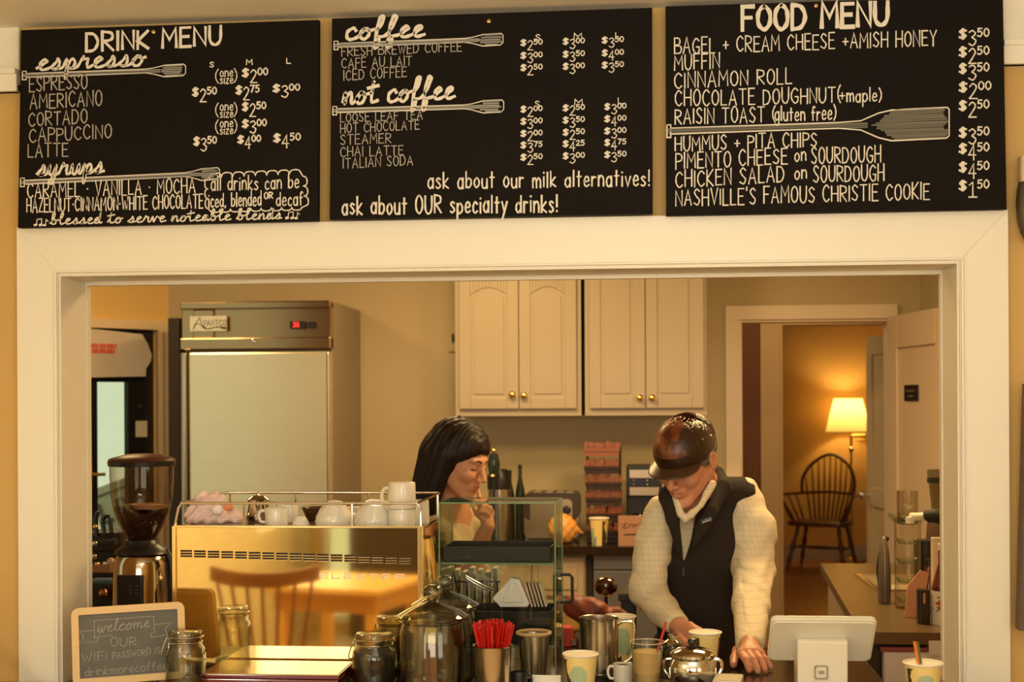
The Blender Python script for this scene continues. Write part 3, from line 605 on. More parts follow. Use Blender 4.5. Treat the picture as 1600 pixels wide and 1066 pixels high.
# board 1: drinks
B1 = board('left black chalkboard headed DRINK MENU, with espresso and syrups', [(33, 47), (498, 31), (497, 345), (28, 356)])
c = Chalk(pl_board); c.text('DRINK MENU', 135, 80, 345, 70, 29, 4.4, .05, gap=.2); c.build = None
c.mb.build('heading', M_chalk, B1)
c = Chalk(pl_board, ('script_heading', M_chalk, B1)); c.script('espresso', 57, 110, 226, 102, 31, 4.2); c.script('syrups', 57, 275, 162, 270, 30, 4.0); c.flush()
HATCH = Chalk(pl_board, ('paddle_shading', M_chalk3, B1)); c = Chalk(pl_board)
c.paddle(35, 118, 240, 111, 290, 3, 9, 1.5, 2.2); HATCH.flush(); c.mb.build('paddle_outline', M_chalk, B1); c = Chalk(pl_board); c.paddle(32, 285, 300, 273, 343, 3, 9, 1.5, 2.2); c.mb.build('paddle_outline', M_chalk, B1); HATCH.flush()
c = Chalk(pl_board, ('lettering', M_chalk2, B1))
for t, a, b, d, e, h in (('ESPRESSO', 46, 143, 136, 138, 22), ('AMERICANO', 47, 170, 159, 165, 23), ('CORTADO', 45, 197, 136, 192, 21), ('CAPPUCCINO', 46, 223, 174, 215, 21), ('LATTE', 44, 246, 106, 244, 21)): c.text(t, a, b, d, e, h, 1.9)
c.flush()
c = Chalk(pl_board, ('lettering', M_chalk, B1))
for t, a, b, d, e, h in (('CARAMEL * VANILLA * MOCHA', 43, 309, 305, 301, 23), ('HAZELNUT*CINNAMON*WHITE CHOCOLATE', 42, 332, 317, 325, 21), ('all drinks can be', 330, 298, 467, 294, 22), ('iced, blended', 326, 324, 408, 321, 21), ('OR', 413, 311, 426, 310, 10), ('decaf', 432, 322, 473, 320, 21)): c.text(t, a, b, d, e, h, 1.9)
for r in (0, 1, 2):
    v = (120, 173, 199)[r]; c.deep = 1
    c.text('(', 337, v + 9, 341, v + 9, 20, 1.5, 0); c.text('one', 344, v, 364, v - 1, 14, 1.5, 0); c.text('size', 344, v + 11, 364, v + 10, 13, 1.5, 0); c.text(')', 366, v + 8, 370, v + 8, 20, 1.5, 0); c.deep = 0; c.flush()
for t, u, v in (('S', 328, 105), ('M', 385, 101), ('L', 448, 99)): c.text(t, u, v, u + (9 if t == 'M' else 6), v, 8, 1.6, 0)
c.script('blessed to serve noteable blends', 78, 351, 440, 342, 17, 2.2)
for a, b in ((54, 352), (447, 341)):
    c.flush()
    c.stroke([(a, b), (a + 3, b - 1)], 3.5); c.stroke([(a + 3, b), (a + 4, b - 9), (a + 11, b - 10), (a + 11, b - 1)], 1.4); c.stroke([(a + 8, b), (a + 11, b - 1)], 3.5); c.stroke([(a + 14, b), (a + 17, b)], 3); c.stroke([(a + 17, b), (a + 18, b - 9), (a + 21, b - 6)], 1.4)
c.flush(); cl = []   # cloud outline
for (a, b, d, e, n, sg) in ((328, 277, 470, 271, 8, -1), (473, 275, 476, 322, 3, 0), (472, 324, 328, 328, 9, 1), (325, 326, 324, 280, 3, 2)):
    for k in range(n):
        t = (k + .5) / n; x0, y0 = a + (d - a) * k / n, b + (e - b) * k / n; x1, y1 = a + (d - a) * t, b + (e - b) * t
        off = {-1: (0, -6), 0: (6, 0), 1: (0, 4), 2: (-4, 0)}[sg]; cl += [(x0, y0)] + [(x0 + (d - a) / n * q + off[0] * w_, y0 + (e - b) / n * q + off[1] * w_) for q, w_ in ((.08, .6), (.3, 1), (.7, 1), (.92, .6))]
c.stroke([p[:2] for p in cr([(a, b, 0) for a, b in cl], 3, True)] + [cl[0]], 1.9)
c.flush()
c = Chalk(pl_board, ('price', M_chalk, B1))
for u0, v0, u1, v1, val in ((379, 106, 418, 129, '200'), (301, 136, 338, 159, '250'), (369, 133, 405, 156, '275'), (427, 131, 468, 152, '300'), (379, 159, 415, 182, '250'), (379, 186, 416, 208, '300'), (303, 213, 338, 236, '350'), (372, 211, 407, 232, '400'), (428, 208, 469, 231, '450')): c.price(u0, v0, u1, v1, val, 2)
c.flush(); screw(B1, 240, 50)
# board 2: coffee
B2 = board('middle black chalkboard headed coffee and not coffee', [(519, 29), (1019, 12), (1020, 334), (515, 343)])
c = Chalk(pl_board, ('script_heading', M_chalk, B2)); c.script('coffee', 538, 62, 663, 57, 33, 5); c.script('not coffee', 535, 163, 710, 154, 35, 4.8); c.flush()
HATCH = Chalk(pl_board, ('paddle_shading', M_chalk3, B2)); c = Chalk(pl_board); c.paddle(522, 71, 738, 63, 786, 3, 9, 1.5, 2.6); HATCH.flush(); c.mb.build('paddle_outline', M_chalk, B2); c = Chalk(pl_board); c.paddle(520, 173, 738, 167, 787, 3, 9.5, 1.5, 2.6); c.mb.build('paddle_outline', M_chalk, B2); HATCH.flush()
c = Chalk(pl_board, ('lettering', M_chalk2, B2))
for t, a, b, d, e, h in (('FRESH BREWED COFFEE', 534, 88, 721, 80, 15), ('CAFE AU LAIT', 534, 107, 643, 102, 15), ('ICED COFFEE', 537, 126, 635, 120, 16), ('LOOSE LEAF TEA', 532, 191, 660, 186, 14), ('HOT CHOCOLATE', 532, 208, 655, 202, 14), ('STEAMER', 532, 226, 611, 223, 15), ('CHAI LATTE', 532, 245, 630, 242, 15), ('ITALIAN SODA', 536, 263, 645, 258, 15)): c.text(t, a, b, d, e, h, 1.4)
c.flush()
c = Chalk(pl_board, ('lettering', M_chalk, B2)); c.text('ask about our milk alternatives!', 669, 295, 1015, 290, 25, 2.5, gap=.24); c.text('ask about OUR specialty drinks!', 535, 335, 871, 331, 27, 2.8, gap=.24)
for t, u, v in (('S', 837, 63), ('M', 897, 61), ('L', 962, 60), ('S', 836, 167), ('M', 898, 164), ('L', 966, 162)): c.text(t, u, v, u + (12 if t == 'M' else 7), v, 9, 1.4, 0)
c.flush()
c = Chalk(pl_board, ('price', M_chalk, B2))
for row, (v, vals) in enumerate(((61, ('250', '300', '350')), (81, ('300', '350', '400')), (100, ('250', '300', '350')), (165, ('200', '250', '300')), (184, ('300', '350', '400')), (203, ('200', '250', '300')), (221, ('375', '425', '475')), (240, ('250', '300', '350')))):
    for k, val in enumerate(vals):
        u = (814, 880, 941)[k] + (4 if row > 2 and k == 2 else 0); c.price(u, v - k * 2, u + 33, v + 17 - k * 2, val, 1.6)
c.flush(); screw(B2, 764, 33)
# board 3: food
B3 = board('right black chalkboard headed FOOD MENU with one big paddle', [(1040, 10), (1567, -7), (1573, 327), (1041, 337)])
c = Chalk(pl_board); c.text('FOOD MENU', 1160, 47, 1387, 40, 37, 6.4, .05, gap=.2); c.mb.build('heading', M_chalk, B3)
HATCH = Chalk(pl_board); c = Chalk(pl_board); c.paddle(1042, 205, 1345, 196, 1483, 4.5, 24, 2, 2.4); c.mb.build('paddle_outline', M_chalk, B3); HATCH.mb.build('paddle_shading', mat('grey_chalk', (.17, .165, .135), .9), B3)
c = Chalk(pl_board, ('lettering', M_chalk, B3))
for t, a, b, d, e, h in (('BAGEL + CREAM CHEESE +AMISH HONEY', 1054, 84, 1463, 71, 24), ('MUFFIN', 1054, 110, 1124, 106, 23), ('CINNAMON ROLL', 1054, 138, 1237, 130, 24), ('CHOCOLATE DOUGHNUT(', 1055, 166, 1313, 160, 24), ('+maple)', 1312, 160, 1377, 158, 21), ('RAISIN TOAST (', 1055, 194, 1211, 190, 24), ('gluten free)', 1211, 189, 1306, 187, 22), ('HUMMUS + PITA CHIPS', 1055, 236, 1276, 229, 22), ('PIMENTO CHEESE', 1056, 264, 1230, 256, 24), ('on', 1242, 252, 1259, 251, 22), ('SOURDOUGH', 1268, 256, 1376, 253, 25), ('CHICKEN SALAD', 1056, 293, 1225, 284, 25), ('on', 1242, 280, 1260, 279, 22), ('SOURDOUGH', 1271, 285, 1381, 282, 25), ("NASHVILLE'S FAMOUS CHRISTIE COOKIE", 1056, 322, 1452, 311, 25)): c.text(t, a, b, d, e, h, 2.0)
c.flush()
c = Chalk(pl_board, ('price', M_chalk, B3))
for v, val in ((44, '350'), (72, '250'), (98, '350'), (127, '200'), (156, '250'), (198, '350'), (223, '450'), (252, '450'), (281, '150')): c.price(1499, v, 1545 + (v == 127) * 3, v + 27, val, 2.1)
c.flush(); screw(B3, 1275, 9)
# ------------------------------------------------------------------ kitchen: fridge, cupboards, back worktop
def base_at(u, Y, z=0): return (PX(u, Y), Y, z)
YF = 6.28; x0, x1, xs = PX(282, YF), PX(517, YF), 0; zt = HZ(400, 471, YF); zb = HZ(400, 546, YF)
M_fsteel = mat('door_steel', (.74, .67, .50), .3, .75, noise=.06, nscale=10, stretch=(1, 1, 12), bump=.06, bscale=2.2)
M_fsteel2 = mat('hood_steel_ceiling_tint', (.40, .27, .15), .2, 1)  # brown of the reflected dark ceiling put into the steel colour
fr = thing('refrigerator', ((x0 + x1) / 2, YF, 0), 'tall stainless steel reach-in refrigerator against the back wall', 'refrigerator')
m = MB(); m.box((x0 + .004, YF + .06, .12), (x1 - .002, YK - .02, zt)); m.build('cabinet_body', mat('fridge_side', K(118, 84, 44), .35, .0), fr, bevel=.004)
m = MB(); m.box((x0, YF + .02, zb), (x1, YF + .06, zt - .006)); m.box((x0, YF - .006, zt - .035), (x1, YF + .06, zt)); m.box((x0, YF - .004, zb), (x1, YF + .06, zb + .055)); m.box((x0 + .06 + .0, YF + .004, zb + .055), (x0 + .16, YF + .03, zt - .035))
m.build('control_panel', M_fsteel2, fr, bevel=.005)
m = MB(); m.box((x0 + .045, YF - .02, .14), (x1 - .004, YF + .055, zb - .012)); m.build('door', M_fsteel, fr, bevel=.01)
m = MB(); m.rbox((x0 + .012, YF - .045, .14), (x0 + .040, YF + .05, zb - .016), .01); m.build('door_handle', mat('dull_steel', (.45, .42, .36), .3, 1), fr, smooth=True)
m = MB(); m.box((x0 + .040, YF - .012, .14), (x0 + .046, YF + .04, zb - .014)); m.box((x1 - .014, YF - .022, .14), (x1 - .010, YF - .018, zb - .014)); m.build('gasket', M_black, fr)
m = MB(); a, b = P(298, 518, YF), P(355, 494, YF); m.box((a.x, YF - .012, a.z), (b.x, YF + .002, b.z)); lg = m.build('badge', mat('badge_face', (.70, .62, .48), .3, .5), fr)
pb_ = lambda u, v, l: P(u, v, YF - .0125 - l)
c = Chalk(pb_); c.stroke([(302, 514), (307, 504), (312, 496), (315, 508), (322, 513)], 1.4); c.stroke([(303, 507), (312, 506)], .9); c.text('VANTCO', 317, 509, 353, 509, 9, 1.0, 0)
c.stroke([p[:2] for p in cr([(314, 508, 0), (322, 514, 0), (335, 512, 0), (345, 511, 0), (352, 513, 0)], 5)], 1.6); c.stroke([(346, 512), (353, 513)], 3.4); c.mb.build('badge_lettering', mat('badge_ink', (.05, .05, .06), .5), fr)
m = MB(); a, b = P(453, 514, YF), P(476, 502, YF); m.rbox((a.x, YF - .004, a.z), (b.x, YF + .01, b.z), .004, axis='y'); a, b = P(481, 513, YF), P(491, 503, YF); m.rbox((a.x, YF - .006, a.z), (b.x, YF + .01, b.z), .003, axis='y'); m.build('display_bezel', M_black, fr)
c = Chalk(lambda u, v, l: P(u, v, YF - .0045 - l)); c.text('38', 458, 511, 467, 511, 7, 1.6, 0); c.stroke([(484, 511), (488, 505)], 2)
c.mb.build('display_digits', mat('red_led', (.6, .01, .01), .4, emit=(1, .03, .02), estr=1.5), fr)
m = MB(); p = P(396, 533, YF); m.lathe((0, 0, 0), [(.010, 0), (.010, .006), (.004, .008)], 12, M=Matrix.Translation((p.x, YF - .004, p.z)) @ Matrix.Rotation(math.pi / 2, 4, 'X')); m.build('lock', M_chrome, fr, smooth=True)
m = MB()
for a in (x0 + .05, x1 - .05):
    for b in (YF + .12, YK - .1): m.lathe((a, b, 0), [(.02, 0), (.02, .12)], 12)
m.build('foot', M_black, fr)
# tall dark panel standing left of the fridge
m = MB(); a = PX(263, 6.6); m.box((a, 6.60, 0), (PX(281, 6.6), 6.97, HZ(270, 497, 6.6))); tag(m.build('side_panel_board', mat('dark_panel', (.035, .018, .008), .5), bevel=.003), 'narrow dark brown board standing between fridge and exit door', 'board')

def raised_door(parent, x0, x1, z0, z1, y, arch, name='door', knob=None, mt=None):
    mt = mt or M_whiteK
    m = MB(); t = .02; s = .055
    m.box((x0, y + .006, z0), (x1, y + t, z1)); m.box((x0, y, z0), (x0 + s, y + .01, z1)); m.box((x1 - s, y, z0), (x1, y + .01, z1)); m.box((x0 + s, y, z0), (x1 - s, y + .01, z0 + s))
    n = 12; xa, xb = x0 + s, x1 - s; top = [(xa, z1)] + [(xa + (xb - xa) * k / n, z1 - s * 1.6 + arch * math.sin(math.pi * k / n)) for k in range(n + 1)] + [(xb, z1)]
    if arch:
        for k in range(n):
            m.prism([top[k + 1], top[k + 2], (top[k + 2][0], z1), (top[k + 1][0], z1)], y, y + .01, 'y')
    else: m.box((xa, y, z1 - s), (xb, y + .01, z1))
    # raised field
    g = .016; zf = z1 - (s * 1.6 if arch else s) - g; f = [(xa + g, z0 + s + g), (xb - g, z0 + s + g)] + ([(xb - g - (xb - xa - 2 * g) * k / n, zf + arch * math.sin(math.pi * k / n)) for k in range(n + 1)] if arch else [(xb - g, zf), (xa + g, zf)])
    m.prism(f, y + .001, y + .008, 'y')
    o = m.build(name, mt, parent, bevel=.0025)
    if knob:
        k = MB(); kx, kz = knob; k.lathe((0, 0, 0), [(.006, 0), (.006, .012), (.014, .016), (.016, .022), (.010, .028), (.001, .03)], 16, M=Matrix.Translation((kx, y, kz)) @ Matrix.Rotation(math.pi / 2, 4, 'X'))
        off = Vector(parent.location); kk = k.build('knob', M_brassk, parent, smooth=True); kk.parent = o
    return o
YU = 6.66; zt_ = 2.45
for (ua, ub, mid, arch, kn, vb, lab) in ((711, 908, 811, .035, ((801, 617), (819, 618)), 644, 'left wall cupboard with two arched white doors and brass knobs'), (914, 1105, 1009, 0, ((1000, 622), (1019, 622)), 648, 'right wall cupboard with two square-topped white doors and brass knobs')):
    xa, xb = PX(ua, YU), PX(ub, YU); zb_ = HZ(850, 650, YU); cb = thing('wall_cupboard', ((xa + xb) / 2, YU, zb_), lab, 'cupboard', 'white wall cupboards')
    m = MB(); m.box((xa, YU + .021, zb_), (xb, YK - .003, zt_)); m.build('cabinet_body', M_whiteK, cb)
    xm = PX(mid, YU); zdb = zb_ + .035; ztd = HZ(800, 436 if arch else 400, YU)
    e = .022
    dz = HZ(800, 432, YU) if arch else zt_ - .03
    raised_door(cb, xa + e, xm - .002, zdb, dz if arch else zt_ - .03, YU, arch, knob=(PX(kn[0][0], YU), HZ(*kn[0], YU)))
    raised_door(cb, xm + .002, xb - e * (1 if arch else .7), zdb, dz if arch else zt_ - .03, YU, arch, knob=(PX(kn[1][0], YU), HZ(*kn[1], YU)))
# wall thermostat bits left of the cupboard
m = MB(); a = P(706, 531, 6.98); m.box((a.x - .02, 6.985, a.z - .06), (a.x + .03, 6.999, a.z + .06)); m.box((a.x + .0, 6.975, a.z - .012), (a.x + .012, 6.99, a.z + .03), 1)
tag(m.build('wall_switch', [M_kwall, M_black]), 'small wall switch beside the left wall cupboard', 'switch')

# back worktop and base units
YB1 = 6.36; bx0, bx1 = x1 + .26, PX(1112, 6.9); bx0 = PX(585, 6.6)
m = MB(); m.box((bx0, YB1, .875), (bx1, YK - .002, .915)); tag(m.build('back_worktop', M_stone, bevel=.004), 'dark worktop along the kitchen back wall under the cupboards', 'worktop')
YB2 = 6.40
for (ua, ub, lab, one) in ((590, 742, 'white base cabinet at the fridge end of the back worktop', 0), (745, 914, 'white base cabinet under the toaster, beside the grey dishwasher', 1)):
    xa, xb = PX(ua, YB2), PX(ub, YB2); cb = thing('base_cabinet', ((xa + xb) / 2, YB2, 0), lab, 'cabinet', 'white base cabinets')
    m = MB(); m.box((xa, YB2 + .021, .1), (xb, YK - .003, .874)); m.box((xa, YB2 + .06, 0), (xb, YK - .003, .1)); m.build('cabinet_body', M_whiteK, cb)
    xm = (xa + xb) / 2
    for (p, q) in ((xa + .01, xm - .002), (xm + .002, xb - .01)):
        raised_door(cb, p, q, .12, .66, YB2, 0, 'door', knob=((p + q) / 2, .60)); m = MB(); m.box((p, YB2, .68), (q, YB2 + .02, .86)); m.box((p + .03, YB2 - .006, .71), (q - .03, YB2, .83)); m.build('drawer', M_whiteK, cb, bevel=.003)
xa, xb = PX(926, YB2), PX(1110, YB2); dw = thing('dishwasher', ((xa + xb) / 2, YB2, 0), 'dull grey dishwasher under the back worktop behind the man', 'dishwasher')
M_dw = mat('dishwasher_grey', K(92, 76, 52), .45, .3); m = MB(); m.box((xa + .0, YB2 + .02, .0), (xb, YK - .01, .874)); m.build('cabinet_body', M_black, dw); m = MB(); m.box((xa, YB2 - .01, .1), (xb, YB2 + .02, .80)); m.build('door', M_dw, dw, bevel=.004); m = MB(); m.box((xa, YB2 - .01, .805), (xb, YB2 + .02, .872)); m.build('control_panel', M_dw, dw, bevel=.003)
m = MB(); m.box((PX(915, YB2), YB2 + .01, 0), (PX(925, YB2), YK - .01, .874)); tag(m.build('gap_shade_strip', M_blackm), 'dark strip standing for the shaded gap between the base cabinet and dishwasher', 'strip')  # black strip put in for the shade inside the gap

# things on the back worktop
ZB = .915
def on_back(u, v, z=ZB): return PZ(u, v, z)
# toaster
YT = 6.62; a, b = PX(818, YT), PX(903, YT); th = HZ(860, 768, YT + .1)
t = thing('toaster', ((a + b) / 2, YT, ZB), 'wide four-slot steel toaster with a dark top on back worktop', 'toaster')
m = MB(); m.rbox((a, YT, ZB + .012), (b, YT + .20, th - .012), .03, axis='y', seg=5); m.build('body', mat('toaster_steel', (.55, .42, .28), .28, 1), t, smooth=True)
m = MB(); m.rbox((a - .004, YT - .006, ZB + .1), (b + .004, YT + .21, th), .035, axis='y', seg=5); m.box((a + .02, YT - .0, ZB), (b - .02, YT + .19, ZB + .014)); m.build('casing', mat('toaster_dark', (.05, .030, .018), .35), t, smooth=True)
m = MB(); m.rbox((a + .03, YT - .012, ZB + .03), (b - .03, YT - .001, th - .03), .02, axis='y'); m.build('front_panel', mat('toaster_steel', (.55, .42, .28), .28, 1), t)
for uu in (839, 858, 875, 890):
    p = P(uu, 776, YT); m = MB(); m.box((p.x - .018, YT + .0, th - .016), (p.x + .018, YT + .18, th + .002)); m.build('slot', M_steel, t)
m = MB(); m.lathe((0, 0, 0), [(.022, 0), (.018, .015), (.001, .017)], 20, M=Matrix.Translation((PX(885, YT), YT - .010, HZ(885, 797, YT))) @ Matrix.Rotation(math.pi / 2, 4, 'X')); m.build('dial', M_black, t, smooth=True)
# orange bag of bread
p = on_back(886, 848); p.y = 6.50
sdf_obj('bread_bag', (-.1, -.08, 0), (.12, .08, .17), .006, lambda Q: smin(s_ell(Q, (0, 0, .07), (.068, .05, .072)), s_cone(Q, (.05, 0, .075), (.095, 0, .05), .02, .006), .02) + .003 * np.sin(Q[..., 0] * 160) * np.sin(Q[..., 2] * 130), mat('orange_bag', K(205, 120, 36), .4, noise=.25, nscale=30), M=Matrix.Translation((PX(878, 6.5), 6.5, ZB)))
tag(bpy.data.objects['bread_bag'], 'orange bag of bread in front of the steel toaster', 'bag')
# paper cup maker used everywhere
def cup_mfn(rot):
    def f(a, z):
        a = (a + rot) % (2 * math.pi)
        if z > .092: return 0
        if z > .086: return 1
        if a < .55 + .25 * math.sin(z * 70): return 2
        if ((a - 1.25) / .62) ** 2 + ((z - .044) / .030) ** 2 < 1: return 3
        if abs(a - 1.75) + abs(z - .022) * 22 < .34: return 4
        if a < 1.15 and z < .016 + .008 * math.sin(a * 5): return 2
        if 2.3 < a < 4.2: return 1
        if 4.2 < a < 4.75: return 2
        if 4.75 < a < 5.3 and .02 < z < .06: return 3
        if 5.0 < a < 5.6 and z < .03: return 4
        return 1
    return f
M_cup = [mat('cup_white', (.88, .82, .70), .5), mat('cup_yellow', (.86, .68, .28), .5), mat('cup_dark', (.055, .035, .015), .5), mat('cup_green', (.42, .55, .36), .5), mat('cup_blue', (.18, .38, .42), .5)]
def paper_cup(x, y, z, lab, h=.095, r=.040, rot=0, group='patterned paper cups', dark=False):
    o = thing('paper_cup', (x, y, z), lab, 'cup', group); k = h / .095; rb = r * .72
    prof = [(rb * .93, .004), (rb, 0)] + [(rb + (r * .96 - rb) * i / 36, h * i / 36 * .985) for i in range(1, 37)]
    f0 = cup_mfn(rot); m = MB(); m.lathe((x, y, z), prof, 96, mfn=lambda a, zz: f0(a, zz / k)); m.lathe((x, y, z), [(r * .94, h * .98), (rb * .94, .006), (.0001, .006)], 48, 0)
    m.build('cup_body', M_cup, o, smooth=True, recalc=False)
    m = MB(); m.tube([(x + r * math.cos(a), y + r * math.sin(a), z + h) for a in [2 * math.pi * i / 48 for i in range(48)]], .0022, 8, closed=True); m.build('rim', M_cup[0], o, smooth=True); return o
yb = 6.44; paper_cup(PX(935, yb), yb, ZB, 'patterned paper cup on the back worktop, by the tea rack', h=.125, r=.047, rot=1.2)
# tea rack: tiers of trays full of pouches
YR = 6.62; tr_ = thing('tea_rack', (PX(943, YR), YR, ZB), 'tall six-tier brown display rack of wrapped tea packets', 'rack')
M_rackd = mat('rack_dark', (.035, .012, .006), .45); M_rack = mat('rack_copper', (.30, .10, .045), .35, .3)
tiers = [(704, 912, 968, 690), (732, 912, 968, 716), (757, 914, 971, 741), (781, 914, 971, 766), (806, 915, 971, 789), (832, 914, 973, 815)]
for i, (vb, ua, ub, vt) in enumerate(tiers):
    a, b = PX(ua, YR), PX(ub, YR); z0 = HZ(940, vb, YR); m = MB(); m.prism([(a + .006, z0 - .028), (b - .006, z0 - .028), (b, z0), (a, z0)], YR, YR + .11, 'y'); m.box((a, YR - .006, z0 - .004), (b, YR, z0 + .010)); m.build('tray', M_rack if i == 0 else M_rackd, tr_)
    m = MB(); n = 7; rnd = random.Random(i)
    for k in range(n):
        xx = a + (b - a) * (k + .5) / n; hh = (HZ(940, vt, YR) - z0) * rnd.uniform(.75, 1); m.box((-.011, 0, 0), (.011, .03, hh), M=Matrix.Translation((xx, YR + .01 + rnd.uniform(0, .01), z0)) @ Matrix.Rotation(rnd.uniform(-.25, .25), 4, 'Y'))
        m.box((-.010, 0, 0), (.010, .03, hh * 1.0), 1, M=Matrix.Translation((xx, YR + .055, z0)) @ Matrix.Rotation(rnd.uniform(-.3, .3), 4, 'Y'))
    tag(m.build('packets', [mat('copper_foil', (.26, .075, .030), .3, .5, noise=.7, nscale=60), mat('amber_foil', (.42, .17, .07), .25, .6, noise=.5, nscale=60)], tr_), kind='stuff')
m = MB(); 
for uu in (916, 968): m.tube([(PX(uu, YR), YR + .10, ZB), (PX(uu, YR), YR + .10, HZ(940, 700, YR))], .006, 6)
m.box((PX(914, YR), YR + .005, ZB), (PX(971, YR), YR + .12, ZB + .01)); m.build('frame', M_rackd, tr_)
# coffee maker behind
YC = 6.66; a, b = PX(978, YC), PX(1034, YC); cm = thing('coffee_maker', ((a + b) / 2, YC, ZB), 'black and steel drip coffee maker beside the tea rack', 'coffee maker')
zt1 = HZ(1000, 728, YC); m = MB(); m.box((a, YC + .02, ZB), (b, YC + .2, zt1)); m.box((a, YC - .02, ZB), (b, YC + .02, ZB + .03)); m.box((a, YC - .004, HZ(1, 775, YC)), (b, YC + .02, zt1)); m.build('body', M_black, cm, bevel=.006)
m = MB(); m.box((a + .016, YC - .012, HZ(1, 747, YC)), (b - .016, YC - .003, HZ(1, 735, YC))); m.box((a + .016, YC - .012, HZ(1, 773, YC)), (b - .016, YC - .003, HZ(1, 761, YC))); m.build('steel_band', mat('toaster_steel', (.55, .42, .28), .28, 1), cm)
m = MB(); m.box((PX(993, YC), YC - .008, HZ(1, 758, YC)), (PX(1007, YC), YC - .003, HZ(1, 749, YC))); m.build('display', mat('blue_display', (.01, .01, .06), .2), cm)
for uu in (990, 1011):
    for vv in (751, 757): m = MB(); m.ball((PX(uu, YC), YC - .006, HZ(1, vv, YC)), .005, seg=8); m.build('button', M_steel, cm)
m = MB(); m.lathe((PX(1003, YC), YC - .0, ZB + .031), [(.05, 0), (.062, .02), (.06, .07), (.04, .10)], 24); m.build('carafe', glass('dark_glass', (.12, .10, .08), 1.5), cm, smooth=True)
# cardboard box
a, b = PX(965, 6.42), PX(1012, 6.42); m = MB(); m.box((a, 6.42, ZB), (b, 6.54, HZ(990, 809, 6.42))); m.box((a + .003, 6.418, ZB + .1 - .0), (b - .003, 6.42, ZB + .104)); bo = m.build('cardboard_box', mat('cardboard', K(150, 92, 48), .7)); tag(bo, 'brown cardboard box with script lettering left of the man', 'box')
c = Chalk(lambda u, v, l: P(u, v, 6.4195 - l)); c.script('lenny', 970, 826, 1003, 821, 9, .9) if False else c.stroke([p[:2] for p in cr([(972, 826, 0), (978, 816, 0), (976, 826, 0), (984, 822, 0), (988, 819, 0), (990, 824, 0), (996, 819, 0), (1002, 817, 0)], 5)], 1.0); c.stroke([(976, 836), (996, 835)], 2.2); l_ = c.mb.build('printing', M_rackd); l_.parent = bo
# steel canister with dark lid, bottles, wire ornament behind the woman
def lathe_thing(name, lab, cat, x, y, z, parts, group=None, seg=28):
    o = thing(name, (x, y, z), lab, cat, group)
    for (pn, prof, mt) in parts: MB().lathe((x, y, z), prof, seg).build(pn, mt, o, smooth=True)
    return o
yy = 6.55; k = MPP(6.6); lathe_thing('thermos_pot', 'steel thermos pot with black lid behind the woman', 'thermos', PX(779, yy), yy, ZB, [('body', [(.050, 0), (.054, .16), (.054, HZ(1, 764, yy) - ZB)], M_steel), ('lid', [(.056, HZ(1, 764, yy) - ZB), (.058, HZ(1, 745, yy) - ZB), (.040, HZ(1, 734, yy) - ZB), (.001, HZ(1, 733, yy) - ZB)], M_black)])
for (uu, vt, r, lab) in ((796, 740, .024, 'dark bottle nearest the steel thermos pot'), (812, 732, .024, 'dark green bottle left of the toaster')):
    h = HZ(1, vt, 6.75) - ZB; lathe_thing('bottle', lab, 'bottle', PX(uu, 6.75), 6.75, ZB, [('bottle_body', [(r, 0), (r, h * .6), (r * .9, h * .68), (r * .4, h * .85), (r * .36, h)], mat('dark_green_bottle', (.010, .022, .012), .12)), ('cap', [(r * .4, h), (r * .4, h + .015), (.001, h + .016)], M_black)], 'dark bottles on the back worktop')
yy = 6.42; o = thing('glass_ornament', (PX(771, yy), yy, ZB), 'tall dark glossy ornament with two gold balls beside the woman\'s nose', 'ornament')
h0_, h1_ = HZ(1, 745, yy) - ZB, HZ(1, 708, yy) - ZB; xx = PX(771, yy)
MB().lathe((xx, yy, ZB), [(.05, 0), (.05, .01), (.008, .02), (.008, h0_), (.022, h0_ + .01), (.030, (h0_ + h1_) / 2), (.020, h1_ - .01), (.001, h1_)], 20).build('body', mat('dark_glossy_glass', (.02, .03, .03), .06), o, smooth=True)
m = MB(); m.ball((xx, yy, ZB + h1_ + .006), .013, seg=12); m.ball((xx - .002, yy - .02, ZB + h0_ + .004), (.016, .016, .010), seg=12); m.build('gold_ball', mat('gold_ball', (.95, .78, .4), .15, 1), o, smooth=True)

# ------------------------------------------------------------------ right kitchen run with sink
ya, yb_ = 4.13, 5.88; xa, xb = .645, PZ(1277, 876, CTR).x; XRW = XRK - .004
sx0, sx1, sy0, sy1 = .86, 1.22, 5.05, 5.48
m = MB()
for poly in ([(xa, ya), (XRW, ya), (XRW, sy0), (xa + (xb - xa) * (sy0 - ya) / (yb_ - ya), sy0)], [(xa + (xb - xa) * (sy0 - ya) / (yb_ - ya), sy0), (sx0, sy0), (sx0, sy1), (xa + (xb - xa) * (sy1 - ya) / (yb_ - ya), sy1)], [(sx1, sy0), (XRW, sy0), (XRW, sy1), (sx1, sy1)], [(xa + (xb - xa) * (sy1 - ya) / (yb_ - ya), sy1), (XRW, sy1), (XRW, yb_), (xb, yb_)]): m.prism(poly, CTR - .035, CTR, 'z')
tag(m.build('side_worktop', mat('side_stone', (.10, .065, .030), .3, noise=.35, nscale=120, spec=.3)), 'speckled brown stone worktop with sink along the right kitchen wall', 'worktop')
sk = thing('sink', ((sx0 + sx1) / 2, (sy0 + sy1) / 2, CTR - .18), 'steel sink basin set into the right-hand worktop', 'sink')
m = MB(); m.box((sx0 - .0, sy0, CTR - .19), (sx1, sy1, CTR - .18)); m.box((sx0, sy0, CTR - .18), (sx0 + .004, sy1, CTR + .003)); m.box((sx1 - .004, sy0, CTR - .18), (sx1, sy1, CTR + .003)); m.box((sx0, sy0, CTR - .18), (sx1, sy0 + .004, CTR + .003)); m.box((sx0, sy1 - .004, CTR - .18), (sx1, sy1, CTR + .003)); m.build('basin', M_steel, sk)
m = MB()
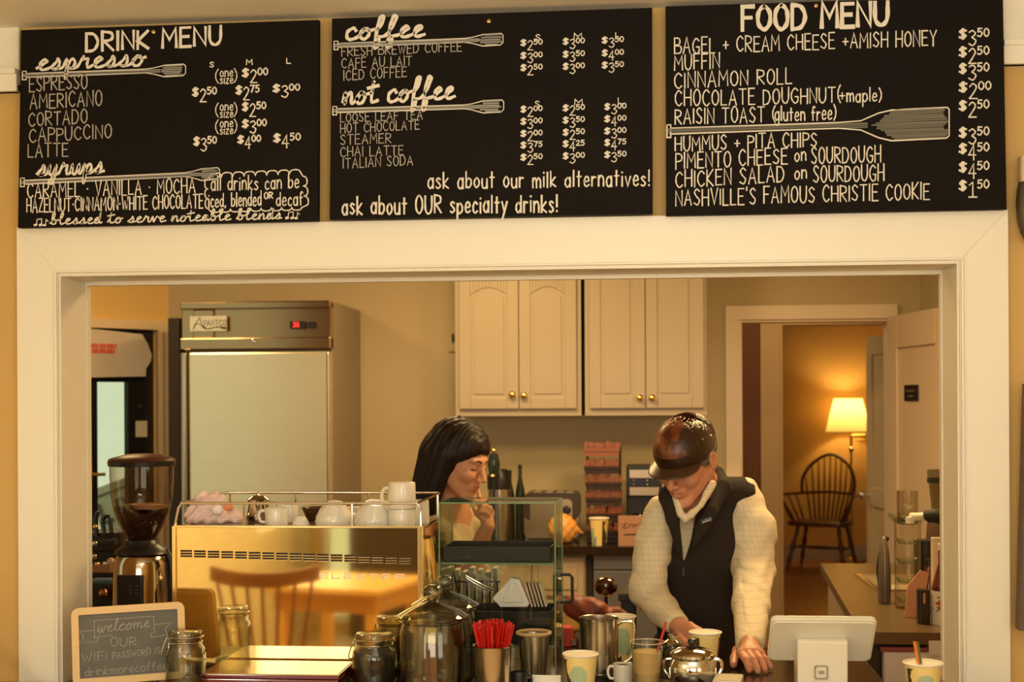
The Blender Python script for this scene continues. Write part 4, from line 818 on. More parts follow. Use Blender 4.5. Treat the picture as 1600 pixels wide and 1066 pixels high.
for (a, b, c_, d) in ((sx0 - .022, sx1 + .022, sy0 - .022, sy0), (sx0 - .022, sx1 + .022, sy1, sy1 + .022), (sx0 - .022, sx0, sy0, sy1), (sx1, sx1 + .022, sy0, sy1)): m.box((a, c_, CTR), (b, d, CTR + .004))
m.build('rim', mat('sink_rim', (.72, .6, .4), .2, 1), sk, bevel=.002)
bc = thing('base_cabinet', (1.0, ya, 0), 'long white base cabinet carrying the sink worktop', 'cabinet')
m = MB(); m.prism([(xa + .04, ya + .55), (XRW, ya + .55), (XRW, yb_ - .03), (xb + .03, yb_ - .03)], .0, CTR - .036, 'z')
m.build('cabinet_body', M_whiteK, bc)
m = MB()
for k in range(3):
    y0 = ya + .56 + k * .38; fx = lambda y: xa + .026 + (xb - xa) * (y - ya) / (yb_ - ya); m.prism([(fx(y0), y0), (fx(y0) + .02, y0), (fx(y0 + .36) + .02, y0 + .36), (fx(y0 + .36), y0 + .36)], .12, CTR - .06, 'z')
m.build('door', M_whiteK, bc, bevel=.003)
uf = thing('undercounter_fridge', (1.0, ya + .03, 0), 'grey white undercounter fridge facing us at the worktop end', 'refrigerator')
Yp = ya + .02; m = MB(); m.box((PX(1352, Yp), Yp + .02, 0), (XRW, ya + .54, CTR - .036)); m.build('body', M_black, uf)
m = MB(); m.box((PX(1377, Yp), Yp - .015, .05), (XRW, Yp + .02, HZ(1400, 1016, Yp))); m.build('door', mat('fridge_grey_white', K(176, 146, 100), .5), uf, bevel=.006)
m = MB(); m.box((PX(1372, Yp), Yp - .02, HZ(1400, 1017, Yp)), (PX(1446, Yp), Yp + .02, HZ(1400, 1010, Yp))); m.build('brand_strip', mat('red_brown_strip', K(100, 40, 22), .4), uf)
m = MB(); m.box((PX(1447, Yp), Yp - .022, HZ(1400, 1022, Yp)), (XRW, Yp + .0, HZ(1400, 999, Yp))); m.build('grille', mat('fridge_grey_white', K(176, 146, 100), .5), uf)
m = MB(); m.tube([P(1478, 1040, Yp - .02), P(1462, 1066, Yp - .02), P(1440, 1100, Yp - .02)], .006, 6); tag(m.build('cable', M_black), 'black cable hanging across the undercounter fridge door', 'cable')
# ------------------------------------------------------------------ things on the right worktop
def rz(u, v): return PZ(u, v, CTR)
# clear cup dispenser: a tall clear tube with stacked cups and an outer rim
yy = 4.62; x = PX(1417, yy); o = thing('cup_dispenser', (x, yy, CTR), 'tall clear tube of stacked plastic cups on the sink worktop', 'dispenser')
ht = HZ(1, 766, yy) - CTR; hr = HZ(1, 806, yy) - CTR
m = MB(); m.lathe((x, yy, CTR), [(.040, 0), (.042, .01), (.042, hr)], 32); m.lathe((x, yy, CTR), [(.033, hr - .02), (.034, ht), (.032, ht), (.031, hr - .02)], 32); m.build('tube', glass('cloudy_glass', (.92, .90, .84), 2.2, .06, edge=(.5, .46, .38)), o, smooth=True)
m = MB(); m.lathe((x, yy, CTR), [(.044, hr - .015), (.062, hr + .005), (.064, hr + .015), (.060, hr + .014), (.042, hr - .01)], 32); m.build('rim', M_glass, o, smooth=True)
for k in range(4):
    zz = .02 + k * (hr - .04) / 4; m = MB(); m.lathe((x, yy, CTR), [(.030, zz), (.036, zz + .012), (.038, zz + .016), (.035, zz + .012), (.029, zz)], 24); m.build('nested_cup', M_glass, o, smooth=True)
# white paper roll lying on a black holder
yy = 4.45; p = P(1422, 808, yy); q = P(1500, 806, yy + .02); o = thing('towel_roll_arm', tuple(p), 'white horizontal wall arm holding a black cloth above the bottles', 'holder')
m = MB(); m.tube([p + Vector((0, 0, 0)), q], [.013, .013], 16); m.tube([p + Vector((.0, 0, 0)), p + Vector((0, 0, -.02))], .013, 12); m.build('arm', mat('white_plastic', (.78, .74, .64), .35), o, smooth=True)
# black cloth over the arm
def cloth(Q): return smin(smin(s_cone(Q, (0, 0, 0), (.03, 0, -.005), .020, .018), s_cone(Q, (.03, 0, 0), (.075, 0, -.02), .020, .03), .02), s_cone(Q, (.07, 0, -.01), (.07, .0, -.09), .028, .016), .02) + .002 * np.sin(Q[..., 0] * 200 + Q[..., 2] * 90)
tag(sdf_obj('black_cloth', (-.04, -.05, -.13), (.12, .05, .05), .005, cloth, M_blackm, M=Matrix.Translation(P(1452, 806, yy - .02))), 'black cloth draped over the white arm by the right jamb', 'cloth')
# blender jar
yy = 4.85; x = PX(1474, yy); o = thing('blender', (x, yy, CTR), 'smoky blender jar with a dark band at the right jamb', 'blender'); h1_ = HZ(1, 735, yy) - CTR; h2_ = HZ(1, 798, yy) - CTR
MB().lathe((x, yy, CTR), [(.07, 0), (.075, .02), (.055, h2_ - .02), (.045, h2_)], 24).build('motor_base', mat('blender_base', (.07, .035, .02), .35), o, smooth=True)
MB().lathe((x, yy, CTR), [(.040, h2_), (.050, h1_ - .05), (.054, h1_ - .03)], 24).build('jar', glass('smoky_glass', (.5, .42, .33), 1.6), o, smooth=True)
MB().lathe((x, yy, CTR), [(.056, h1_ - .045), (.056, h1_ - .032), (.050, h1_ - .03)], 24).build('band', M_black, o, smooth=True)
MB().lathe((x, yy, CTR), [(.055, h1_ - .03), (.056, h1_ - .004), (.05, h1_), (.001, h1_ + .001)], 24).build('lid', glass('lid_glass', (.55, .5, .45), 1.6), o, smooth=True)
# dark grinder body between
yy = 4.75; x = PX(1446, yy); lathe_thing('canister', 'plain dark canister behind the syrup bottle', 'canister', x, yy, CTR, [('body', [(.038, 0), (.040, HZ(1, 858, yy) - CTR)], mat('canister_dark', (.02, .014, .012), .3)), ('lid', [(.041, HZ(1, 858, yy) - CTR), (.041, HZ(1, 838, yy) - CTR), (.001, HZ(1, 837, yy) - CTR)], M_black)])
# pump bottle and syrup bottles
yy = 4.30; x = PX(1473, yy); zl0, zl1, zt4 = HZ(1, 976, yy) - CTR, HZ(1, 912, yy) - CTR, HZ(1, 868, yy) - CTR
o = thing('syrup_bottle', (x, yy, CTR), 'dark red syrup bottle with a white strawberry label', 'bottle', 'syrup bottles at the right jamb')
M_syr = mat('dark_red_syrup', (.10, .012, .008), .08, coat=1); r = .037
MB().lathe((x, yy, CTR), [(r, 0), (r, zl1 + .004), (r * .9, zl1 + .02), (r * .42, zt4 - .01), (r * .38, zt4 + .03)], 28).build('bottle_body', M_syr, o, smooth=True)
m = MB(); m.lathe((x, yy, CTR), [(r + .0008, zl0), (r + .0008, zl1)], 48, mfn=lambda a, z: 0); m.build('label_wrap', mat('label_white', (.72, .68, .60), .5), o, smooth=True)
def on_cyl(x, y, r): 
    return lambda u, v, l: (lambda q: Vector((q.x, y - math.sqrt(max(0, (r + .001 + l) ** 2 - (q.x - x) ** 2)), q.z)))(P(u, v, y - r))
cc = Chalk(on_cyl(x, yy, r)); cc.stroke([(1466, 944), (1470, 940), (1474, 945), (1470, 949), (1466, 944)], 5); cc.mb.build('strawberry_print', mat('label_red', (.45, .04, .02), .5), o)
cc = Chalk(on_cyl(x, yy, r)); cc.stroke([(1460, 933), (1466, 935), (1472, 932)], 2); cc.stroke([(1460, 953), (1466, 950), (1472, 955)], 2.4); cc.stroke([(1464, 957), (1470, 951)], 1.5); cc.mb.build('leaf_print', mat('label_green', (.05, .12, .03), .5), o)
cc = Chalk(on_cyl(x, yy, r)); cc.text('IN', 1461, 924, 1467, 925, 6, 1.1, 0); cc.mb.build('label_lettering', M_rackd, o)
MB().lathe((x, yy, CTR), [(.016, zt4 + .03), (.017, zt4 + .05), (.001, zt4 + .052)], 16).build('cap', mat('cream_cap', (.7, .6, .42), .4), o, smooth=True)
yy = 4.52; x = PX(1450, yy); o = thing('syrup_bottle', (x, yy, CTR), 'unlabelled reddish-brown syrup bottle beside the clear cup tube', 'bottle', 'syrup bottles at the right jamb'); h = HZ(1, 875, yy) - CTR
MB().lathe((x, yy, CTR), [(.026, 0), (.026, h * .6), (.012, h * .9), (.012, h)], 24).build('bottle_body', M_syr, o, smooth=True); MB().lathe((x, yy, CTR), [(.014, h), (.014, h + .02), (.001, h + .021)], 16).build('cap', M_black, o, smooth=True)
yy = 4.40; x = PX(1478, yy); h = HZ(1, 838, yy) - CTR; o = thing('paper_packet', (x, yy, CTR), 'cream paper packet standing behind the strawberry syrup', 'packet')
m = MB(); m.rbox((x - .035, yy + .03, CTR + .0), (x + .03, yy + .08, CTR + h), .015); m.build('packet_body', mat('cream_paper', (.72, .60, .42), .6), o, smooth=True); m = MB(); m.box((x - .02, yy + .028, CTR + h * .75), (x - .01, yy + .031, CTR + h * .9)); m.build('red_print', mat('label_red', (.45, .04, .02), .5), o)
# dark pouch standing by the sink
yy = 4.72; x = PX(1380, yy); o = thing('coffee_pouch', (x, yy, CTR), 'slim dark pouch standing upright beside the sink', 'pouch'); h = HZ(1, 834, yy) - CTR
sdf_obj('pouch_body', (-.05, -.05, 0), (.05, .05, h + .02), .005, lambda Q: np.maximum(s_ell(Q, (0, 0, h * .3), (.022, .035, h * .72)), -Q[..., 2] + .003) , mat('grey_foil', (.16, .13, .10), .3, .4, noise=.4, nscale=25), o, M=Matrix.Translation((x, yy, CTR)))
m = MB(); m.tube([(x - .012, yy - .01, CTR + .06), (x - .02, yy, CTR + h * .5), (x - .008, yy, CTR + h * .8), (x + .012, yy, CTR + h + .0)], [.008, .006, .007, .008], 8, smooth=5); m.build('black_edge', M_black, o, smooth=True)
# small salmon tray and black clip near the bottles
yy = 4.36; a = PX(1432, yy); m = MB(); m.prism([(a - .03, CTR + .001), (a + .02, CTR + .001), (a + .045, CTR + .14), (a + .02, CTR + .15), (a - .02, CTR + .10)], yy + .05, yy + .056, 'y'); tag(m.build('salmon_card', mat('salmon_paper', (.55, .26, .14), .6)), 'salmon pink card leaning behind the red syrup', 'card')
yy = 4.28; a = PX(1443, yy); m = MB(); m.rbox((a - .018, yy, CTR), (a + .018, yy + .04, HZ(1, 912, yy)), .008); o = m.build('small_box', M_black); tag(o, 'small black box with a pale slot left of the strawberry syrup', 'box'); 
m = MB(); m.rbox((a - .004, yy - .001, HZ(1, 932, yy)), (a + .002, yy, HZ(1, 916, yy)), .003, axis='y'); s_ = m.build('slot', mat('salmon_paper', (.55, .26, .14), .6)); s_.parent = o

# ------------------------------------------------------------------ hall: windsor armchair and floor lamp
def windsor(x, y, rz, lab, s=1.0, mt=None, H=1.07):
    mt = mt or M_wood_dk; o = thing('windsor_chair', (x, y, 0), lab, 'chair', None)
    R = Matrix.Translation((x, y, 0)) @ Matrix.Rotation(rz, 4, 'Z') @ Matrix.Scale(s, 4)
    m = MB(); ring = [p[:2] for p in cr([(-.27, -.20, 0), (0, -.25, 0), (.27, -.20, 0), (.25, .12, 0), (.12, .22, 0), (-.12, .22, 0), (-.25, .12, 0)], 5, True)]; m.prism(ring, .415, .455, 'z', M=R); m.build('seat', mt, o, bevel=.008)
    for sx in (-1, 1):
        for sy in (-1, 1):
            a = Vector((sx * .19, sy * .13, .42)); b = Vector((sx * .27, sy * .22 - .02, 0)); pts = [a.lerp(b, t) for t in (0, .15, .3, .4, .5, .62, .75, .88, 1)]
            m = MB(); m.tube([R @ p for p in pts], [q * s for q in (.016, .020, .014, .023, .024, .013, .022, .015, .011)], 10); m.build('leg', mt, o, smooth=True)
    m = MB(); m.tube([R @ Vector(p) for p in ((-.235, -.17, .2), (-.235, .15, .2))], .011 * s, 8); m.tube([R @ Vector(p) for p in ((.235, -.17, .2), (.235, .15, .2))], .011 * s, 8); m.tube([R @ Vector(p) for p in ((-.235, 0, .2), (0, 0, .2), (.235, 0, .2))], [.010 * s, .018 * s, .010 * s], 8); m.build('stretcher', mt, o, smooth=True)
    arm = cr([(-.36, -.24, .70), (-.33, -.05, .70), (-.25, .17, .70), (0, .25, .71), (.25, .17, .70), (.33, -.05, .70), (.36, -.24, .70)], 6)
    m = MB(); m.tube([R @ p for p in arm], .017 * s, 8, flat=.8); m.build('arm_rail', mt, o, smooth=True)
    hoop = cr([(-.25, .17, .70), (-.25, .20, .84), (-.17, .25, H - .09), (0, .28, H), (.17, .25, H - .09), (.25, .20, .84), (.25, .17, .70)], 8)
    m = MB(); m.tube([R @ p for p in hoop], .015 * s, 8); m.build('hoop', mt, o, smooth=True)
    for k in range(9):
        t = (k - 4) / 4; xb, xt = .15 * t, .225 * t; zt_h = .0
        zt_h = H - (H - .84) * max(0, (abs(t) ** 2.6)) * .92 - .01; m = MB(); m.tube([R @ Vector((xb, .17 - .04 * t * t, .45)), R @ Vector((xt * .92, .245 - .05 * t * t, .72)), R @ Vector((xt, .27 - .06 * t * t, zt_h))], [.010 * s, .009 * s, .006 * s], 6); m.build('spindle', mt, o, smooth=True)
    for sx in (-1, 1):
        for k, (yb2, ya2, f) in enumerate(((-.16, -.20, 1.6), (-.03, -.06, .8), (.08, .07, .8))):
            m = MB(); a = Vector((sx * (.225 - .01 * k), yb2, .45)); b = Vector((sx * (.345 - .035 * k), ya2, .69)); m.tube([R @ a.lerp(b, t) for t in (0, .3, .6, 1)], [.010 * s * f, .014 * s * f, .009 * s * f, .008 * s * f], 8); m.build('arm_post', mt, o, smooth=True)
    return o
windsor(PX(1284, 13.2), 13.2, math.radians(-24), 'dark Windsor armchair standing in front of the hall floor lamp', 1.0)
YL = 13.72; xl = PX(1328, YL); zs0, zs1 = HZ(1, 679, YL), HZ(1, 630, YL)
lp = thing('floor_lamp', (xl, YL, 0), 'brass floor lamp with a glowing cream shade in the hall', 'lamp')
M_shade = bpy.data.materials.new('lamp_shade_cloth'); M_shade.use_nodes = True; nt = M_shade.node_tree; b = nt.nodes['Principled BSDF']; b.inputs['Base Color'].default_value = (.85, .72, .36, 1); b.inputs['Roughness'].default_value = .8
b.inputs['Emission Color'].default_value = (1, .80, .24, 1); b.inputs['Emission Strength'].default_value = .16
tl = nt.nodes.new('ShaderNodeBsdfTranslucent'); tl.inputs[0].default_value = (.9, .75, .36, 1); mxs = nt.nodes.new('ShaderNodeMixShader'); mxs.inputs[0].default_value = .35
nt.links.new(b.outputs[0], mxs.inputs[1]); nt.links.new(tl.outputs[0], mxs.inputs[2]); nt.links.new(mxs.outputs[0], nt.nodes['Material Output'].inputs[0])
xs_ = PX(1325, YL); m = MB(); m.lathe((xs_, YL, 0), [(.215, zs0), (.135, zs1)], 40); m.lathe((xs_, YL, 0), [(.217, zs0), (.217, zs0 + .008)], 40)
m.f = [f for f in m.f if len(f) == 4]; m.m = m.m[:len(m.f)]; m.build('lamp_shade', M_shade, lp, smooth=True, recalc=False)
m = MB(); m.tube([(xl + .01, YL, .03), (xl + .01, YL, zs0 + .12)], .011, 10); m.lathe((xl, YL, 0), [(.13, 0), (.13, .015), (.03, .04), (.02, .05)], 24); m.build('pole', mat('lamp_brass', (.45, .28, .10), .3, 1), lp, smooth=True)
m = MB(); m.ball((xl + .01, YL, HZ(1, 705, YL)), .028); m.build('ball_joint', mat('gold_ball', (.95, .78, .4), .15, 1), lp, smooth=True)
m = MB(); m.tube([(xl + .01, YL, HZ(1, 684, YL)), (PX(1352, YL), YL, HZ(1, 684, YL))], .012, 8); m.tube([(xl + .01, YL, HZ(1, 690, YL)), (PX(1350, YL), YL, HZ(1, 691, YL))], .006, 8); m.build('swing_arm', mat('gold_ball', (.95, .78, .4), .15, 1), lp, smooth=True)
MB().ball((xs_, YL, (zs0 + zs1) / 2), .03).build('bulb', mat('bulb', (1, .9, .6), .4, emit=(1, .75, .32), estr=3), lp, smooth=True)
l = bpy.data.lights.new('lamp_bulb', 'POINT'); l.energy = 15; l.color = (1, .68, .27); l.shadow_soft_size = .05; lo = bpy.data.objects.new('lamp_bulb', l); COL.objects.link(lo); lo.location = (xs_, YL, (zs0 + zs1) / 2 + .06)

# ------------------------------------------------------------------ cafe side furniture (mirrored in the brass, one chair back at the picture edge)
def crest_chair(x, y, rz, lab, s=1.0, zs=.45, zc=.86, mt=None):
    mt = mt or M_wood_chair; o = thing('spindle_chair', (x, y, 0), lab, 'chair', 'wooden chairs on the cafe side'); R = Matrix.Translation((x, y, 0)) @ Matrix.Rotation(rz, 4, 'Z') @ Matrix.Scale(s, 4)
    ring = [p[:2] for p in cr([(-.21, -.20, 0), (0, -.23, 0), (.21, -.20, 0), (.20, .15, 0), (0, .20, 0), (-.20, .15, 0)], 5, True)]; m = MB(); m.prism(ring, zs - .04, zs, 'z', M=R); m.build('seat', mt, o, bevel=.008)
    for sx in (-1, 1):
        for sy in (-1, 1): m = MB(); m.tube([R @ Vector((sx * .15, sy * .13, zs - .04)), R @ Vector((sx * .19, sy * .17, zs * .5)), R @ Vector((sx * .22, sy * .2, 0))], [.018, .021, .013], 10); m.build('leg', mt, o, smooth=True)
        m = MB(); m.tube([R @ Vector((sx * .18, -.16, zs * .4)), R @ Vector((sx * .18, .16, zs * .4))], .011, 8); m.build('stretcher', mt, o, smooth=True)
    cb_ = [p for p in cr([(-.235, .16, zc), (-.12, .235, zc - .015), (0, .255, zc - .02), (.12, .235, zc - .015), (.235, .16, zc)], 6)]
    m = MB()
    n = len(cb_); vs = [];
    for p in cb_: vs += [R @ Vector((p.x, p.y - .012, p.z - .035)), R @ Vector((p.x, p.y + .012, p.z - .035)), R @ Vector((p.x, p.y + .012, p.z + .03)), R @ Vector((p.x, p.y - .012, p.z + .03))]
    m.add(vs, [(i * 4 + a, i * 4 + (a + 1) % 4, i * 4 + 4 + (a + 1) % 4, i * 4 + 4 + a) for i in range(n - 1) for a in range(4)] + [(0, 1, 2, 3), (n * 4 - 1, n * 4 - 2, n * 4 - 3, n * 4 - 4)]); m.build('crest_rail', mt, o, smooth=True, bevel=.006)
    for k in range(7):
        t = (k - 3) / 3; m = MB(); m.tube([R @ Vector((.14 * t, .17 - .03 * t * t, zs)), R @ Vector((.205 * t, .245 - .07 * t * t, zc - .02))], [.011, .008], 8); m.build('spindle', mt, o, smooth=True)
    return o
crest_chair(-1.62, .92, math.radians(-6), 'brown spindle-back chair mirrored in the brass panel', 1.0, mt=mat('mirrored_chair_wood', (.30, .12, .035), .4, noise=.3))
windsor(PX(3, 2.98) - .232, 2.72, 0, 'brown hoop-back chair at the lower left picture edge', 1.0, mt=M_wood_chair, H=1.15)
tb = thing('cafe_table', (-1.45, .10, 0), 'honey wood cafe table reflected in the brass panel', 'table')
R = Matrix.Translation((-1.45, .10, 0)) @ Matrix.Rotation(math.radians(14), 4, 'Z'); M_honey = mat('honey_wood', (.80, .48, .14), .35, noise=.15)
m = MB(); m.box((-.30, -.30, .67), (.30, .30, .70), M=R); m.build('tabletop', M_honey, tb, bevel=.004); m = MB(); m.box((-.27, -.27, .58), (.27, .27, .67), M=R); m.build('apron', mat('honey_wood_dark', (.55, .28, .07), .4), tb)
for sx in (-1, 1):
    for sy in (-1, 1): m = MB(); m.box((sx * .24 - .025, sy * .24 - .025, 0), (sx * .24 + .025, sy * .24 + .025, .58), M=R); m.build('leg', M_honey, tb)
sf = thing('sideboard', (-1.05, -2.2, 0), 'dark low sideboard reflected in the brass panel', 'sideboard'); m = MB(); m.box((-1.9, -2.5, .05), (-.5, -2.0, 1.15)); m.build('body', mat('dark_sideboard', (.05, .03, .015), .5), sf, bevel=.01); m = MB(); m.box((-1.93, -2.55, 1.15), (-.46, -1.96, 1.19)); m.build('top', mat('dark_sideboard', (.05, .03, .015), .5), sf)
# things hanging at the right edge on the cafe wall
yy = 3.24; pc = P(1606, 300, yy)
o = thing('hanging_plaque', (pc.x, yy, pc.z), 'dark oval hanging plaque with a pale top at the right picture edge', 'plaque')
m = MB(); m.ball((pc.x + .012, yy + .02, P(1600, 318, yy).z), (.034, .02, .092)); m.build('plaque_body', mat('plaque_dark', (.05, .035, .015), .35), o, smooth=True)
m = MB(); m.rbox((pc.x - .014, yy + .0, P(1600, 283, yy).z), (pc.x + .05, yy + .04, P(1600, 243, yy).z), .008); m.build('plaque_top', mat('plaque_pale', F(200, 160, 100), .5), o)
m = MB(); a1, a2, a3, a4 = P(1603, 600, yy), P(1592, 985, yy), P(1640, 985, yy), P(1640, 600, yy)
m.prism([(a1.x, a1.z), (a2.x, a2.z), (a3.x, a3.z), (a4.x, a4.z)], yy - .01, yy + .03, 'y'); tag(m.build('hanging_apron', mat('grey_fabric', (.15, .11, .085), .9, bump=.5, bscale=250)), 'grey-brown cloth hanging at the right picture edge', 'cloth')
# ------------------------------------------------------------------ service worktop
xr = PZ(1348, 1026, CTR).x; xl4 = PX(976, 4.3)
m = MB(); T = .04
m.prism([(XO - .05, 3.08), (XO2 + .05, 3.08), (XO2 + .05, Yc - .012), (XR - .012, Yc - .012), (XR - .012, Yw - .0), (xr, Yw), (xr, 3.74), (xl4, 3.74), (xl4, 4.34), (-1.9, 4.34), (-1.9, Yb + .02), (XL + .013, Yb + .02), (XL + .013, Yc - .012), (XO - .05, Yc - .012)], CTR - T, CTR, 'z')
tag(m.build('service_worktop', M_stone, bevel=.004), 'dark polished service worktop running through the opening', 'worktop')
m = MB(); m.box((-1.88, Yb + .05, 0), (xl4 - .04, 4.28, CTR - T - .001)); tag(m.build('service_cabinet', M_whiteK), 'white cabinet carrying the espresso machine end of the worktop', 'cabinet')
m = MB(); m.box((xl4 + .02, Yb + .02, 0), (xr - .02, 3.68, CTR - T - .001)); tag(m.build('till_cabinet', M_whiteK), 'low cabinet under the till end of the service worktop', 'cabinet')
m = MB(); m.box((XO - .02, 3.12, 0), (XO2 + .02, Yc - .001, CTR - T - .001)); tag(m.build('counter_front', M_white), 'white panelled counter front on the cafe side', 'counter')

# ------------------------------------------------------------------ espresso machine
pL, pR = P(272, 822, 3.43), P(658, 825, 3.43); dm = (pR - pL); dm.z = 0; Wm = dm.length; dm.normalize(); Dm = .46
MM = Matrix(((dm.x, -dm.y, 0, pL.x), (dm.y, dm.x, 0, pL.y), (0, 0, 1, 0), (0, 0, 0, 1)))
def atm(u, v, dy=0):
    nn = MM.to_3x3() @ Vector((0, 1, 0)); d = ray(u, v); E = Vector((0, 0, EYE)); t = (Vector((pL.x, pL.y, 0)) + nn * dy - E).dot(nn) / d.dot(nn); q = E + d * t; return (q - Vector((pL.x, pL.y, 0))).dot(dm), q.z
zt = (pL.z + pR.z) / 2; zb = CTR + .012
em = thing('espresso_machine', tuple(MM @ Vector((Wm / 2, Dm / 2, CTR))), 'wide polished brass espresso machine on the worktop, its back towards us', 'espresso machine')
m = MB(); fr_ = .012
m.prism([(0, zt), (.012, zt), (.012, zb), (.0, zb)], 0, Wm, 'x', M=MM); bp_ = m.build('back_panel', M_brass, em, bevel=.002)
m = MB(); m.box((-.004, -.006, zb), (.006, .016, zt + .002), M=MM); m.box((Wm - .008, -.008, zb), (Wm + .006, .018, zt + .002), M=MM); m.box((0, -.003, zt - .003), (Wm, .016, zt + .003), M=MM); m.build('edge_trim', mat('brass_trim', (.93, .72, .34), .18, 1), em, bevel=.001)
# vent slots cut as dark recess strips with bright lips
m = MB()
for k in range(17):
    ua = 282 + k * 21.35; va = 861 + k * .62
    for j in range(3):
        a, z = atm(ua, va + j * 4); b, _ = atm(ua + 18, va + j * 4); hh = .0024
        t_ = (zt - z) * 0; m.box((a, -.0008 + t_, z - hh), (b, .004 + t_, z + hh), M=MM)
m.build('vent_slots', mat('vent_dark', (.03, .018, .006), .6), em)
m = MB()
for k in range(17):
    ua = 282 + k * 21.35; va = 861 + k * .62
    for j in range(3):
        a, z = atm(ua, va + j * 4 + 2); b, _ = atm(ua + 18, va + j * 4 + 2); t_ = (zt - z) * 0; m.box((a, -.0022 + t_, z - .0008), (b, .002 + t_, z + .0008), M=MM)
m.build('vent_lip', mat('brass_trim', (.93, .72, .34), .18, 1), em)
# side shells and body
for sx, nm in ((0, 'side_shell'), (1, 'side_shell')):
    m = MB(); x0 = -.002 if not sx else Wm - .006; pts = [(.02, zt - .002), (Dm * .5, zt - .002), (Dm, zt - .05), (Dm, zb + .20), (Dm * .75, zb + .12), (Dm * .8, zb), (.02, zb)]
    m.prism([(y, z) for y, z in pts], x0 + 0, x0 + .012, 'x', M=MM); m.build(nm, M_brass, em, bevel=.004)
m = MB(); a = Wm + .008
m.tube([MM @ Vector((a, .05, zt - .03)), MM @ Vector((a + .006, .07, zb + .2)), MM @ Vector((a, .10, zb + .05))], [.02, .026, .022], 12, smooth=6); m.build('side_bulge', M_brass, em, smooth=True)
m = MB(); m.box((.012, .014, zb + .18), (Wm - .012, Dm - .02, zt - .02), M=MM); m.build('body', M_steel, em)
m = MB(); m.box((.01, .014, zt - .02), (Wm - .01, Dm - .03, zt - .008), M=MM); m.build('cup_tray', mat('cup_tray', (.20, .13, .07), .3, .7), em)
m = MB(); m.box((.01, .014, zb), (Wm - .01, Dm + .02, zb + .06), M=MM); m.build('drip_tray', M_steel, em)
for gx in (.28, .62):
    m = MB(); m.lathe((0, 0, 0), [(.034, 0), (.036, .06), (.03, .08)], 20, M=MM @ Matrix.Translation((Wm * gx, Dm - .06, zb + .14))); m.tube([MM @ Vector((Wm * gx, Dm - .05, zb + .155)), MM @ Vector((Wm * gx, Dm + .13, zb + .14))], .013, 10); m.build('group_head', M_chrome, em, smooth=True)
for gx in (.05, .95):
    for gy in (.05, Dm - .05): m = MB(); m.lathe((0, 0, 0), [(.02, 0), (.02, .014)], 14, M=MM @ Matrix.Translation((Wm * gx, gy, CTR))); m.build('foot', M_black, em)
# maker's name: thin bright letters widely spaced
c = Chalk(lambda u, v, l: (lambda q: MM @ Vector((q[0], -.0012 - l + (zt - q[1]) * 0, q[1])))(atm(u, v)))
for ch, u0, u1 in (('E', 500, 511), ('L', 519, 530), ('E', 538, 548), ('K', 559, 571), ('T', 578, 591), ('R', 598, 609), ('A', 619, 631)):
    w_, st = {'R': (.5, '0,0 0,1 .5,1 .5,.5 0,.5;.15,.5 .5,0'), 'A': (.5, '0,0 0,1 .5,1 .5,0;0,.45 .5,.45'), 'E': (.5, '.5,1 0,1 0,0 .5,0;0,.5 .5,.5')}.get(ch, G[ch])
    for pts in parse(st): c.stroke([(u0 + p[0] / w_ * (u1 - u0), 904 - p[1] * 7.5 + (u0 - 500) * .012) for p in pts], 1.7)
c.mb.build('name_lettering', mat('name_pale', (.95, .86, .8), .35, .3), em)
# gallery rail
def railz(u, v, dy): a, z = atm(u, v, dy); return MM @ Vector((a, dy, z))
zr = atm(460, 787)[1]; m = MB()
A = [(.004, .01), (.004, Dm - .05), (Wm - .004, Dm - .05), (Wm - .004, .01)]; rr = .0035
f = lambda x, y, z: MM @ Vector((x, y, z))
m.tube([f(.0, .006, zt), f(.010, .006, zr - .012), f(.018, .006, zr), f(Wm - .012, .006, zr), f(Wm - .003, .006, zr - .010), f(Wm - .002, .006, zt)], rr, 8)
m.tube([f(.018, .006, zr), f(.016, Dm - .04, zr), f(Wm - .014, Dm - .04, zr), f(Wm - .012, .006, zr)], rr, 8)
m.build('gallery_rail', M_chrome, em, smooth=True)
for uu in (380, 549):
    a, _ = atm(uu, 800); m = MB(); m.tube([f(a, .006, zt), f(a, .006, zr)], rr, 8); m.build('rail_post', M_chrome, em, smooth=True)
for a in (.02, Wm * .33, Wm * .66, Wm - .02): m = MB(); m.tube([f(a, Dm - .04, zt - .02), f(a, Dm - .04, zr)], rr, 8); m.build('rail_post', M_chrome, em, smooth=True)

# ---- cups and things on top
ztp = zt - .008
def on_mach(u, dy): a, _ = atm(u, 800, dy); return MM @ Vector((a, dy, ztp))
def mug(x, y, z, r, h, ang, lab, inv=False, group='white cups on the espresso machine', name='mug', bowl=False, col=None, handle=True, inner=None):
    if group.endswith('machine'): r *= .9; h *= .9
    o = thing(name, (x, y, z), lab, 'cup', group); col = col or M_ceramic
    if bowl: prof = [(r * .50, 0), (r * .52, h * .05), (r * .74, h * .30), (r * .92, h * .62), (r, h), (r * .95, h), (r * .86, h * .60), (r * .66, h * .30), (.0001, h * .14)]
    else: prof = [(r * .90, 0), (r * .95, h * .03), (r * .97, h * .3), (r, h * .97), (r * .985, h), (r * .93, h * .99), (r * .89, h * .1), (.0001, h * .08)]
    if inv: prof = [(q, h - b) for q, b in prof]
    MB().lathe((x, y, z), prof, 36).build('bowl', [col], o, smooth=True)
    if handle:
        ca, sa = math.cos(ang), math.sin(ang); k = 1 if not inv else -1; q = lambda d, t: (x + ca * d, y + sa * d, z + (h * t if not inv else h * (1 - t)))
        rr2 = r * (.92 if not bowl else .9); MB().tube([q(rr2, .84), q(r * 1.35, .84), q(r * 1.55, .58), q(r * 1.35, .28), q(r * .86, .24)], r * .11, 8, smooth=6, flat=1.3).build('handle', col, o, smooth=True)
    return o
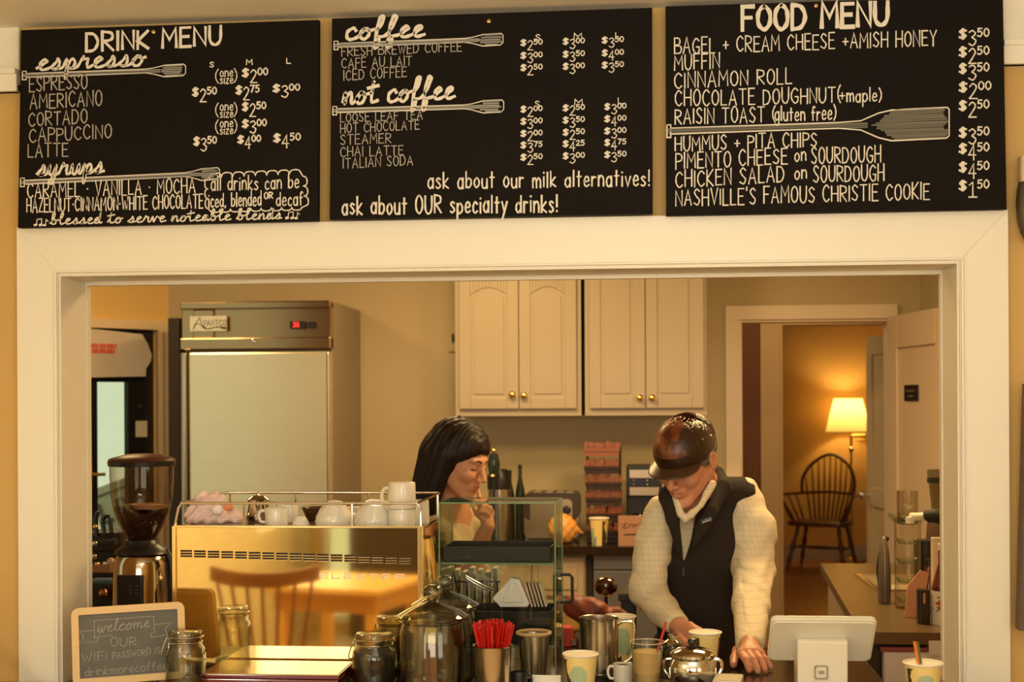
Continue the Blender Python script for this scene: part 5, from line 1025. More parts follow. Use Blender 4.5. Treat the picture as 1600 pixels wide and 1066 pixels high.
# crumpled napkins / wrapped filters on the left
p = on_mach(336, .14); o = thing('napkin_pile', tuple(p), 'pile of pinkish crumpled napkins at the machine top left', 'napkins')
def pile(Q):
    Q = Q / .9
    n = np.sin(Q[..., 0] * 90 + 1.2 * np.sin(Q[..., 2] * 110)) * np.sin(Q[..., 1] * 80 + Q[..., 2] * 60) + .6 * np.sin(Q[..., 0] * 170 - Q[..., 2] * 150)
    return smin(s_ell(Q, (0, 0, .022), (.088, .06, .028)), s_ell(Q, (-.015, 0, .055), (.055, .045, .042)), .02) + .0065 * n
sdf_obj('crumpled_paper', (-.12, -.09, .001), (.12, .09, .12), .0045, pile, mat('pink_napkin', F(222, 178, 140), .8, noise=.25, nscale=35), o, M=Matrix.Translation(p))
for (u_, v_, r_) in ((340, 797, .016), (357, 792, .013)):
    a, z_ = atm(u_, v_, .08); m = MB(); m.ball(MM @ Vector((a, .08, z_)), (r_, r_ * .7, r_ * .9), seg=12); tag(m.build('folded_paper', mat('pink_napkin2' if r_ > .014 else 'orange_napkin', F(236, 205, 180) if r_ > .014 else F(225, 130, 70), .8), o, smooth=True), None)
# steel pitcher, small creamer
p = on_mach(404, .22); o = thing('steam_pitcher', tuple(p), 'small shiny steel pitcher on the machine behind a white mug', 'pitcher')
MB().lathe(p, [(.028, 0), (.033, .012), (.026, .05), (.030, .062), (.028, .062), (.024, .05), (.028, .012), (.0001, .01)], 28).build('body', M_chrome, o, smooth=True); m = MB(); m.tube([p + Vector((.028, 0, .055)), p + Vector((.05, 0, .05)), p + Vector((.048, 0, .02)), p + Vector((.03, 0, .015))], .003, 8, smooth=5); m.build('handle', M_chrome, o, smooth=True)
m = MB(); m.lathe(p + Vector((0, 0, .063)), [(.031, 0), (.020, .008), (.006, .011), (.006, .018), (.001, .019)], 24); m.build('lid', M_chrome, o, smooth=True)
p = on_mach(432, .09); mug(p.x, p.y, p.z, .034, .054, math.pi, 'white mug with its handle to the left behind the rail')
p = on_mach(450, .22); mug(p.x, p.y, p.z, .034, .058, 0, 'white mug half hidden behind the left-handled mug', handle=False)
p = on_mach(470, .09); mug(p.x, p.y, p.z, .026, .030, 0, 'smallest white cup, upside down in the rail centre', inv=True, bowl=True, handle=False)
# steel trays in the rear
m = MB(); q = on_mach(497, .30); m.lathe(q, [(.03, 0), (.045, .035), (.043, .035), (.028, .004), (.0001, .004)], 24); tag(m.build('dark_bowl', mat('dark_bowl', (.08, .035, .015), .3), smooth=True), 'small dark bowl at the machine top behind the cups', 'bowl')
M_teal = mat('teal_saucer', (.08, .16, .13), .25)
for (u_, dy, r_, h_, lab) in ((522, .13, .056, .062, 'white cup turned over, left of the two tilted cups'), (583, .13, .058, .064, 'white cup turned over, right of the two tilted cups')):
    p = on_mach(u_, dy); r_ *= .9; h_ *= .9; o = thing('cappuccino_cup', tuple(p), lab, 'cup', 'white cups on the espresso machine')
    R_ = Matrix.Translation(p + Vector((0, 0, .0))) @ Matrix.Rotation(math.radians(14), 4, 'X') @ Matrix.Rotation(math.radians(8), 4, 'Y')
    prof = [(r_, 0.0), (r_ * .97, h_ * .3), (r_ * .82, h_ * .64), (r_ * .55, h_ * .92), (r_ * .50, h_), (r_ * .44, h_), (r_ * .42, h_ * .93), (.0001, h_ * .92)]
    m = MB(); m.lathe((0, 0, .006), prof, 36, M=R_); m.lathe((0, 0, .006), [(r_ * .95, 0), (r_ * .90, h_ * .3), (r_ * .75, h_ * .6), (.0001, h_ * .85)], 36, M=R_); m.build('bowl', M_ceramic, o, smooth=True)
    m = MB(); m.lathe((0, 0, 0), [(r_ * .5, 0), (r_ * .9, .006), (r_ * .8, .010), (.0001, .012)], 30, M=Matrix.Translation(p)); m.build('inside_glaze', M_teal, o, smooth=True)
    m = MB(); m.tube([R_ @ Vector(q) for q in ((r_ * .9, 0, h_ * .25), (r_ * 1.4, 0, h_ * .3), (r_ * 1.38, 0, h_ * .62), (r_ * .84, 0, h_ * .68))], .0045, 8, smooth=6); m.build('handle', M_ceramic, o, smooth=True)
# stacked mugs right
p = on_mach(628, .10); mug(p.x, p.y, p.z, .040, .052, 0, 'lower white mug of the upright stack at the right', handle=False)
mug(p.x, p.y, p.z + .048, .041, .076, math.pi * .92, 'upper white mug upside down with its handle to the left', inv=True)
p = on_mach(604, .27); mug(p.x, p.y, p.z, .045, .060, math.pi, 'white mug behind the tall two-mug stack', inv=True)
p = on_mach(650, .19); mug(p.x, p.y, p.z, .040, .070, 0, 'white mug right of the two-mug stack', inv=True, handle=False)
p = on_mach(560, .30); mug(p.x, p.y, p.z, .038, .040, math.pi, 'white cup between the two tilted cups, at the rear', bowl=True, handle=False)

# ------------------------------------------------------------------ coffee grinder
YG = 3.88; gx = PX(221, YG); gz = lambda v: HZ(221, v, YG) - CTR; k = MPP(3.95)
o = thing('coffee_grinder', (gx, YG, CTR), 'tall chrome coffee grinder with a bean-filled clear hopper', 'coffee grinder'); M_cb = mat('hopper_lid_brown', (.085, .030, .015), .35)
MB().lathe((gx, YG, CTR), [(.094, gz(722)), (.096, gz(719)), (.090, gz(716)), (.055, gz(711)), (.035, gz(709.5)), (.001, gz(709))], 40).build('lid', M_cb, o, smooth=True)
MB().lathe((gx, YG, CTR), [(.095, gz(728)), (.0965, gz(721)), (.094, gz(720)), (.090, gz(722))], 40).build('lid_rim', M_black, o, smooth=True)
hp = [(.091, gz(725)), (.0905, gz(745)), (.087, gz(775)), (.080, gz(797)), (.064, gz(820)), (.045, gz(838)), (.036, gz(845))]
MB().lathe((gx, YG, CTR), hp, 40).build('hopper', glass('hopper_glass', (.88, .82, .74), 1.4, edge=(.42, .33, .26)), o, smooth=True)
def bean_top(Q): r = np.linalg.norm(Q[..., :2], axis=-1); z = Q[..., 2]; R_ = np.interp(z, [q[1] for q in hp][::-1], [q[0] - .003 for q in hp][::-1]); return np.maximum(r - R_, z - gz(795) - .15 * (Q[..., 0] * -.2) + .010 * np.sin(Q[..., 0] * 45 + .5)) * .8 + .0016 * np.sin(Q[..., 0] * 420) * np.sin(Q[..., 1] * 430) * np.sin(Q[..., 2] * 400)
tag(sdf_obj('coffee_beans', (-.095, -.095, gz(848)), (.095, .095, gz(780)), .0035, bean_top, mat('coffee_beans', (.045, .014, .007), .35, noise=.6, nscale=160, bump=.5, bscale=180), o, M=Matrix.Translation((gx, YG, CTR))), kind='stuff')
m = MB(); m.lathe((gx + .02, YG + .01, CTR), [(.001, gz(797)), (.052, gz(795)), (.054, gz(788)), (.050, gz(790)), (.001, gz(793))], 30); m.build('bean_guard', mat('guard_tan', (.42, .24, .14), .4), o, smooth=True)
MB().lathe((gx, YG, CTR), [(.030, gz(842)), (.046, gz(843)), (.050, gz(848)), (.056, gz(852)), (.074, gz(858)), (.080, gz(864))], 36).build('collar', M_black, o, smooth=True)
m = MB(); m.lathe((gx, YG, CTR), [(.085, .0), (.086, .02), (.084, .08), (.082, gz(900)), (.079, gz(880)), (.074, gz(868)), (.060, gz(861)), (.001, gz(860))], 40, sy=1.1); m.build('body', mat('grinder_chrome', (.52, .43, .34), .12, 1), o, smooth=True)
m = MB(); m.tube([Vector((gx + .07, YG, CTR + gz(858))), Vector((gx + .086, YG, CTR + gz(880))), Vector((gx + .084, YG, CTR + gz(920))), Vector((gx + .084, YG, CTR + .0))], .009, 10, smooth=6); m.build('side_arm', M_black, o, smooth=True)
m = MB(); pa_ = P(184, 945, YG - .09); pb2 = P(223, 899, YG - .09); m.rbox((pa_.x, YG - .100, CTR), (pb2.x, YG - .06, pb2.z), .004, axis='y'); m.build('keypad', mat('keypad_black', (.012, .012, .014), .35), o, bevel=.004)
m = MB()
for i in range(2):
    for j in range(3): q = P(204 + i * 10, 916 + j * 5.5, YG - .1); m.box((q.x - .004, YG - .1012, q.z - .0012), (q.x + .004, YG - .100, q.z + .0012))
m.build('key_marks', mat('key_grey', (.10, .10, .10), .5), o)

# dark brewing gear left of the grinder
YE = 4.2; o = thing('black_grinder', (PX(160, YE), YE, CTR), 'black grinder with a fork-shaped holder, left of the chrome grinder', 'grinder'); xx = PX(160, YE); zE = lambda v: HZ(160, v, YE)
m = MB(); m.rbox((PX(132, YE), YE, zE(862)), (PX(186, YE), YE + .14, zE(832)), .02); m.rbox((PX(126, YE), YE + .03, zE(905)), (PX(184, YE), YE + .16, zE(862)), .015); m.rbox((PX(120, YE), YE - .02, CTR), (PX(196, YE), YE + .16, zE(912)), .02); m.build('body', M_black, o, bevel=.004)
m = MB(); m.box((PX(138, YE), YE - .05, zE(893)), (PX(181, YE), YE + .03, zE(880))); m.build('tray', mat('tray_tan', (.42, .24, .13), .3, .6), o, bevel=.003)
m = MB(); m.tube([(PX(162, YE), YE, zE(835)), (PX(160, YE), YE, zE(812)), (PX(170, YE), YE, zE(808)), (PX(173, YE), YE, zE(832))], .007, 8, smooth=4); m.tube([(PX(150, YE), YE, zE(838)), (PX(148, YE), YE, zE(812)), (PX(152, YE), YE, zE(800))], .008, 8); m.tube([(PX(162, YE), YE - .04, zE(846)), (PX(196, YE), YE - .08, zE(842))], .010, 8); m.build('fork_handle', M_black, o, smooth=True)
for (u_, v_, r_, mm) in ((148, 822, .008, M_brassk), (147, 848, .009, M_chrome), (146, 868, .010, M_chrome), (151, 880, .009, M_brassk), (164, 879, .010, M_chrome), (172, 876, .013, mat('pinkish_knob', (.6, .4, .3), .3)), (160, 925, .016, mat('copper_knob', (.4, .17, .07), .25, .8))):
    m = MB(); m.ball((PX(u_, YE - .03), YE - .03, zE(v_)), r_, seg=12); m.build('knob', mm, o, smooth=True)

# ------------------------------------------------------------------ welcome sign, leaning in the corner
q = [P(113, 950, 3.22), P(287, 941, 3.30)]; Ws = q[1].x - q[0].x; cxs = (q[0].x + q[1].x) / 2; tilt = math.radians(10); H_ = .225; lean = math.asin(min(1, .02))
yb = 3.252; MS = Matrix.Translation((cxs, yb, CTR)) @ Matrix.Rotation(math.radians(-.8 * 0 + 3), 4, 'Y') @ Matrix.Rotation(-.17, 4, 'X')
MS = Matrix.Translation((cxs, yb, CTR + .004)) @ Matrix.Rotation(math.radians(19), 4, 'Z') @ Matrix.Rotation(-math.radians(1.5), 4, 'Y') @ Matrix.Rotation(-.10, 4, 'X'); Hs = (q[0].z + q[1].z) / 2 - CTR
o = thing('welcome_sign', (cxs, yb, CTR), 'small wood-framed chalkboard reading welcome, wifi password', 'sign')
def ats2(u, v):
    nn = MS.to_3x3() @ Vector((0, -1, 0)); d = ray(u, v); E = Vector((0, 0, EYE)); t = (MS.translation - E).dot(nn) / d.dot(nn); return MS.inverted() @ (E + d * t)
tl_, tr2, br_ = ats2(111, 950), ats2(288, 941), ats2(289, 1066); w2 = (tr2.x - tl_.x) / 2; cxx = (tr2.x + tl_.x) / 2; hz = (tl_.z + tr2.z) / 2
m = MB(); r_ = .018; fw = .0175; outer = []; 
def rr_(x0, x1, z0, z1, r): return [(cx_ + r * math.cos(a), cz_ + r * math.sin(a)) for (cx_, cz_, s_) in ((x1 - r, z1 - r, 0), (x0 + r, z1 - r, 1), (x0 + r, z0 + r, 2), (x1 - r, z0 + r, 3)) for a in [(s_ + i / 6) * math.pi / 2 for i in range(7)]]
ou = rr_(cxx - w2, cxx + w2, 0, hz, r_); inn = rr_(cxx - w2 + fw, cxx + w2 - fw, fw, hz - fw, .002); n = len(ou)
vs = [(a, -.008, b) for a, b in ou] + [(a, -.008, b) for a, b in inn] + [(a, .008, b) for a, b in ou] + [(a, .008, b) for a, b in inn]
fs = []
for i in range(n): j = (i + 1) % n; fs += [(i, j, n + j, n + i), (2 * n + i, 3 * n + i, 3 * n + j, 2 * n + j), (i, 2 * n + i, 2 * n + j, j), (n + i, n + j, 3 * n + j, 3 * n + i)]
m.add(vs, fs, M=MS); m.build('frame', M_wood_frame, o, bevel=.001)
m = MB(); m.box((cxx - w2 + fw - .002, -.003, fw - .002), (cxx + w2 - fw + .002, .004, hz - fw + .002), M=MS); m.build('slate', mat('grey_slate', (.125, .125, .115), .6, noise=.25, nscale=12), o)
m = MB(); m.box((cxx - w2 + fw - .002, .0045, fw - .002), (cxx + w2 - fw + .002, .007, hz - fw + .002), M=MS); m.build('backing', mat('tan_backing', (.72, .50, .24), .5), o)
def pls(u, v, l): 
    nn = MS.to_3x3() @ Vector((0, -1, 0)); org = MS @ Vector((0, -.003, 0)); d = ray(u, v); E = Vector((0, 0, EYE)); t = (org - E).dot(nn) / d.dot(nn); return E + d * t + nn * l
c = Chalk(pls); c.script('welcome', 152, 989, 234, 980, 19, 1.3); c.text('OUR', 173, 1010, 213, 1009, 13, 1.2, .1); c.text('WIFI', 128, 1035, 167, 1031, 13, 1.1, .05); c.text('PASSWORD IS', 176, 1030, 250, 1021, 10, 1.0, .1)
c.text('drinkmorecoffee', 133, 1057, 262, 1046, 13, 1.1, .08, gap=.16)
c.stroke([(148, 998), (147, 970), (240, 963), (241, 990)], 1.1); c.stroke([(148, 996), (175, 993)], 1); c.stroke([(147, 985), (124, 987), (131, 996), (123, 1005), (153, 1003), (153, 996)], 1); c.stroke([(242, 976), (266, 974), (258, 983), (262, 992), (236, 996), (237, 989)], 1)
c.mb.build('lettering', mat('sign_chalk', (.36, .36, .33), .9), o)

# ------------------------------------------------------------------ glass jars
M_jar = glass('jar_glass', (.95, .96, .92), 1.8, .03, edge=(.34, .33, .24)); M_jarl = glass('jar_lid_glass', (.90, .91, .86), 2.4, .03, edge=(.30, .30, .22)); M_wire = M_chrome
def clamp_jar(u, Y, vtop, lab, r=.048, fill=None, hand=-1):
    x = PX(u, Y); h = HZ(u, vtop, Y) - CTR; o = thing('clamp_jar', (x, Y, CTR), lab, 'jar', 'clamp-lid glass jars')
    rt = r * .80
    MB().lathe((x, Y, CTR), [(.0001, .004), (r * .9, 0), (r, .008), (r, h - .055), (r * .95, h - .042), (rt, h - .032), (rt * .98, h - .024), (rt * 1.08, h - .022), (rt * 1.08, h - .017), (rt * .9, h - .017), (rt * .85, h - .034), (r * .9, h - .046), (r * .93, h - .06), (r * .93, .01), (.0001, .008)], 36).build('jar_body', M_jar, o, smooth=True)
    MB().lathe((x, Y, CTR), [(.0001, h - .016), (rt * 1.05, h - .015), (rt * 1.08, h - .008), (rt * 1.02, h - .001), (rt * .9, h), (rt * .80, h - .003), (rt * .6, h - .005), (.0001, h - .005)], 36).build('lid', M_jarl, o, smooth=True)
    m = MB(); m.tube([(x + rt * 1.10 * math.cos(a), Y + rt * 1.10 * math.sin(a), CTR + h - .014) for a in [2 * math.pi * i / 32 for i in range(32)]], .0013, 6, closed=True); m.tube([(x + rt * 1.04 * math.cos(a), Y + rt * 1.04 * math.sin(a), CTR + h - .027) for a in [2 * math.pi * i / 32 for i in range(32)]], .0013, 6, closed=True)
    sx = hand; a0 = x + sx * rt * 1.05; m.tube([(a0, Y - .01, CTR + h - .012), (a0 + sx * .008, Y - .012, CTR + h - .03), (a0 + sx * .016, Y - .012, CTR + h - .056), (a0 + sx * .010, Y - .006, CTR + h - .062), (a0 + sx * .004, Y, CTR + h - .054), (a0 + sx * .002, Y + .006, CTR + h - .02)], .0014, 6, smooth=4)
    m.build('wire_clamp', M_wire, o, smooth=True)
    if fill: 
        g = MB(); g.lathe((x, Y, CTR), [(.0001, .010), (r * .9, .011), (r * .91, fill), (.0001, fill + .004)], 32); tag(g.build('tea_leaves', mat('dark_tea', (.022, .014, .012), .8, noise=.6, nscale=120), o, smooth=True), kind='stuff')
    return o
clamp_jar(288, 3.235, 985, 'clamp-lid jar in front of the welcome sign, lower left', fill=None)
clamp_jar(583, 3.295, 989, 'clamp-lid jar filled with dark tea beside the biscuit jar', r=.054, fill=.080)
def cookie_jar(u, Y, lab, r=.078):
    x = PX(u, Y); o = thing('cookie_jar', (x, Y, CTR), lab, 'jar', 'large knob-lid glass jars'); H = .178; k = r / .078
    MB().lathe((x, Y, CTR), [(.0001, .006), (r * .85, 0), (r * .96, .01), (r * .98, .03), (r * .98, H - .03), (r * .93, H - .018), (r * .90, H - .008), (r, H - .004), (r, H), (r * .9, H), (r * .86, H - .012), (r * .92, H - .03), (r * .93, .02), (.0001, .014)], 44).build('jar_body', M_jar, o, smooth=True)
    MB().lathe((x, Y, CTR), [(.0001, H - .006), (r * .86, H - .004), (r * .90, H + .002), (r * 1.06, H + .003), (r * 1.07, H + .007), (r * .98, H + .012), (r * .7, H + .024), (r * .38, H + .034), (r * .22, H + .038), (r * .16, H + .042), (r * .17, H + .046)], 44).build('lid', M_jarl, o, smooth=True)
    MB().ball((x, Y, CTR + H + .062), (r * .30, r * .30, .018), seg=20).build('knob', M_jarl, o, smooth=True)
    return o
cookie_jar(674, 3.18, 'large clear biscuit jar with knob lid, the nearer one'); cookie_jar(694, 3.358, 'large clear biscuit jar with knob lid, in front of the glass case')
# wooden scoop seen inside the near jar
p = PX(672, 3.19); m = MB(); m.rbox((p - .013, 3.185, CTR + .02), (p + .013, 3.193, CTR + .155), .005, axis='y'); m.box((p - .013, 3.1845, CTR + .12), (p + .013, 3.1855, CTR + .155), 1); tag(m.build('paper_tag', [mat('tag_brown', (.20, .08, .04), .6), mat('tag_yellow', (.55, .42, .12), .6)]), 'brown and yellow paper strip inside the nearer biscuit jar', 'strip')

# ------------------------------------------------------------------ maroon box
yb2_ = 3.418; zt_b = HZ(430, 1032, yb2_); ya_ = PZ(420, 1054, zt_b).y; x0, x1 = PX(311, ya_), PX(526, ya_)
o = thing('tea_box', ((x0 + x1) / 2, ya_, CTR), 'long glossy maroon lacquered box in front of the espresso machine', 'box'); M_mar = mat('maroon_lacquer', (.16, .010, .008), .12, coat=1)
m = MB(); m.box((x0, ya_, CTR), (x1, yb2_, zt_b - .012)); m.build('base', M_mar, o, bevel=.003)
M_lid = mat('lid_top', (.20, .085, .04), .08, spec=.9, coat=1)
m = MB(); m.box((x0 - .002, ya_ - .002, zt_b - .011), (x1 + .002, yb2_, zt_b - .001)); m.build('lid', M_mar, o, bevel=.002); m = MB(); m.box((x0 + .003, ya_ + .003, zt_b - .001), (x1 - .003, yb2_ - .004, zt_b + .0004)); m.build('lid_brass_reflection', mat('lid_brass_reflection', (.50, .33, .12), .1, .6, coat=1), o)  # tan sheet on top paints the brass reflection onto the maroon lid
m = MB(); m.ball(((x0 + x1) / 2 - .0, ya_ - .006, zt_b - .022), .006, seg=12); m.build('clasp', M_chrome, o, smooth=True)

# ------------------------------------------------------------------ steel cup of red stirrers
YS = 3.17; xs = PX(768, YS); hs = HZ(768, 1008, YS) - CTR; o = thing('steel_tumbler', (xs, YS, CTR), 'brushed steel tumbler holding the red stirrers', 'tumbler')
MB().lathe((xs, YS, CTR), [(.0001, .003), (.036, 0), (.037, .004), (.0445, hs - .003), (.0465, hs), (.0430, hs - .001), (.036, .006), (.0001, .006)], 40).build('tumbler_body', mat('tumbler_steel', (.66, .58, .46), .22, 1, noise=.05, stretch=(1, 1, .1), nscale=60), o, smooth=True)
M_red = mat('red_plastic', (.56, .010, .008), .35); rnd = random.Random(3); first = None
for k in range(100):
    a = rnd.uniform(0, 6.283); rr0 = .034 * math.sqrt(rnd.random()); r1 = rr0 * 1.55; hh = hs + .056 + rnd.uniform(-.006, .006) - rr0 * .25
    p0 = Vector((xs + math.cos(a) * rr0 * .35, YS + math.sin(a) * rr0 * .35, CTR + .01)); p1 = Vector((xs + math.cos(a + .1) * r1, YS + math.sin(a + .1) * r1, CTR + hh))
    m = MB(); d = (p1 - p0).normalized(); sd = d.cross(Vector((math.cos(a * 3), math.sin(a * 3), 0))).normalized(); nn = d.cross(sd).normalized(); w_ = .0021; t_ = .0007
    for s_, pz in ((0, p0), (1, p1)): pass
    vs = [p + sd * w_ * i + nn * t_ * j for p in (p0, p1) for i, j in ((-1, -1), (1, -1), (1, 1), (-1, 1))]; m.add(vs, [(0, 1, 2, 3), (7, 6, 5, 4), (0, 4, 5, 1), (1, 5, 6, 2), (2, 6, 7, 3), (3, 7, 4, 0)])
    tag(m.build('stirrer', M_red), 'flat red plastic stirrer standing in the steel tumbler', 'stirrer', 'red stirrers in the steel tumbler')

# ------------------------------------------------------------------ glass pastry case
yc0 = 3.475; a, b = P(686, 787, yc0), P(867, 788, yc0); xc0, xc1 = a.x, b.x; zc1 = (a.z + b.z) / 2; Dc = .185; zc0 = CTR + .001; tg = .004; dxs = .0
o = thing('pastry_case', ((xc0 + xc1) / 2, yc0, CTR), 'small glass pastry case with green edges and black trays', 'display case')
Sh = Matrix(((1, .04, 0, -.04 * yc0), (0, 1, 0, 0), (0, 0, 1, 0), (0, 0, 0, 1)))
def pane(nm, lo, hi): MB().box(lo, hi, M=Sh).build(nm, M_glassg, o)
pane('front_pane', (xc0, yc0, zc0), (xc1, yc0 + tg, zc1)); pane('side_pane', (xc0, yc0 + tg, zc0), (xc0 + tg, yc0 + Dc, zc1)); pane('side_pane', (xc1 - tg, yc0 + tg, zc0), (xc1, yc0 + Dc, zc1)); pane('top_pane', (xc0, yc0, zc1), (xc1, yc0 + Dc, zc1 + tg)); pane('rear_door', (xc0 + tg, yc0 + Dc, zc0), (xc1 - tg, yc0 + Dc + tg, zc1))
zs = [HZ(780, 880, yc0), HZ(780, 1009, yc0)]
for z_ in zs: pane('shelf', (xc0 + tg, yc0 + .006, z_ - .004), (xc1 - tg, yc0 + Dc - .004, z_))
m = MB(); e = .0016
for (x_, y_) in ((xc0, yc0), (xc1, yc0), (xc0, yc0 + Dc), (xc1, yc0 + Dc)): m.box((x_ - e, y_ - e, zc0), (x_ + e, y_ + e, zc1), M=Sh)
for y_ in (yc0, yc0 + Dc): m.box((xc0, y_ - e, zc1 - e + .002), (xc1, y_ + e, zc1 + e + .002), M=Sh)
for x_ in (xc0, xc1): m.box((x_ - e, yc0, zc1 - e + .002), (x_ + e, yc0 + Dc, zc1 + e + .002), M=Sh)
for z_ in zs: m.box((xc0 + tg, yc0 + .005, z_ - .0045), (xc1 - tg, yc0 + .007, z_), M=Sh)
m.build('pane_edges', M_glass_edge, o)
m = MB(); hx = xc1 + .002; z1h, z0h = HZ(890, 898, yc0 + .1), HZ(890, 941, yc0 + .1); yh = yc0 + .10
m.tube([(hx, yh, z1h), (hx + .025, yh, z1h), (hx + .032, yh, z1h - .007), (hx + .032, yh, z0h + .007), (hx + .025, yh, z0h), (hx, yh, z0h)], .0042, 8, M=Sh); m.build('handle', M_black, o, smooth=True)
m = MB(); m.tube([(hx - .012, yh, z1h), (hx - .012, yh, z0h)], .006, 8, M=Sh); m.ball((hx - .012, yh, z1h + .002), .005, seg=8, M=Sh); m.build('handle_fitting', M_black, o, smooth=True)
def tray(z_, hgt, lab):
    t = thing('baking_tray', ((xc0 + xc1) / 2 + .02, yc0 + .02, z_), lab, 'tray', 'black trays in the glass case'); m = MB(); x_0, x_1, y_0, y_1 = xc0 + .007, xc1 - .012, yc0 + .012, yc0 + Dc - .02
    m.box((x_0, y_0, z_ + .0005), (x_1, y_1, z_ + .004), M=Sh)
    for bx in ((x_0, y_0, x_1, y_0 + .003), (x_0, y_1 - .003, x_1, y_1), (x_0, y_0, x_0 + .003, y_1), (x_1 - .003, y_0, x_1, y_1)): m.box((bx[0], bx[1], z_ + .004), (bx[2], bx[3], z_ + hgt), M=Sh)
    m.build('tray_body', mat('tray_black', (.009, .008, .008), .35, spec=.35), t, bevel=.001); return t
tray(zs[0], .040, 'upper black tray on the glass case shelf'); tray(zs[1], .085, 'deep black tray below, on the lower glass shelf')
# wicker edged bowl on the case floor and steel cup
xw = PX(832, 3.39); m = MB(); o = thing('steel_bowl', (xw, 3.39, CTR), 'steel bowl with a tan rim in front of the glass case', 'bowl'); zr_ = HZ(832, 989, 3.39) - CTR
m.lathe((xw, 3.39, CTR), [(.025, 0), (.030, .004), (.040, zr_ - .004), (.038, zr_ - .004), (.026, .006), (.0001, .006)], 32, sx=1.0); m.build('bowl_body', M_steel, o, smooth=True); m = MB(); m.tube([(xw + .041 * math.cos(a), 3.39 + .041 * math.sin(a), CTR + zr_) for a in [2 * math.pi * i / 32 for i in range(32)]], .0042, 8, closed=True); m.build('tan_rim', mat('tan_rim', (.5, .34, .16), .6), o, smooth=True)
# white pastry papers, a sleeve of rods behind, tongs
pb5 = PX(805, 3.56)
zsh = zs[1] + .086
m = MB(); R_ = Matrix.Translation((pb5, 3.56, zsh + .001)); m.prism([(-.040, 0), (.030, 0), (.036, .010), (.010, .072), (-.012, .076), (-.034, .052), (-.062, .022), (-.052, .012)], -.014, .014, 'y', M=R_); m.prism([(-.036, .012), (.020, .012), (.004, .060), (-.014, .066)], -.018, -.013, 'y', M=R_)
tag(m.build('pastry_bag', mat('white_bag', F(235, 208, 165), .6, noise=.12, bump=.4, bscale=25), bevel=.004), 'crumpled white pastry bag lying in the glass case')
bpy.data.objects['pastry_bag']['category'] = 'bag'
m = MB(); pz = PX(838, 3.56)
for k in range(5): m.box((-.0015, -.03, 0), (.0015, .03, .062), M=Matrix.Translation((pz - .012 + k * .009, 3.565, zsh + .004)) @ Matrix.Rotation(-.28, 4, 'Y'))
tag(m.build('paper_sleeves', mat('sleeve_paper', F(215, 180, 130), .6)), 'row of leaning paper sleeves beside the pastry bag', 'paper')
m = MB(); m.tube([P(728, 900, 3.52), P(752, 913, 3.52), P(772, 922, 3.53)], .0035, 8, smooth=3); m.tube([P(728, 903, 3.54), P(752, 918, 3.54), P(770, 925, 3.53)], .0025, 8, smooth=3); tag(m.build('serving_tongs', M_chrome, smooth=True), 'steel serving tongs lying across the glass case', 'tongs')
# black wire rack standing behind the case
yr = 3.76; o = thing('wire_rack', (PX(725, yr), yr, CTR), 'black wire rack of pale folded bags behind the glass case', 'rack'); zt5 = HZ(725, 909, yr)
for k in range(8): xx = PX(692 + k * 12, yr); MB().tube([(xx, yr, CTR), (xx, yr, zt5)], .0022, 6).build('upright', M_black, o)
MB().tube([(PX(688, yr), yr, zt5), (PX(780, yr), yr, zt5)], .0028, 6).build('top_rail', M_black, o); MB().tube([(PX(688, yr), yr, CTR + .01), (PX(780, yr), yr, CTR + .01)], .0028, 6).build('bottom_rail', M_black, o)
MB().tube([P(706, 886, yr - .02), P(716, 925, yr - .02), P(722, 950, yr - .02)], .0028, 6).build('brace', M_black, o)
m = MB()
for k in range(7): m.box((PX(696 + k * 12, yr), yr + .006, CTR + .0005), (PX(703 + k * 12, yr), yr + .06, HZ(1, 884 + (k % 3) * 3, yr)))
tag(m.build('folded_bags', mat('pale_bag', F(170, 158, 118), .6)), 'pale folded bags stored upright behind the black wire rack', 'bags', kind='stuff')
# items on the front worktop seen through the case: small black mug
xm_ = PX(808, 3.22); mug(xm_, 3.22, CTR, .020, .050, 0, 'small black mug with handle in front of the glass case', group='mugs on the service worktop', col=M_black)
m = MB(); m.box((PX(826, 3.2), 3.16, CTR), (PX(872, 3.2), 3.26, CTR + .006)); m.box((PX(826, 3.2), 3.254, CTR + .006), (PX(872, 3.2), 3.26, CTR + .034)); tag(m.build('white_dish', M_ceramic, bevel=.002), 'white rectangular dish in front of the glass case', 'dish')

# ------------------------------------------------------------------ milk pitcher, cups, mug, iced drink
YP = 3.43; xp = PX(934, YP); hp_ = HZ(934, 965, YP) - CTR; o = thing('milk_pitcher', (xp, YP, CTR), 'tall brushed steel milk pitcher with a wire handle', 'pitcher'); M_ps = mat('pitcher_steel', (.60, .55, .46), .2, 1, noise=.06, nscale=50, stretch=(1, 1, .1))
MB().lathe((xp, YP, CTR), [(.0001, .002), (.040, 0), (.044, .004), (.0475, .03), (.0475, hp_ * .7), (.0485, hp_ - .006), (.050, hp_), (.0478, hp_ - .001), (.0455, hp_ * .7), (.0450, .01), (.0001, .008)], 40).build('pitcher_body', M_ps, o, smooth=True)
m = MB(); m.tube([(xp + .046, YP, CTR + hp_ - .018), (xp + .060, YP, CTR + hp_ - .010), (xp + .082, YP, CTR + hp_ - .012), (xp + .088, YP, CTR + hp_ - .030), (xp + .083, YP, CTR + .055), (xp + .070, YP, CTR + .038), (xp + .046, YP, CTR + .022)], .0032, 8, smooth=5); m.build('handle', M_ceramic if False else M_chrome, o, smooth=True)
paper_cup(PX(967, 3.66), 3.66, CTR, 'patterned paper cup standing behind the milk pitcher', h=HZ(967, 963, 3.66) - CTR, r=.0415, rot=2.6)
paper_cup(PX(905, 3.2), 3.2, CTR, 'yellow paper cup in front, left of the small white mug', h=HZ(905, 1022, 3.2) - CTR, r=.0405, rot=-.2 + math.pi)
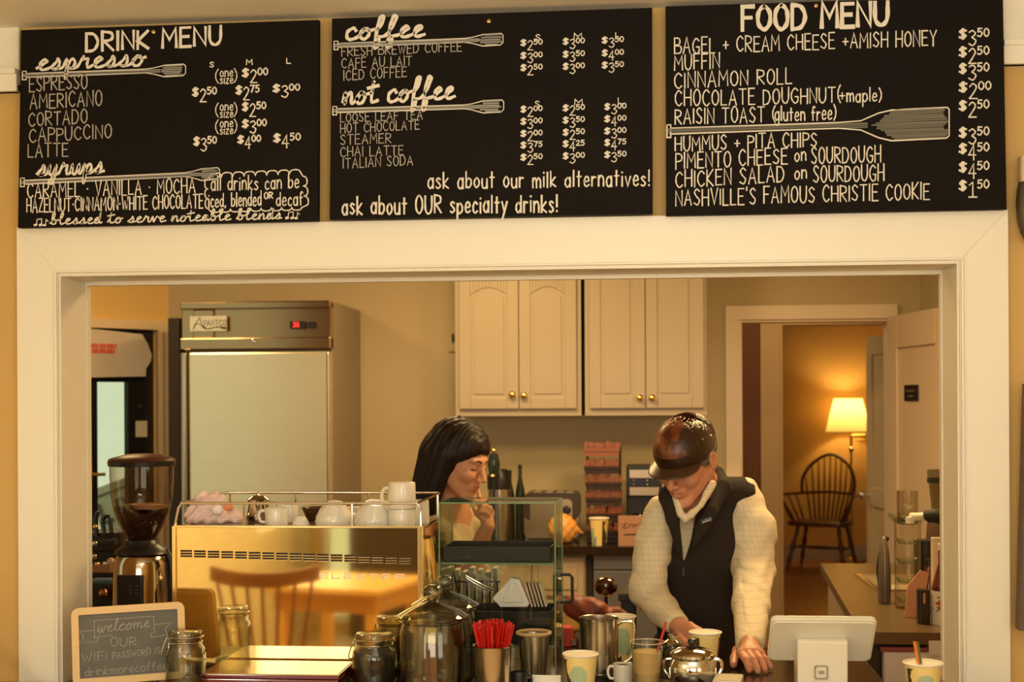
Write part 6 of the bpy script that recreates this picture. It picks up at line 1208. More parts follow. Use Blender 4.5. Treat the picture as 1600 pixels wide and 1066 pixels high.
paper_cup(PX(1100, 3.50), 3.50, CTR, 'patterned paper cup between the sugar bowl and the man', h=HZ(1100, 988, 3.50) - CTR, r=.040, rot=.5)
ch = paper_cup(PX(1440, 3.16), 3.16, CTR, 'yellow paper cup holding two pencils, right of the till', h=HZ(1440, 1036, 3.16) - CTR, r=.0425, rot=-.3 + math.pi)
hx_, hz_ = PX(1440, 3.16), CTR
for (u0, u1, v1, mm, lab) in ((1437, 1429, 1003, mat('orange_paint', (.75, .22, .02), .4), 'orange pencil in the yellow paper cup'), (1441, 1433, 1004, mat('green_paint', (.12, .14, .06), .4), 'dark green pencil in the yellow paper cup')):
    p0 = Vector((PX(u0, 3.16) + .006, 3.16, CTR + .012)); p1 = P(u1, v1, 3.165); oo = MB().tube([p0, p1], .0038, 6).build('pencil', mm); tag(oo, lab, 'pencil', 'pencils in the paper cup')
xm_ = PX(971, 3.34); mug(xm_, 3.34, CTR, .0235, HZ(971, 1037, 3.34) - CTR, math.pi, 'small white espresso mug beside the milk pitcher', group='mugs on the service worktop')
m = MB(); m.lathe((xm_, 3.34, CTR), [(.0001, HZ(971, 1037, 3.34) - CTR - .006), (.0215, HZ(971, 1037, 3.34) - CTR - .006)], 24); mo = m.build('coffee', mat('coffee', (.03, .010, .004), .1)); tag(mo, 'black coffee filling the small white espresso mug', 'coffee', kind='stuff')
# iced drink
YI = 3.27; xi = PX(1009, YI); hi = HZ(1009, 1003, YI) - CTR; o = thing('iced_coffee', (xi, YI, CTR), 'iced milky coffee in a clear cup with a red straw', 'drink')
MB().lathe((xi, YI, CTR), [(.0001, .002), (.027, 0), (.028, .004), (.0385, hi - .004), (.0405, hi), (.038, hi), (.0265, .006), (.0001, .005)], 36).build('plastic_cup', M_glass, o, smooth=True)
MB().tube([(xi + .0402 * math.cos(a), YI + .0402 * math.sin(a), CTR + hi) for a in [2 * math.pi * i / 36 for i in range(36)]], .0013, 6, closed=True).build('rim', mat('clear_plastic_rim', (.55, .5, .4), .2, spec=.8), o, smooth=True)
MB().lathe((xi, YI, CTR), [(.0001, .007), (.0262, .007), (.0360, hi - .024), (.034, hi - .0215), (.0001, hi - .022)], 36).build('milky_coffee', mat('milky_coffee', (.60, .38, .17), .35, noise=.18, nscale=45), o, smooth=True)
o2 = MB().tube([P(1021, 1040, YI), P(1041, 972, YI - .01)], .0030, 8).build('straw', mat('translucent_red', (.55, .04, .05), .3), o, smooth=True)
# glass shaker
YJ = 3.42; xj = PX(1049, YJ); hj = HZ(1049, 992, YJ) - CTR; o = thing('sugar_shaker', (xj, YJ, CTR), 'clear glass shaker with a steel neck behind the sugar bowl', 'shaker')
MB().lathe((xj, YJ, CTR), [(.0001, 0), (.032, 0), (.033, hj * .6), (.020, hj * .75), (.020, hj * .8)], 32).build('shaker_glass', M_jar, o, smooth=True); MB().lathe((xj, YJ, CTR), [(.021, hj * .78), (.022, hj * .84), (.012, hj * .9), (.012, hj), (.0001, hj + .001)], 28).build('neck', M_chrome, o, smooth=True)
# sugar bowl (chrome teapot-like) with side handle
YT = 3.30; xt = PX(1080, YT); zr = HZ(1080, 1026, YT) - CTR; o = thing('sugar_bowl', (xt, YT, CTR), 'shiny chrome lidded sugar bowl with black knob and side handles', 'bowl')
MB().lathe((xt, YT, CTR), [(.0001, .002), (.036, 0), (.046, .010), (.055, .030), (.0575, .048), (.054, zr - .012), (.050, zr - .004), (.054, zr), (.050, zr), (.044, zr - .006)], 44).build('bowl_body', M_chrome, o, smooth=True)
MB().lathe((xt, YT, CTR), [(.054, zr + .001), (.0545, zr + .008), (.050, zr + .012), (.036, zr + .019), (.014, zr + .024), (.0001, zr + .0245)], 44).build('lid', M_chrome, o, smooth=True)
MB().lathe((xt, YT, CTR), [(.006, zr + .024), (.008, zr + .028), (.012, zr + .034), (.010, zr + .042), (.0001, zr + .045)], 20).build('lid_knob', M_black, o, smooth=True)
for s_ in (-1, 1): m = MB(); m.tube([(xt + s_ * .048, YT, CTR + zr - .006), (xt + s_ * .066, YT, CTR + zr - .010), (xt + s_ * .068, YT, CTR + .045), (xt + s_ * .055, YT, CTR + .022)], .0042, 8, smooth=5); m.build('handle', M_chrome, o, smooth=True)
cc = Chalk(on_cyl(xt, YT, .057)); cc.stroke([(1056, 1050), (1070, 1050)], 7); cc.mb.build('label_tape', mat('tape_pale', (.62, .58, .48), .5), o)
# card reader
xq0, xq1 = PX(1117, 3.2), PX(1157, 3.2); o = thing('card_reader', ((xq0 + xq1) / 2, 3.22, CTR), 'pale grey card reader lying by the man\'s hand', 'card reader'); zq = HZ(1137, 1059, 3.24) - CTR
R_ = Matrix.Translation(((xq0 + xq1) / 2, 3.24, CTR)) @ Matrix.Rotation(math.radians(-8), 4, 'Z'); m = MB(); m.rbox((-.033, -.05, 0), (.033, .05, zq), .008, M=R_); m.build('body', mat('reader_grey', (.50, .48, .42), .35), o, bevel=.003)
m = MB(); m.rbox((-.024, -.038, zq), (.024, .03, zq + .001), .003, M=R_); m.build('key_area', mat('reader_key', (.60, .52, .38), .4), o)
# till stand with tablet
YQ = 3.22; o = thing('tablet_till', (PX(1283, YQ), YQ, CTR), 'white tablet till stand with a square emblem, its back to us', 'till'); M_till = mat('till_white', (.80, .78, .70), .22, coat=.5)
ptl, pbr = P(1201, 962, YQ - .045), P(1364, 1026, YQ + .06); xa_, xb3 = P(1201, 990, YQ).x, P(1364, 990, YQ).x
top, bot = P(1283, 962, YQ - .05), P(1283, 1026, YQ + .045)
ax = (top - bot); Lt = ax.length; ax.normalize(); MT = Matrix(((1, 0, 0, (xa_ + xb3) / 2), (0, ax.y, ax.z, (top.y + bot.y) / 2), (0, ax.z, -ax.y, (top.z + bot.z) / 2), (0, 0, 0, 1)))
# columns: X along width, Y along slope, Z normal to the tablet
nrm2 = Vector((1, 0, 0)).cross(ax); MT = Matrix(((1, 0, nrm2.x, (xa_ + xb3) / 2), (0, ax.y, nrm2.y, (top.y + bot.y) / 2), (0, ax.z, nrm2.z, (top.z + bot.z) / 2), (0, 0, 0, 1)))
sg = -1 if nrm2.y > 0 else 1      # side facing the customer
hw = (xb3 - xa_) / 2; m = MB()
for k, (ins, z0_, z1_) in enumerate(((0, 0, .013), (.004, .013, .017))): 
    za, zb5 = sorted((sg * z0_, sg * z1_)); m.rbox((-hw + ins, -Lt / 2 + ins, za), (hw - ins, Lt / 2 - ins, zb5), .014, M=MT, seg=6)
m.build('tablet_shell', M_till, o, smooth=True, bevel=.002)
za, zb5 = sorted((sg * -.002, 0)); m = MB(); m.rbox((-hw + .004, -Lt / 2 + .004, za), (hw - .004, Lt / 2 - .004, zb5), .012, M=MT); m.build('screen', M_black, o)
zp = HZ(1283, 1003, YQ - .05) ; x0p, x1p = PX(1244, YQ - .05), PX(1323, YQ - .05)
m = MB(); m.prism([(YQ - .052, zp), (YQ - .044, zp + .004), (YQ + .02, zp + .003), (YQ + .03, zp - .035), (YQ + .02, CTR + .012), (YQ - .046, CTR + .012)], x0p, x1p, 'x'); m.build('stand_post', M_till, o, bevel=.004)
m = MB(); m.rbox((x0p - .004, YQ - .06, CTR), (x1p + .004, YQ + .09, CTR + .013), .008); m.build('stand_foot', M_till, o, bevel=.002)
c = Chalk(lambda u, v, l: P(u, v, YQ - .0523 - l * .3)); c.stroke([(1273.8, 1043), (1275.2, 1041.2), (1291.2, 1041.2), (1293, 1043), (1293, 1059), (1291.2, 1061), (1275.2, 1061), (1273.5, 1059), (1273.5, 1043)], 2.6); c.stroke([(1281, 1051), (1286, 1051)], 5); c.mb.build('square_emblem', mat('emblem_grey', (.34, .33, .28), .5), o)

# ------------------------------------------------------------------ things on the rear worktop behind the cups
yk = 4.10; m = MB(); q0, q1 = PZ(920, 990, CTR), None
o = MB().rbox((PX(912, yk), 4.0, CTR), (PX(968, yk), 4.27, CTR + .02), .01).build('cutting_board', mat('pale_board', F(190, 140, 72), .5, noise=.15)); tag(o, 'pale cutting board behind the milk pitcher', 'board'); 
def bread(Q): return smin(smin(s_ell(Q, (0, 0, .045), (.065, .04, .040)), s_ell(Q, (.07, .01, .028), (.05, .03, .028)), .02), s_ell(Q, (-.035, 0, .06), (.035, .035, .03)), .015) + .003 * np.sin(Q[..., 0] * 120) * np.sin(Q[..., 2] * 140)
tag(sdf_obj('bread_loaf', (-.11, -.06, -.01), (.15, .07, .11), .0045, bread, mat('red_brown_crust', (.20, .035, .010), .55, noise=.5, nscale=25), M=Matrix.Translation((PX(915, 4.02), 4.02, CTR + .028))), 'reddish brown glazed loaf behind the milk pitcher', 'bread')
xg = PX(945, 4.22); zg = HZ(945, 921, 4.22); o = thing('round_glass', (xg, 4.22, CTR + .0), 'dark red round glass on a stem by the loaf', 'glass')
MB().lathe((xg, 4.22, CTR + .0205), [(.03, 0), (.006, .004), (.006, zg - CTR - .045), (.018, zg - CTR - .04), (.034, zg - CTR - .024), (.037, zg - CTR - .008), (.034, zg - CTR + .004), (.024, zg - CTR + .014), (.001, zg - CTR + .019)], 28).build('body', mat('dark_wine_glass', (.035, .008, .006), .07, coat=1), o, smooth=True)
m = MB(); m.box((PX(968, 4.05), 4.12, CTR + .0), (PX(986, 4.05) + .012, 4.24, HZ(970, 938, 4.1))); m.box((PX(964, 4.05), 4.10, HZ(970, 940, 4.1)), (PX(986, 4.05) + .012, 4.25, HZ(970, 928, 4.1))); tag(m.build('black_tea_box', M_black, bevel=.003), 'black box beside the man\'s sleeve on the rear worktop', 'box')
m = MB(); m.rbox((PX(862, 3.85), 3.82, CTR), (PX(893, 3.85), 3.87, HZ(880, 978, 3.85)), .012); m.build; o = m.build('snack_bag', mat('red_packet', F(190, 50, 25), .35, noise=.3, nscale=30), bevel=.004); tag(o, 'red and orange snack bag behind the glass case', 'bag')
def oran(Q): return s_ell(Q, (0, 0, .03), (.042, .03, .032)) + .003 * np.sin(Q[..., 2] * 200)
tag(sdf_obj('pastry', (-.06, -.05, -.01), (.06, .05, .08), .004, oran, mat('amber_pastry', F(232, 160, 60), .45, noise=.2, nscale=30), M=Matrix.Translation((PX(886, 4.0), 4.02, CTR + .001 + .0))), 'golden swirled pastry between glass case and milk pitcher', 'pastry')
m = MB(); m.rbox((PX(884, 3.85), 3.83, CTR), (PX(903, 3.85), 3.86, HZ(893, 997, 3.85)), .008); tag(m.build('small_jam_jar', mat('jam_dark', (.06, .015, .01), .15), bevel=.004), 'small dark jar left of the milk pitcher', 'jar')
# ------------------------------------------------------------------ people
class Field:
    def __init__(s, lo, hi, h):
        s.h = h; s.g = [np.arange(a, b + h, h, dtype=np.float32) for a, b in zip(lo, hi)]; s.f = np.full([len(g) for g in s.g], .1, np.float32)
    def sub(s, lo, hi):
        sl = []
        for a in range(3):
            i0 = max(0, int((lo[a] - s.g[a][0]) / s.h)); i1 = min(len(s.g[a]), int((hi[a] - s.g[a][0]) / s.h) + 2); sl.append(slice(i0, max(i0, i1)))
        return tuple(sl)
    def op(s, fn, lo, hi, k=.01, cut=False):
        sl = s.sub(lo, hi)
        if any(q.stop - q.start < 1 for q in sl): return
        Q = np.stack(np.meshgrid(*[s.g[a][sl[a]] for a in range(3)], indexing='ij'), -1); v = fn(Q)
        s.f[sl] = smax(s.f[sl], -v, k) if cut else smin(s.f[sl], v, k)
    def cone(s, a, b, ra, rb=None, k=.01, cut=False):
        rb = ra if rb is None else rb; m = max(ra, rb) + .03 + k
        s.op(lambda Q: s_cone(Q, tuple(a), tuple(b), ra, rb), [min(a[i], b[i]) - m for i in range(3)], [max(a[i], b[i]) + m for i in range(3)], k, cut)
    def ell(s, c, r, R=None, k=.01, cut=False):
        m = max(r) + .03 + k; s.op(lambda Q: s_ell(Q, tuple(c), r, R), [c[i] - m for i in range(3)], [c[i] + m for i in range(3)], k, cut)
    def chain(s, pts, rs, k=.006):
        for i in range(len(pts) - 1): s.cone(pts[i], pts[i + 1], rs[i], rs[i + 1], k)
    def mesh(s, name, mats, parent, mfn=None):
        f = s.f; f[0] = f[-1] = .1; f[:, 0] = f[:, -1] = .1; f[:, :, 0] = f[:, :, -1] = .1
        V, Fc = surfnet(f, [g[0] for g in s.g], s.h); mi = mfn(V[Fc].mean(1)) if mfn else np.zeros(len(Fc), int)
        V = V - np.array(parent.location, np.float32)
        me = bpy.data.meshes.new(name); me.from_pydata(V.tolist(), [], Fc.tolist())
        for x in (mats if isinstance(mats, (list, tuple)) else [mats]): me.materials.append(x)
        me.polygons.foreach_set('material_index', mi.astype(np.int32)); me.polygons.foreach_set('use_smooth', [True] * len(Fc)); me.update()
        o = bpy.data.objects.new(name, me); COL.objects.link(o); o.parent = parent; return o
def head_sdf(Q):
    f = s_ell(Q, (0, .012, .045), (.074, .094, .085))
    f = smin(f, s_ell(Q, (0, -.030, -.020), (.060, .060, .080)), .03)
    for s in (-1, 1):
        f = smin(f, s_cone(Q, (s * .050, .0, -.045), (s * .018, -.070, -.098), .016, .016), .025)
        f = smin(f, s_ell(Q, (s * .038, -.066, -.022), (.024, .022, .022)), .018)
    f = smin(f, s_ell(Q, (0, -.080, -.102), (.020, .017, .015)), .018)
    f = smin(f, s_ell(Q, (0, -.079, .030), (.050, .016, .013)), .016)
    for s in (-1, 1): f = smax(f, -s_ell(Q, (s * .031, -.105, .006), (.020, .020, .013)), .012)
    for s in (-1, 1): f = smin(f, s_ell(Q, (s * .031, -.076, .006), (.0135, .0135, .012)), .004)
    f = smin(f, s_cone(Q, (0, -.088, .020), (0, -.113, -.028), .007, .0105), .010)
    for s in (-1, 1): f = smin(f, s_ell(Q, (s * .012, -.101, -.032), (.0085, .010, .007)), .005)
    f = smin(f, s_ell(Q, (0, -.083, -.060), (.026, .014, .020)), .012)
    for z, r in ((-.056, .0055), (-.066, .0065)):
        f = smin(f, s_cone(Q, (-.020, -.088, z - .001), (0, -.0965, z), r * .6, r), .004); f = smin(f, s_cone(Q, (.020, -.088, z - .001), (0, -.0965, z), r * .6, r), .004)
    f = smax(f, -s_ell(Q, (0, -.100, -.0605), (.024, .012, .0013)), .002)
    for s in (-1, 1):
        R = ((math.cos(.25 * s), 0, 0), (0, 1, 0), (0, 0, 1))
        e = s_ell(Q, (s * .078, .012, -.005), (.009, .019, .031)); e = smax(e, -s_ell(Q, (s * .088, .008, .0), (.008, .011, .018)), .004); f = smin(f, e, .006)
    return f
def head_matrix(c, yaw, pitch, roll=0, s=1.0):
    return Matrix.Translation(c) @ Matrix.Rotation(yaw, 4, 'Z') @ Matrix.Rotation(pitch, 4, 'X') @ Matrix.Rotation(roll, 4, 'Y') @ Matrix.Scale(s, 4)
def to_local(M):
    Mi = M.inverted(); A = np.array(Mi.to_3x3(), np.float32).T; b = np.array(Mi.translation, np.float32); return lambda Q: Q @ A + b
def skin(name, c, c2):
    m = mat(name, c, .48, noise=.10, nscale=14, bump=.04, bscale=160); b = m.node_tree.nodes['Principled BSDF']; b.inputs['Subsurface Weight'].default_value = .12; b.inputs['Subsurface Radius'].default_value = (.01, .004, .002); return m
M_skin = skin('skin_ruddy', (.60, .27, .16), None); M_skin2 = skin('skin_olive', (.60, .30, .17), None)
M_lip = mat('lips_muted', (.50, .20, .12), .45); M_lip2 = mat('lips_pink', (.50, .20, .13), .4); M_brow = mat('brow_hair', (.03, .016, .010), .7)
def limb_wrinkle(Q, amp, f1=95, f2=60): return amp * (np.sin(Q[..., 2] * f1 + 2.2 * np.sin(Q[..., 0] * 38 + Q[..., 1] * 20)) * .6 + np.sin(Q[..., 2] * f2 - Q[..., 0] * 85) * .5)

# ---- man
mh = head_matrix(P(1073, 717, 3.90), math.radians(-33), math.radians(29), math.radians(4), .98); L_ = to_local(mh)
man = thing('person', (PX(1098, 4.08), 4.08, 0), 'man in a leather cap, dark fleece vest and pale checked shirt, head bowed', 'person')
N0 = P(1093, 772, 4.01)
SL, EL, WL = P(1163, 778, 4.03), P(1177, 885, 3.95), P(1172, 1000, 3.63)
SRt, ER, WR = P(1033, 806, 3.98), P(1013, 925, 3.92), P(1056, 976, 3.75)
fb = Field((P(985, 800, 3.9).x - .01, 3.38, .895), (P(1215, 800, 4.0).x + .01, 4.12, 1.50), .0032)
hc = mh.translation; fb.op(lambda Q: head_sdf(L_(Q)) * .98, [hc[i] - .16 for i in range(3)], [hc[i] + .16 for i in range(3)], .01)
nk = mh @ Vector((0, .035, -.05)); fb.cone(nk, N0, .050, .058, .03); fb.cone(N0, P(1095, 850, 4.03), .06, .09, .03)
fb.cone(N0, SL, .05, .045, .03); fb.cone(N0, SRt, .05, .045, .03); fb.chain([SL, EL, P(1174, 945, 3.80), WL], [.042, .034, .028, .024], .02); fb.chain([SRt, ER, WR], [.044, .036, .026], .02)
# his left hand, flat on the worktop
wl = PZ(1171, 1006, .955); kn = [PZ(1158, 1021, .941), PZ(1168, 1019, .944), PZ(1179, 1019, .943), PZ(1188, 1022, .938)]; fb.cone(WL, wl, .027, .022, .015)
for q in kn: fb.cone(wl, q, .019, .0115, .009)
for a, b in zip(kn, kn[1:]): fb.cone(a, b, .011, .011, .008)
pips = [PZ(1165, 1031, .932), PZ(1177, 1031, .933), PZ(1188, 1030, .932), PZ(1196, 1030, .928)]; dips = [PZ(1169, 1042, .917), PZ(1182, 1043, .917), PZ(1193, 1041, .917), PZ(1201, 1038, .916)]; tips = [PZ(1171, 1048, .9088), PZ(1184, 1049, .9088), PZ(1195, 1047, .9088), PZ(1204, 1043, .9086)]
for k_, (a, b, c, d) in enumerate(zip(kn, pips, dips, tips)): r = (.0092, .0095, .009, .008)[k_]; fb.chain([a, b, c, d], [r * 1.12, r * 1.0, r * .93, r * .84], .003)
fb.chain([PZ(1163, 1008, .945), PZ(1152, 1017, .932), PZ(1147, 1029, .921), PZ(1146, 1039, .911)], [.015, .0125, .0105, .0095], .007)
# his right hand, reaching among the cups, fingers curled over a small lid
wr = WR; kc = [P(1078, 978, 3.69), P(1083, 984, 3.675), P(1084, 991, 3.665), P(1081, 998, 3.66)]
fb.cone(WR, P(1066, 982, 3.715), .024, .024, .012)
for q in kc: fb.cone(P(1064, 982, 3.715), q, .020, .012, .009)
for k_, q in enumerate(kc):
    o_ = Vector((.0, 0, 0)); a = q; b = q + Vector((.024, -.016, -.010 - .003 * k_)); c = b + Vector((.008, -.012, -.020)); d = c + Vector((-.008, -.004, -.013)); fb.chain([a, b, c, d], [.0105, .0095, .009, .0078], .003)
fb.chain([P(1063, 990, 3.70), P(1064, 1000, 3.67), P(1072, 1007, 3.645), P(1083, 1009, 3.63)], [.014, .0115, .010, .0085], .007)
def man_m(c):
    q = L_(c.astype(np.float32)); lip = (np.abs(q[:, 0]) < .022) & (q[:, 1] < -.083) & (q[:, 2] < -.052) & (q[:, 2] > -.072) & (q[:, 1] < -.080); return lip.astype(int)
fb.mesh('body', [M_skin, M_lip], man, man_m)
# shirt
M_shirt = bpy.data.materials.new('checked_shirt'); M_shirt.use_nodes = True; nt = M_shirt.node_tree; NN = nt.nodes; LK = nt.links; bs = NN['Principled BSDF']; bs.inputs['Roughness'].default_value = .85
tc = NN.new('ShaderNodeTexCoord'); sx = NN.new('ShaderNodeSeparateXYZ'); LK.new(tc.outputs['Object'], sx.inputs[0]); prev = None
def line(sock, freq, width):
    m1 = NN.new('ShaderNodeMath'); m1.operation = 'MULTIPLY'; m1.inputs[1].default_value = freq; LK.new(sock, m1.inputs[0]); m2 = NN.new('ShaderNodeMath'); m2.operation = 'FRACT'; LK.new(m1.outputs[0], m2.inputs[0]); m3 = NN.new('ShaderNodeMath'); m3.operation = 'LESS_THAN'; m3.inputs[1].default_value = width; LK.new(m2.outputs[0], m3.inputs[0]); return m3.outputs[0]
ad = NN.new('ShaderNodeMath'); ad.operation = 'ADD'; LK.new(sx.outputs[0], ad.inputs[0]); sc_ = NN.new('ShaderNodeMath'); sc_.operation = 'MULTIPLY'; sc_.inputs[1].default_value = .6; LK.new(sx.outputs[1], sc_.inputs[0]); LK.new(sc_.outputs[0], ad.inputs[1])
mxl = NN.new('ShaderNodeMath'); mxl.operation = 'MAXIMUM'; LK.new(line(ad.outputs[0], 66, .13), mxl.inputs[0]); LK.new(line(sx.outputs[2], 60, .13), mxl.inputs[1])
mc = NN.new('ShaderNodeMix'); mc.data_type = 'RGBA'; mc.inputs[6].default_value = (.80, .70, .50, 1); mc.inputs[7].default_value = (.67, .59, .44, 1); LK.new(mxl.outputs[0], mc.inputs[0]); LK.new(mc.outputs[2], bs.inputs['Base Color'])
xm0 = PX(1098, 4.05)
def torso(fd, off, k=.035):
    c1, c2, c3 = P(1094, 858, 4.03), P(1096, 950, 4.05), P(1098, 1035, 4.08)
    fd.ell(c1, (.150 + off, .108 + off, .15 + off), k=k); fd.ell(c2, (.138 + off, .105 + off, .15 + off), k=k); fd.ell(c3, (.150 + off, .112 + off, .13 + off), k=k)
    fd.cone(N0 + Vector((0, 0, -.02)), SL + Vector((-.012, 0, 0)), .060 + off, .058 + off, k); fd.cone(N0 + Vector((0, 0, -.02)), SRt + Vector((.018, 0, 0)), .058 + off, .050 + off, k)
sh = Field((P(975, 800, 3.9).x, 3.50, .83), (P(1220, 800, 4.0).x + .02, 4.20, 1.42), .0048)
torso(sh, -.010); 
sh.chain([SL + Vector((-.005, 0, .004)), P(1177, 830, 3.99), EL, P(1174, 945, 3.80), P(1172, 1008, 3.615)], [.056, .062, .058, .050, .038], .02)
sh.chain([SRt + Vector((.004, 0, 0)), P(1018, 862, 3.95), ER, P(1034, 953, 3.84), P(1058, 977, 3.745)], [.056, .050, .052, .044, .034], .02)
for (a, b, r) in ((P(1056, 776, 3.885), P(1063, 803, 3.868), .011), (P(1113, 757, 3.92), P(1094, 788, 3.878), .012), (P(1094, 788, 3.878), P(1078, 806, 3.866), .011), (P(1063, 803, 3.87), P(1071, 812, 3.872), .010)): sh.cone(a, b, r, r, .004)
sl = (slice(None),) * 3; Qs = np.stack(np.meshgrid(*sh.g, indexing='ij'), -1); edge = np.abs(Qs[..., 0] - xm0) > .09
sh.f += np.where(edge, limb_wrinkle(Qs, .0026, 120, 75) + .0022 * np.sin(Qs[..., 2] * 46 + Qs[..., 0] * 30), 0)
wrist_n = (WL - EL).normalized(); sh.f = np.maximum(sh.f, (Qs - np.array(P(1172, 1012, 3.60), np.float32)) @ np.array(wrist_n, np.float32))
wrist_r = (WR - ER).normalized(); rr_m = (Qs[..., 0] < xm0 - .02) & (Qs[..., 2] < 1.1); sh.f = np.where(rr_m, np.maximum(sh.f, (Qs - np.array(P(1060, 978, 3.74), np.float32)) @ np.array(wrist_r, np.float32)), sh.f); del Qs
# open collar: leave the throat free
sh.ell(P(1080, 770, 3.90), (.028, .05, .05), k=.01, cut=True)
sh.mesh('shirt', M_shirt, man)
# vest
M_vest = mat('dark_fleece', (.022, .014, .010), .95, bump=.5, bscale=220)
vt_ = Field((P(990, 800, 3.9).x, 3.80, .80), (P(1200, 800, 4.0).x, 4.26, 1.44), .0048)
torso(vt_, .004)
col = [P(1067, 862, 3.895), P(1050, 812, 3.875), P(1040, 778, 3.905), P(1058, 752, 3.985), P(1090, 742, 4.05), P(1122, 744, 4.03), P(1131, 764, 3.955), P(1112, 800, 3.89), P(1080, 850, 3.888)]
for i in range(len(col) - 1): vt_.cone(col[i], col[i + 1], .017, .017, .012)
for i in (1, 2, 3, 4, 5, 6): vt_.cone(col[i] + Vector((0, 0, .012)), col[i + 1] + Vector((0, 0, .012)), .013, .013, .012)
Qs = np.stack(np.meshgrid(*vt_.g, indexing='ij'), -1)
# armholes
for S_, nx in ((SL, 1), (SRt, -1)): vt_.f = np.maximum(vt_.f, (Qs[..., 0] - (S_.x + nx * .030))  * nx - np.where(Qs[..., 2] > 1.1, 0, 1.0))
# V opening in front
z0v, z1v = P(1068, 888, 3.9).z, P(1080, 780, 3.9).z; xa_v, xb_v = P(1068, 888, 3.92).x, P(1079, 790, 3.88).x; tt = np.clip((Qs[..., 2] - z0v) / (z1v - z0v), 0, 1); xcv = xa_v + (xb_v - xa_v) * tt
wedge = np.maximum(np.abs(Qs[..., 0] - xcv) - .001 - .030 * tt, np.maximum(z0v - Qs[..., 2], Qs[..., 1] - 3.99)); vt_.f = smax(vt_.f, -wedge, .006)
vt_.f += .0015 * np.sin(Qs[..., 2] * 40 + Qs[..., 0] * 30) ; vt_.f = np.maximum(vt_.f, .845 - Qs[..., 2]); del Qs
vest = vt_.mesh('vest', M_vest, man)
from mathutils.bvhtree import BVHTree
vb = BVHTree.FromPolygons([v.co + Vector(man.location) for v in vest.data.vertices], [tuple(p.vertices) for p in vest.data.polygons])
def on_vest(u, v, l=.0015):
    h = vb.ray_cast(Vector((0, 0, EYE)), ray(u, v).normalized()); q = h[0] if h[0] else P(u, v, 3.88); return q - ray(u, v).normalized() * l
MB().tube([on_vest(1068, 887, .002), on_vest(1068, 893, .002), on_vest(1068, 899, .002)], .0030, 6).build('zip_pull', mat('zip_dark', (.10, .08, .06), .4), man)
lab_ = MB(); g = [(1096, 812), (1112, 807), (1113, 814), (1096, 819)]; lab_.add([on_vest(*q, .0030) for q in g] + [on_vest(*q, -.001) for q in g], [(0, 1, 2, 3), (0, 4, 5, 1), (1, 5, 6, 2), (2, 6, 7, 3), (3, 7, 4, 0)])
lab_.build('chest_label', mat('label_slate', (.09, .11, .16), .6), man)
lab_ = MB(); g = [(1098, 817.5), (1111.5, 813.2), (1111.5, 811.5), (1098, 815)]; lab_.add([on_vest(*q, .0036) for q in g], [(0, 1, 2, 3)]); g = [(1100, 813.5), (1103, 810.5), (1105, 811.8), (1108, 809.3), (1110, 810.8)]; lab_.add([on_vest(*q, .0036) for q in g], [(0, 1, 2, 3, 4)])
lab_.build('label_print', mat('label_pale', (.42, .42, .42), .6), man)
# cap and hair
M_leather = bpy.data.materials.new('worn_leather'); M_leather.use_nodes = True; nt = M_leather.node_tree; b = nt.nodes['Principled BSDF']; b.inputs['Roughness'].default_value = .33
nz = nt.nodes.new('ShaderNodeTexNoise'); nz.inputs['Scale'].default_value = 22; nz.inputs['Detail'].default_value = 6; rp = nt.nodes.new('ShaderNodeValToRGB'); rp.color_ramp.elements[0].position = .35; rp.color_ramp.elements[0].color = (.060, .017, .008, 1); rp.color_ramp.elements[1].position = .70; rp.color_ramp.elements[1].color = (.27, .085, .028, 1)
tcn = nt.nodes.new('ShaderNodeTexCoord'); nt.links.new(tcn.outputs['Object'], nz.inputs[0]); nt.links.new(nz.outputs[0], rp.inputs[0]); nt.links.new(rp.outputs[0], b.inputs['Base Color']); bpn = nt.nodes.new('ShaderNodeBump'); bpn.inputs['Strength'].default_value = .25; bpn.inputs['Distance'].default_value = .004; nt.links.new(nz.outputs[0], bpn.inputs['Height']); nt.links.new(bpn.outputs[0], b.inputs['Normal'])
M_leatherd = mat('dark_leather', (.030, .012, .007), .34, noise=.4, nscale=30, bump=.2, bscale=60); M_brim = mat('brim_leather', (.070, .034, .016), .28, noise=.3, nscale=30)
def cap(Q):
    f = s_ell(Q, (0, .005, .046), (.0815, .113, .083)); f = np.maximum(f, -(Q[..., 2] - (.028 - 3.0 * Q[..., 0] ** 2 * (Q[..., 1] < .0)))); f = smax(f, -s_ell(Q, (0, .012, .046), (.079, .099, .084)), .002)
    f = smin(f, s_ell(Q, (0, .010, .129), (.006, .006, .003)), .003)
    seam = np.minimum(np.abs(np.sin(3 * np.arctan2(Q[..., 0], Q[..., 1] - .012))), 1); return f - .0012 * np.clip(seam * 6, 0, 1)
capM = sdf_obj('cap', (-.10, -.11, .0), (.10, .13, .16), .0032, cap, [M_leather, M_leatherd], man, M=mh, mfn=lambda c: ((c[:, 2] < .062) | ((c[:, 0] > .030) & (c[:, 1] > -.075))).astype(int))
def brim(Q):
    r = np.sqrt((Q[..., 0] / .078) ** 2 + ((Q[..., 1] + .060) / .088) ** 2) - 1; zz = Q[..., 2] - (.032 + (Q[..., 1] + .085) * .16 - 3.4 * Q[..., 0] ** 2)
    f = np.maximum(r * .07, np.abs(zz) - .0022); return np.maximum(f, Q[..., 1] + .030)
br = sdf_obj('cap_brim', (-.10, -.17, -.05), (.10, -.02, .06), .0028, brim, M_brim, man, M=mh)
for q in ((.072, -.012, .078), (.079, .022, .070)):
    pz_ = mh @ Vector(q) ; m = MB(); m.ball(mh @ Vector((q[0] * 1.04, q[1], q[2])), .0028, seg=8); m.build('rivet', M_chrome, man)
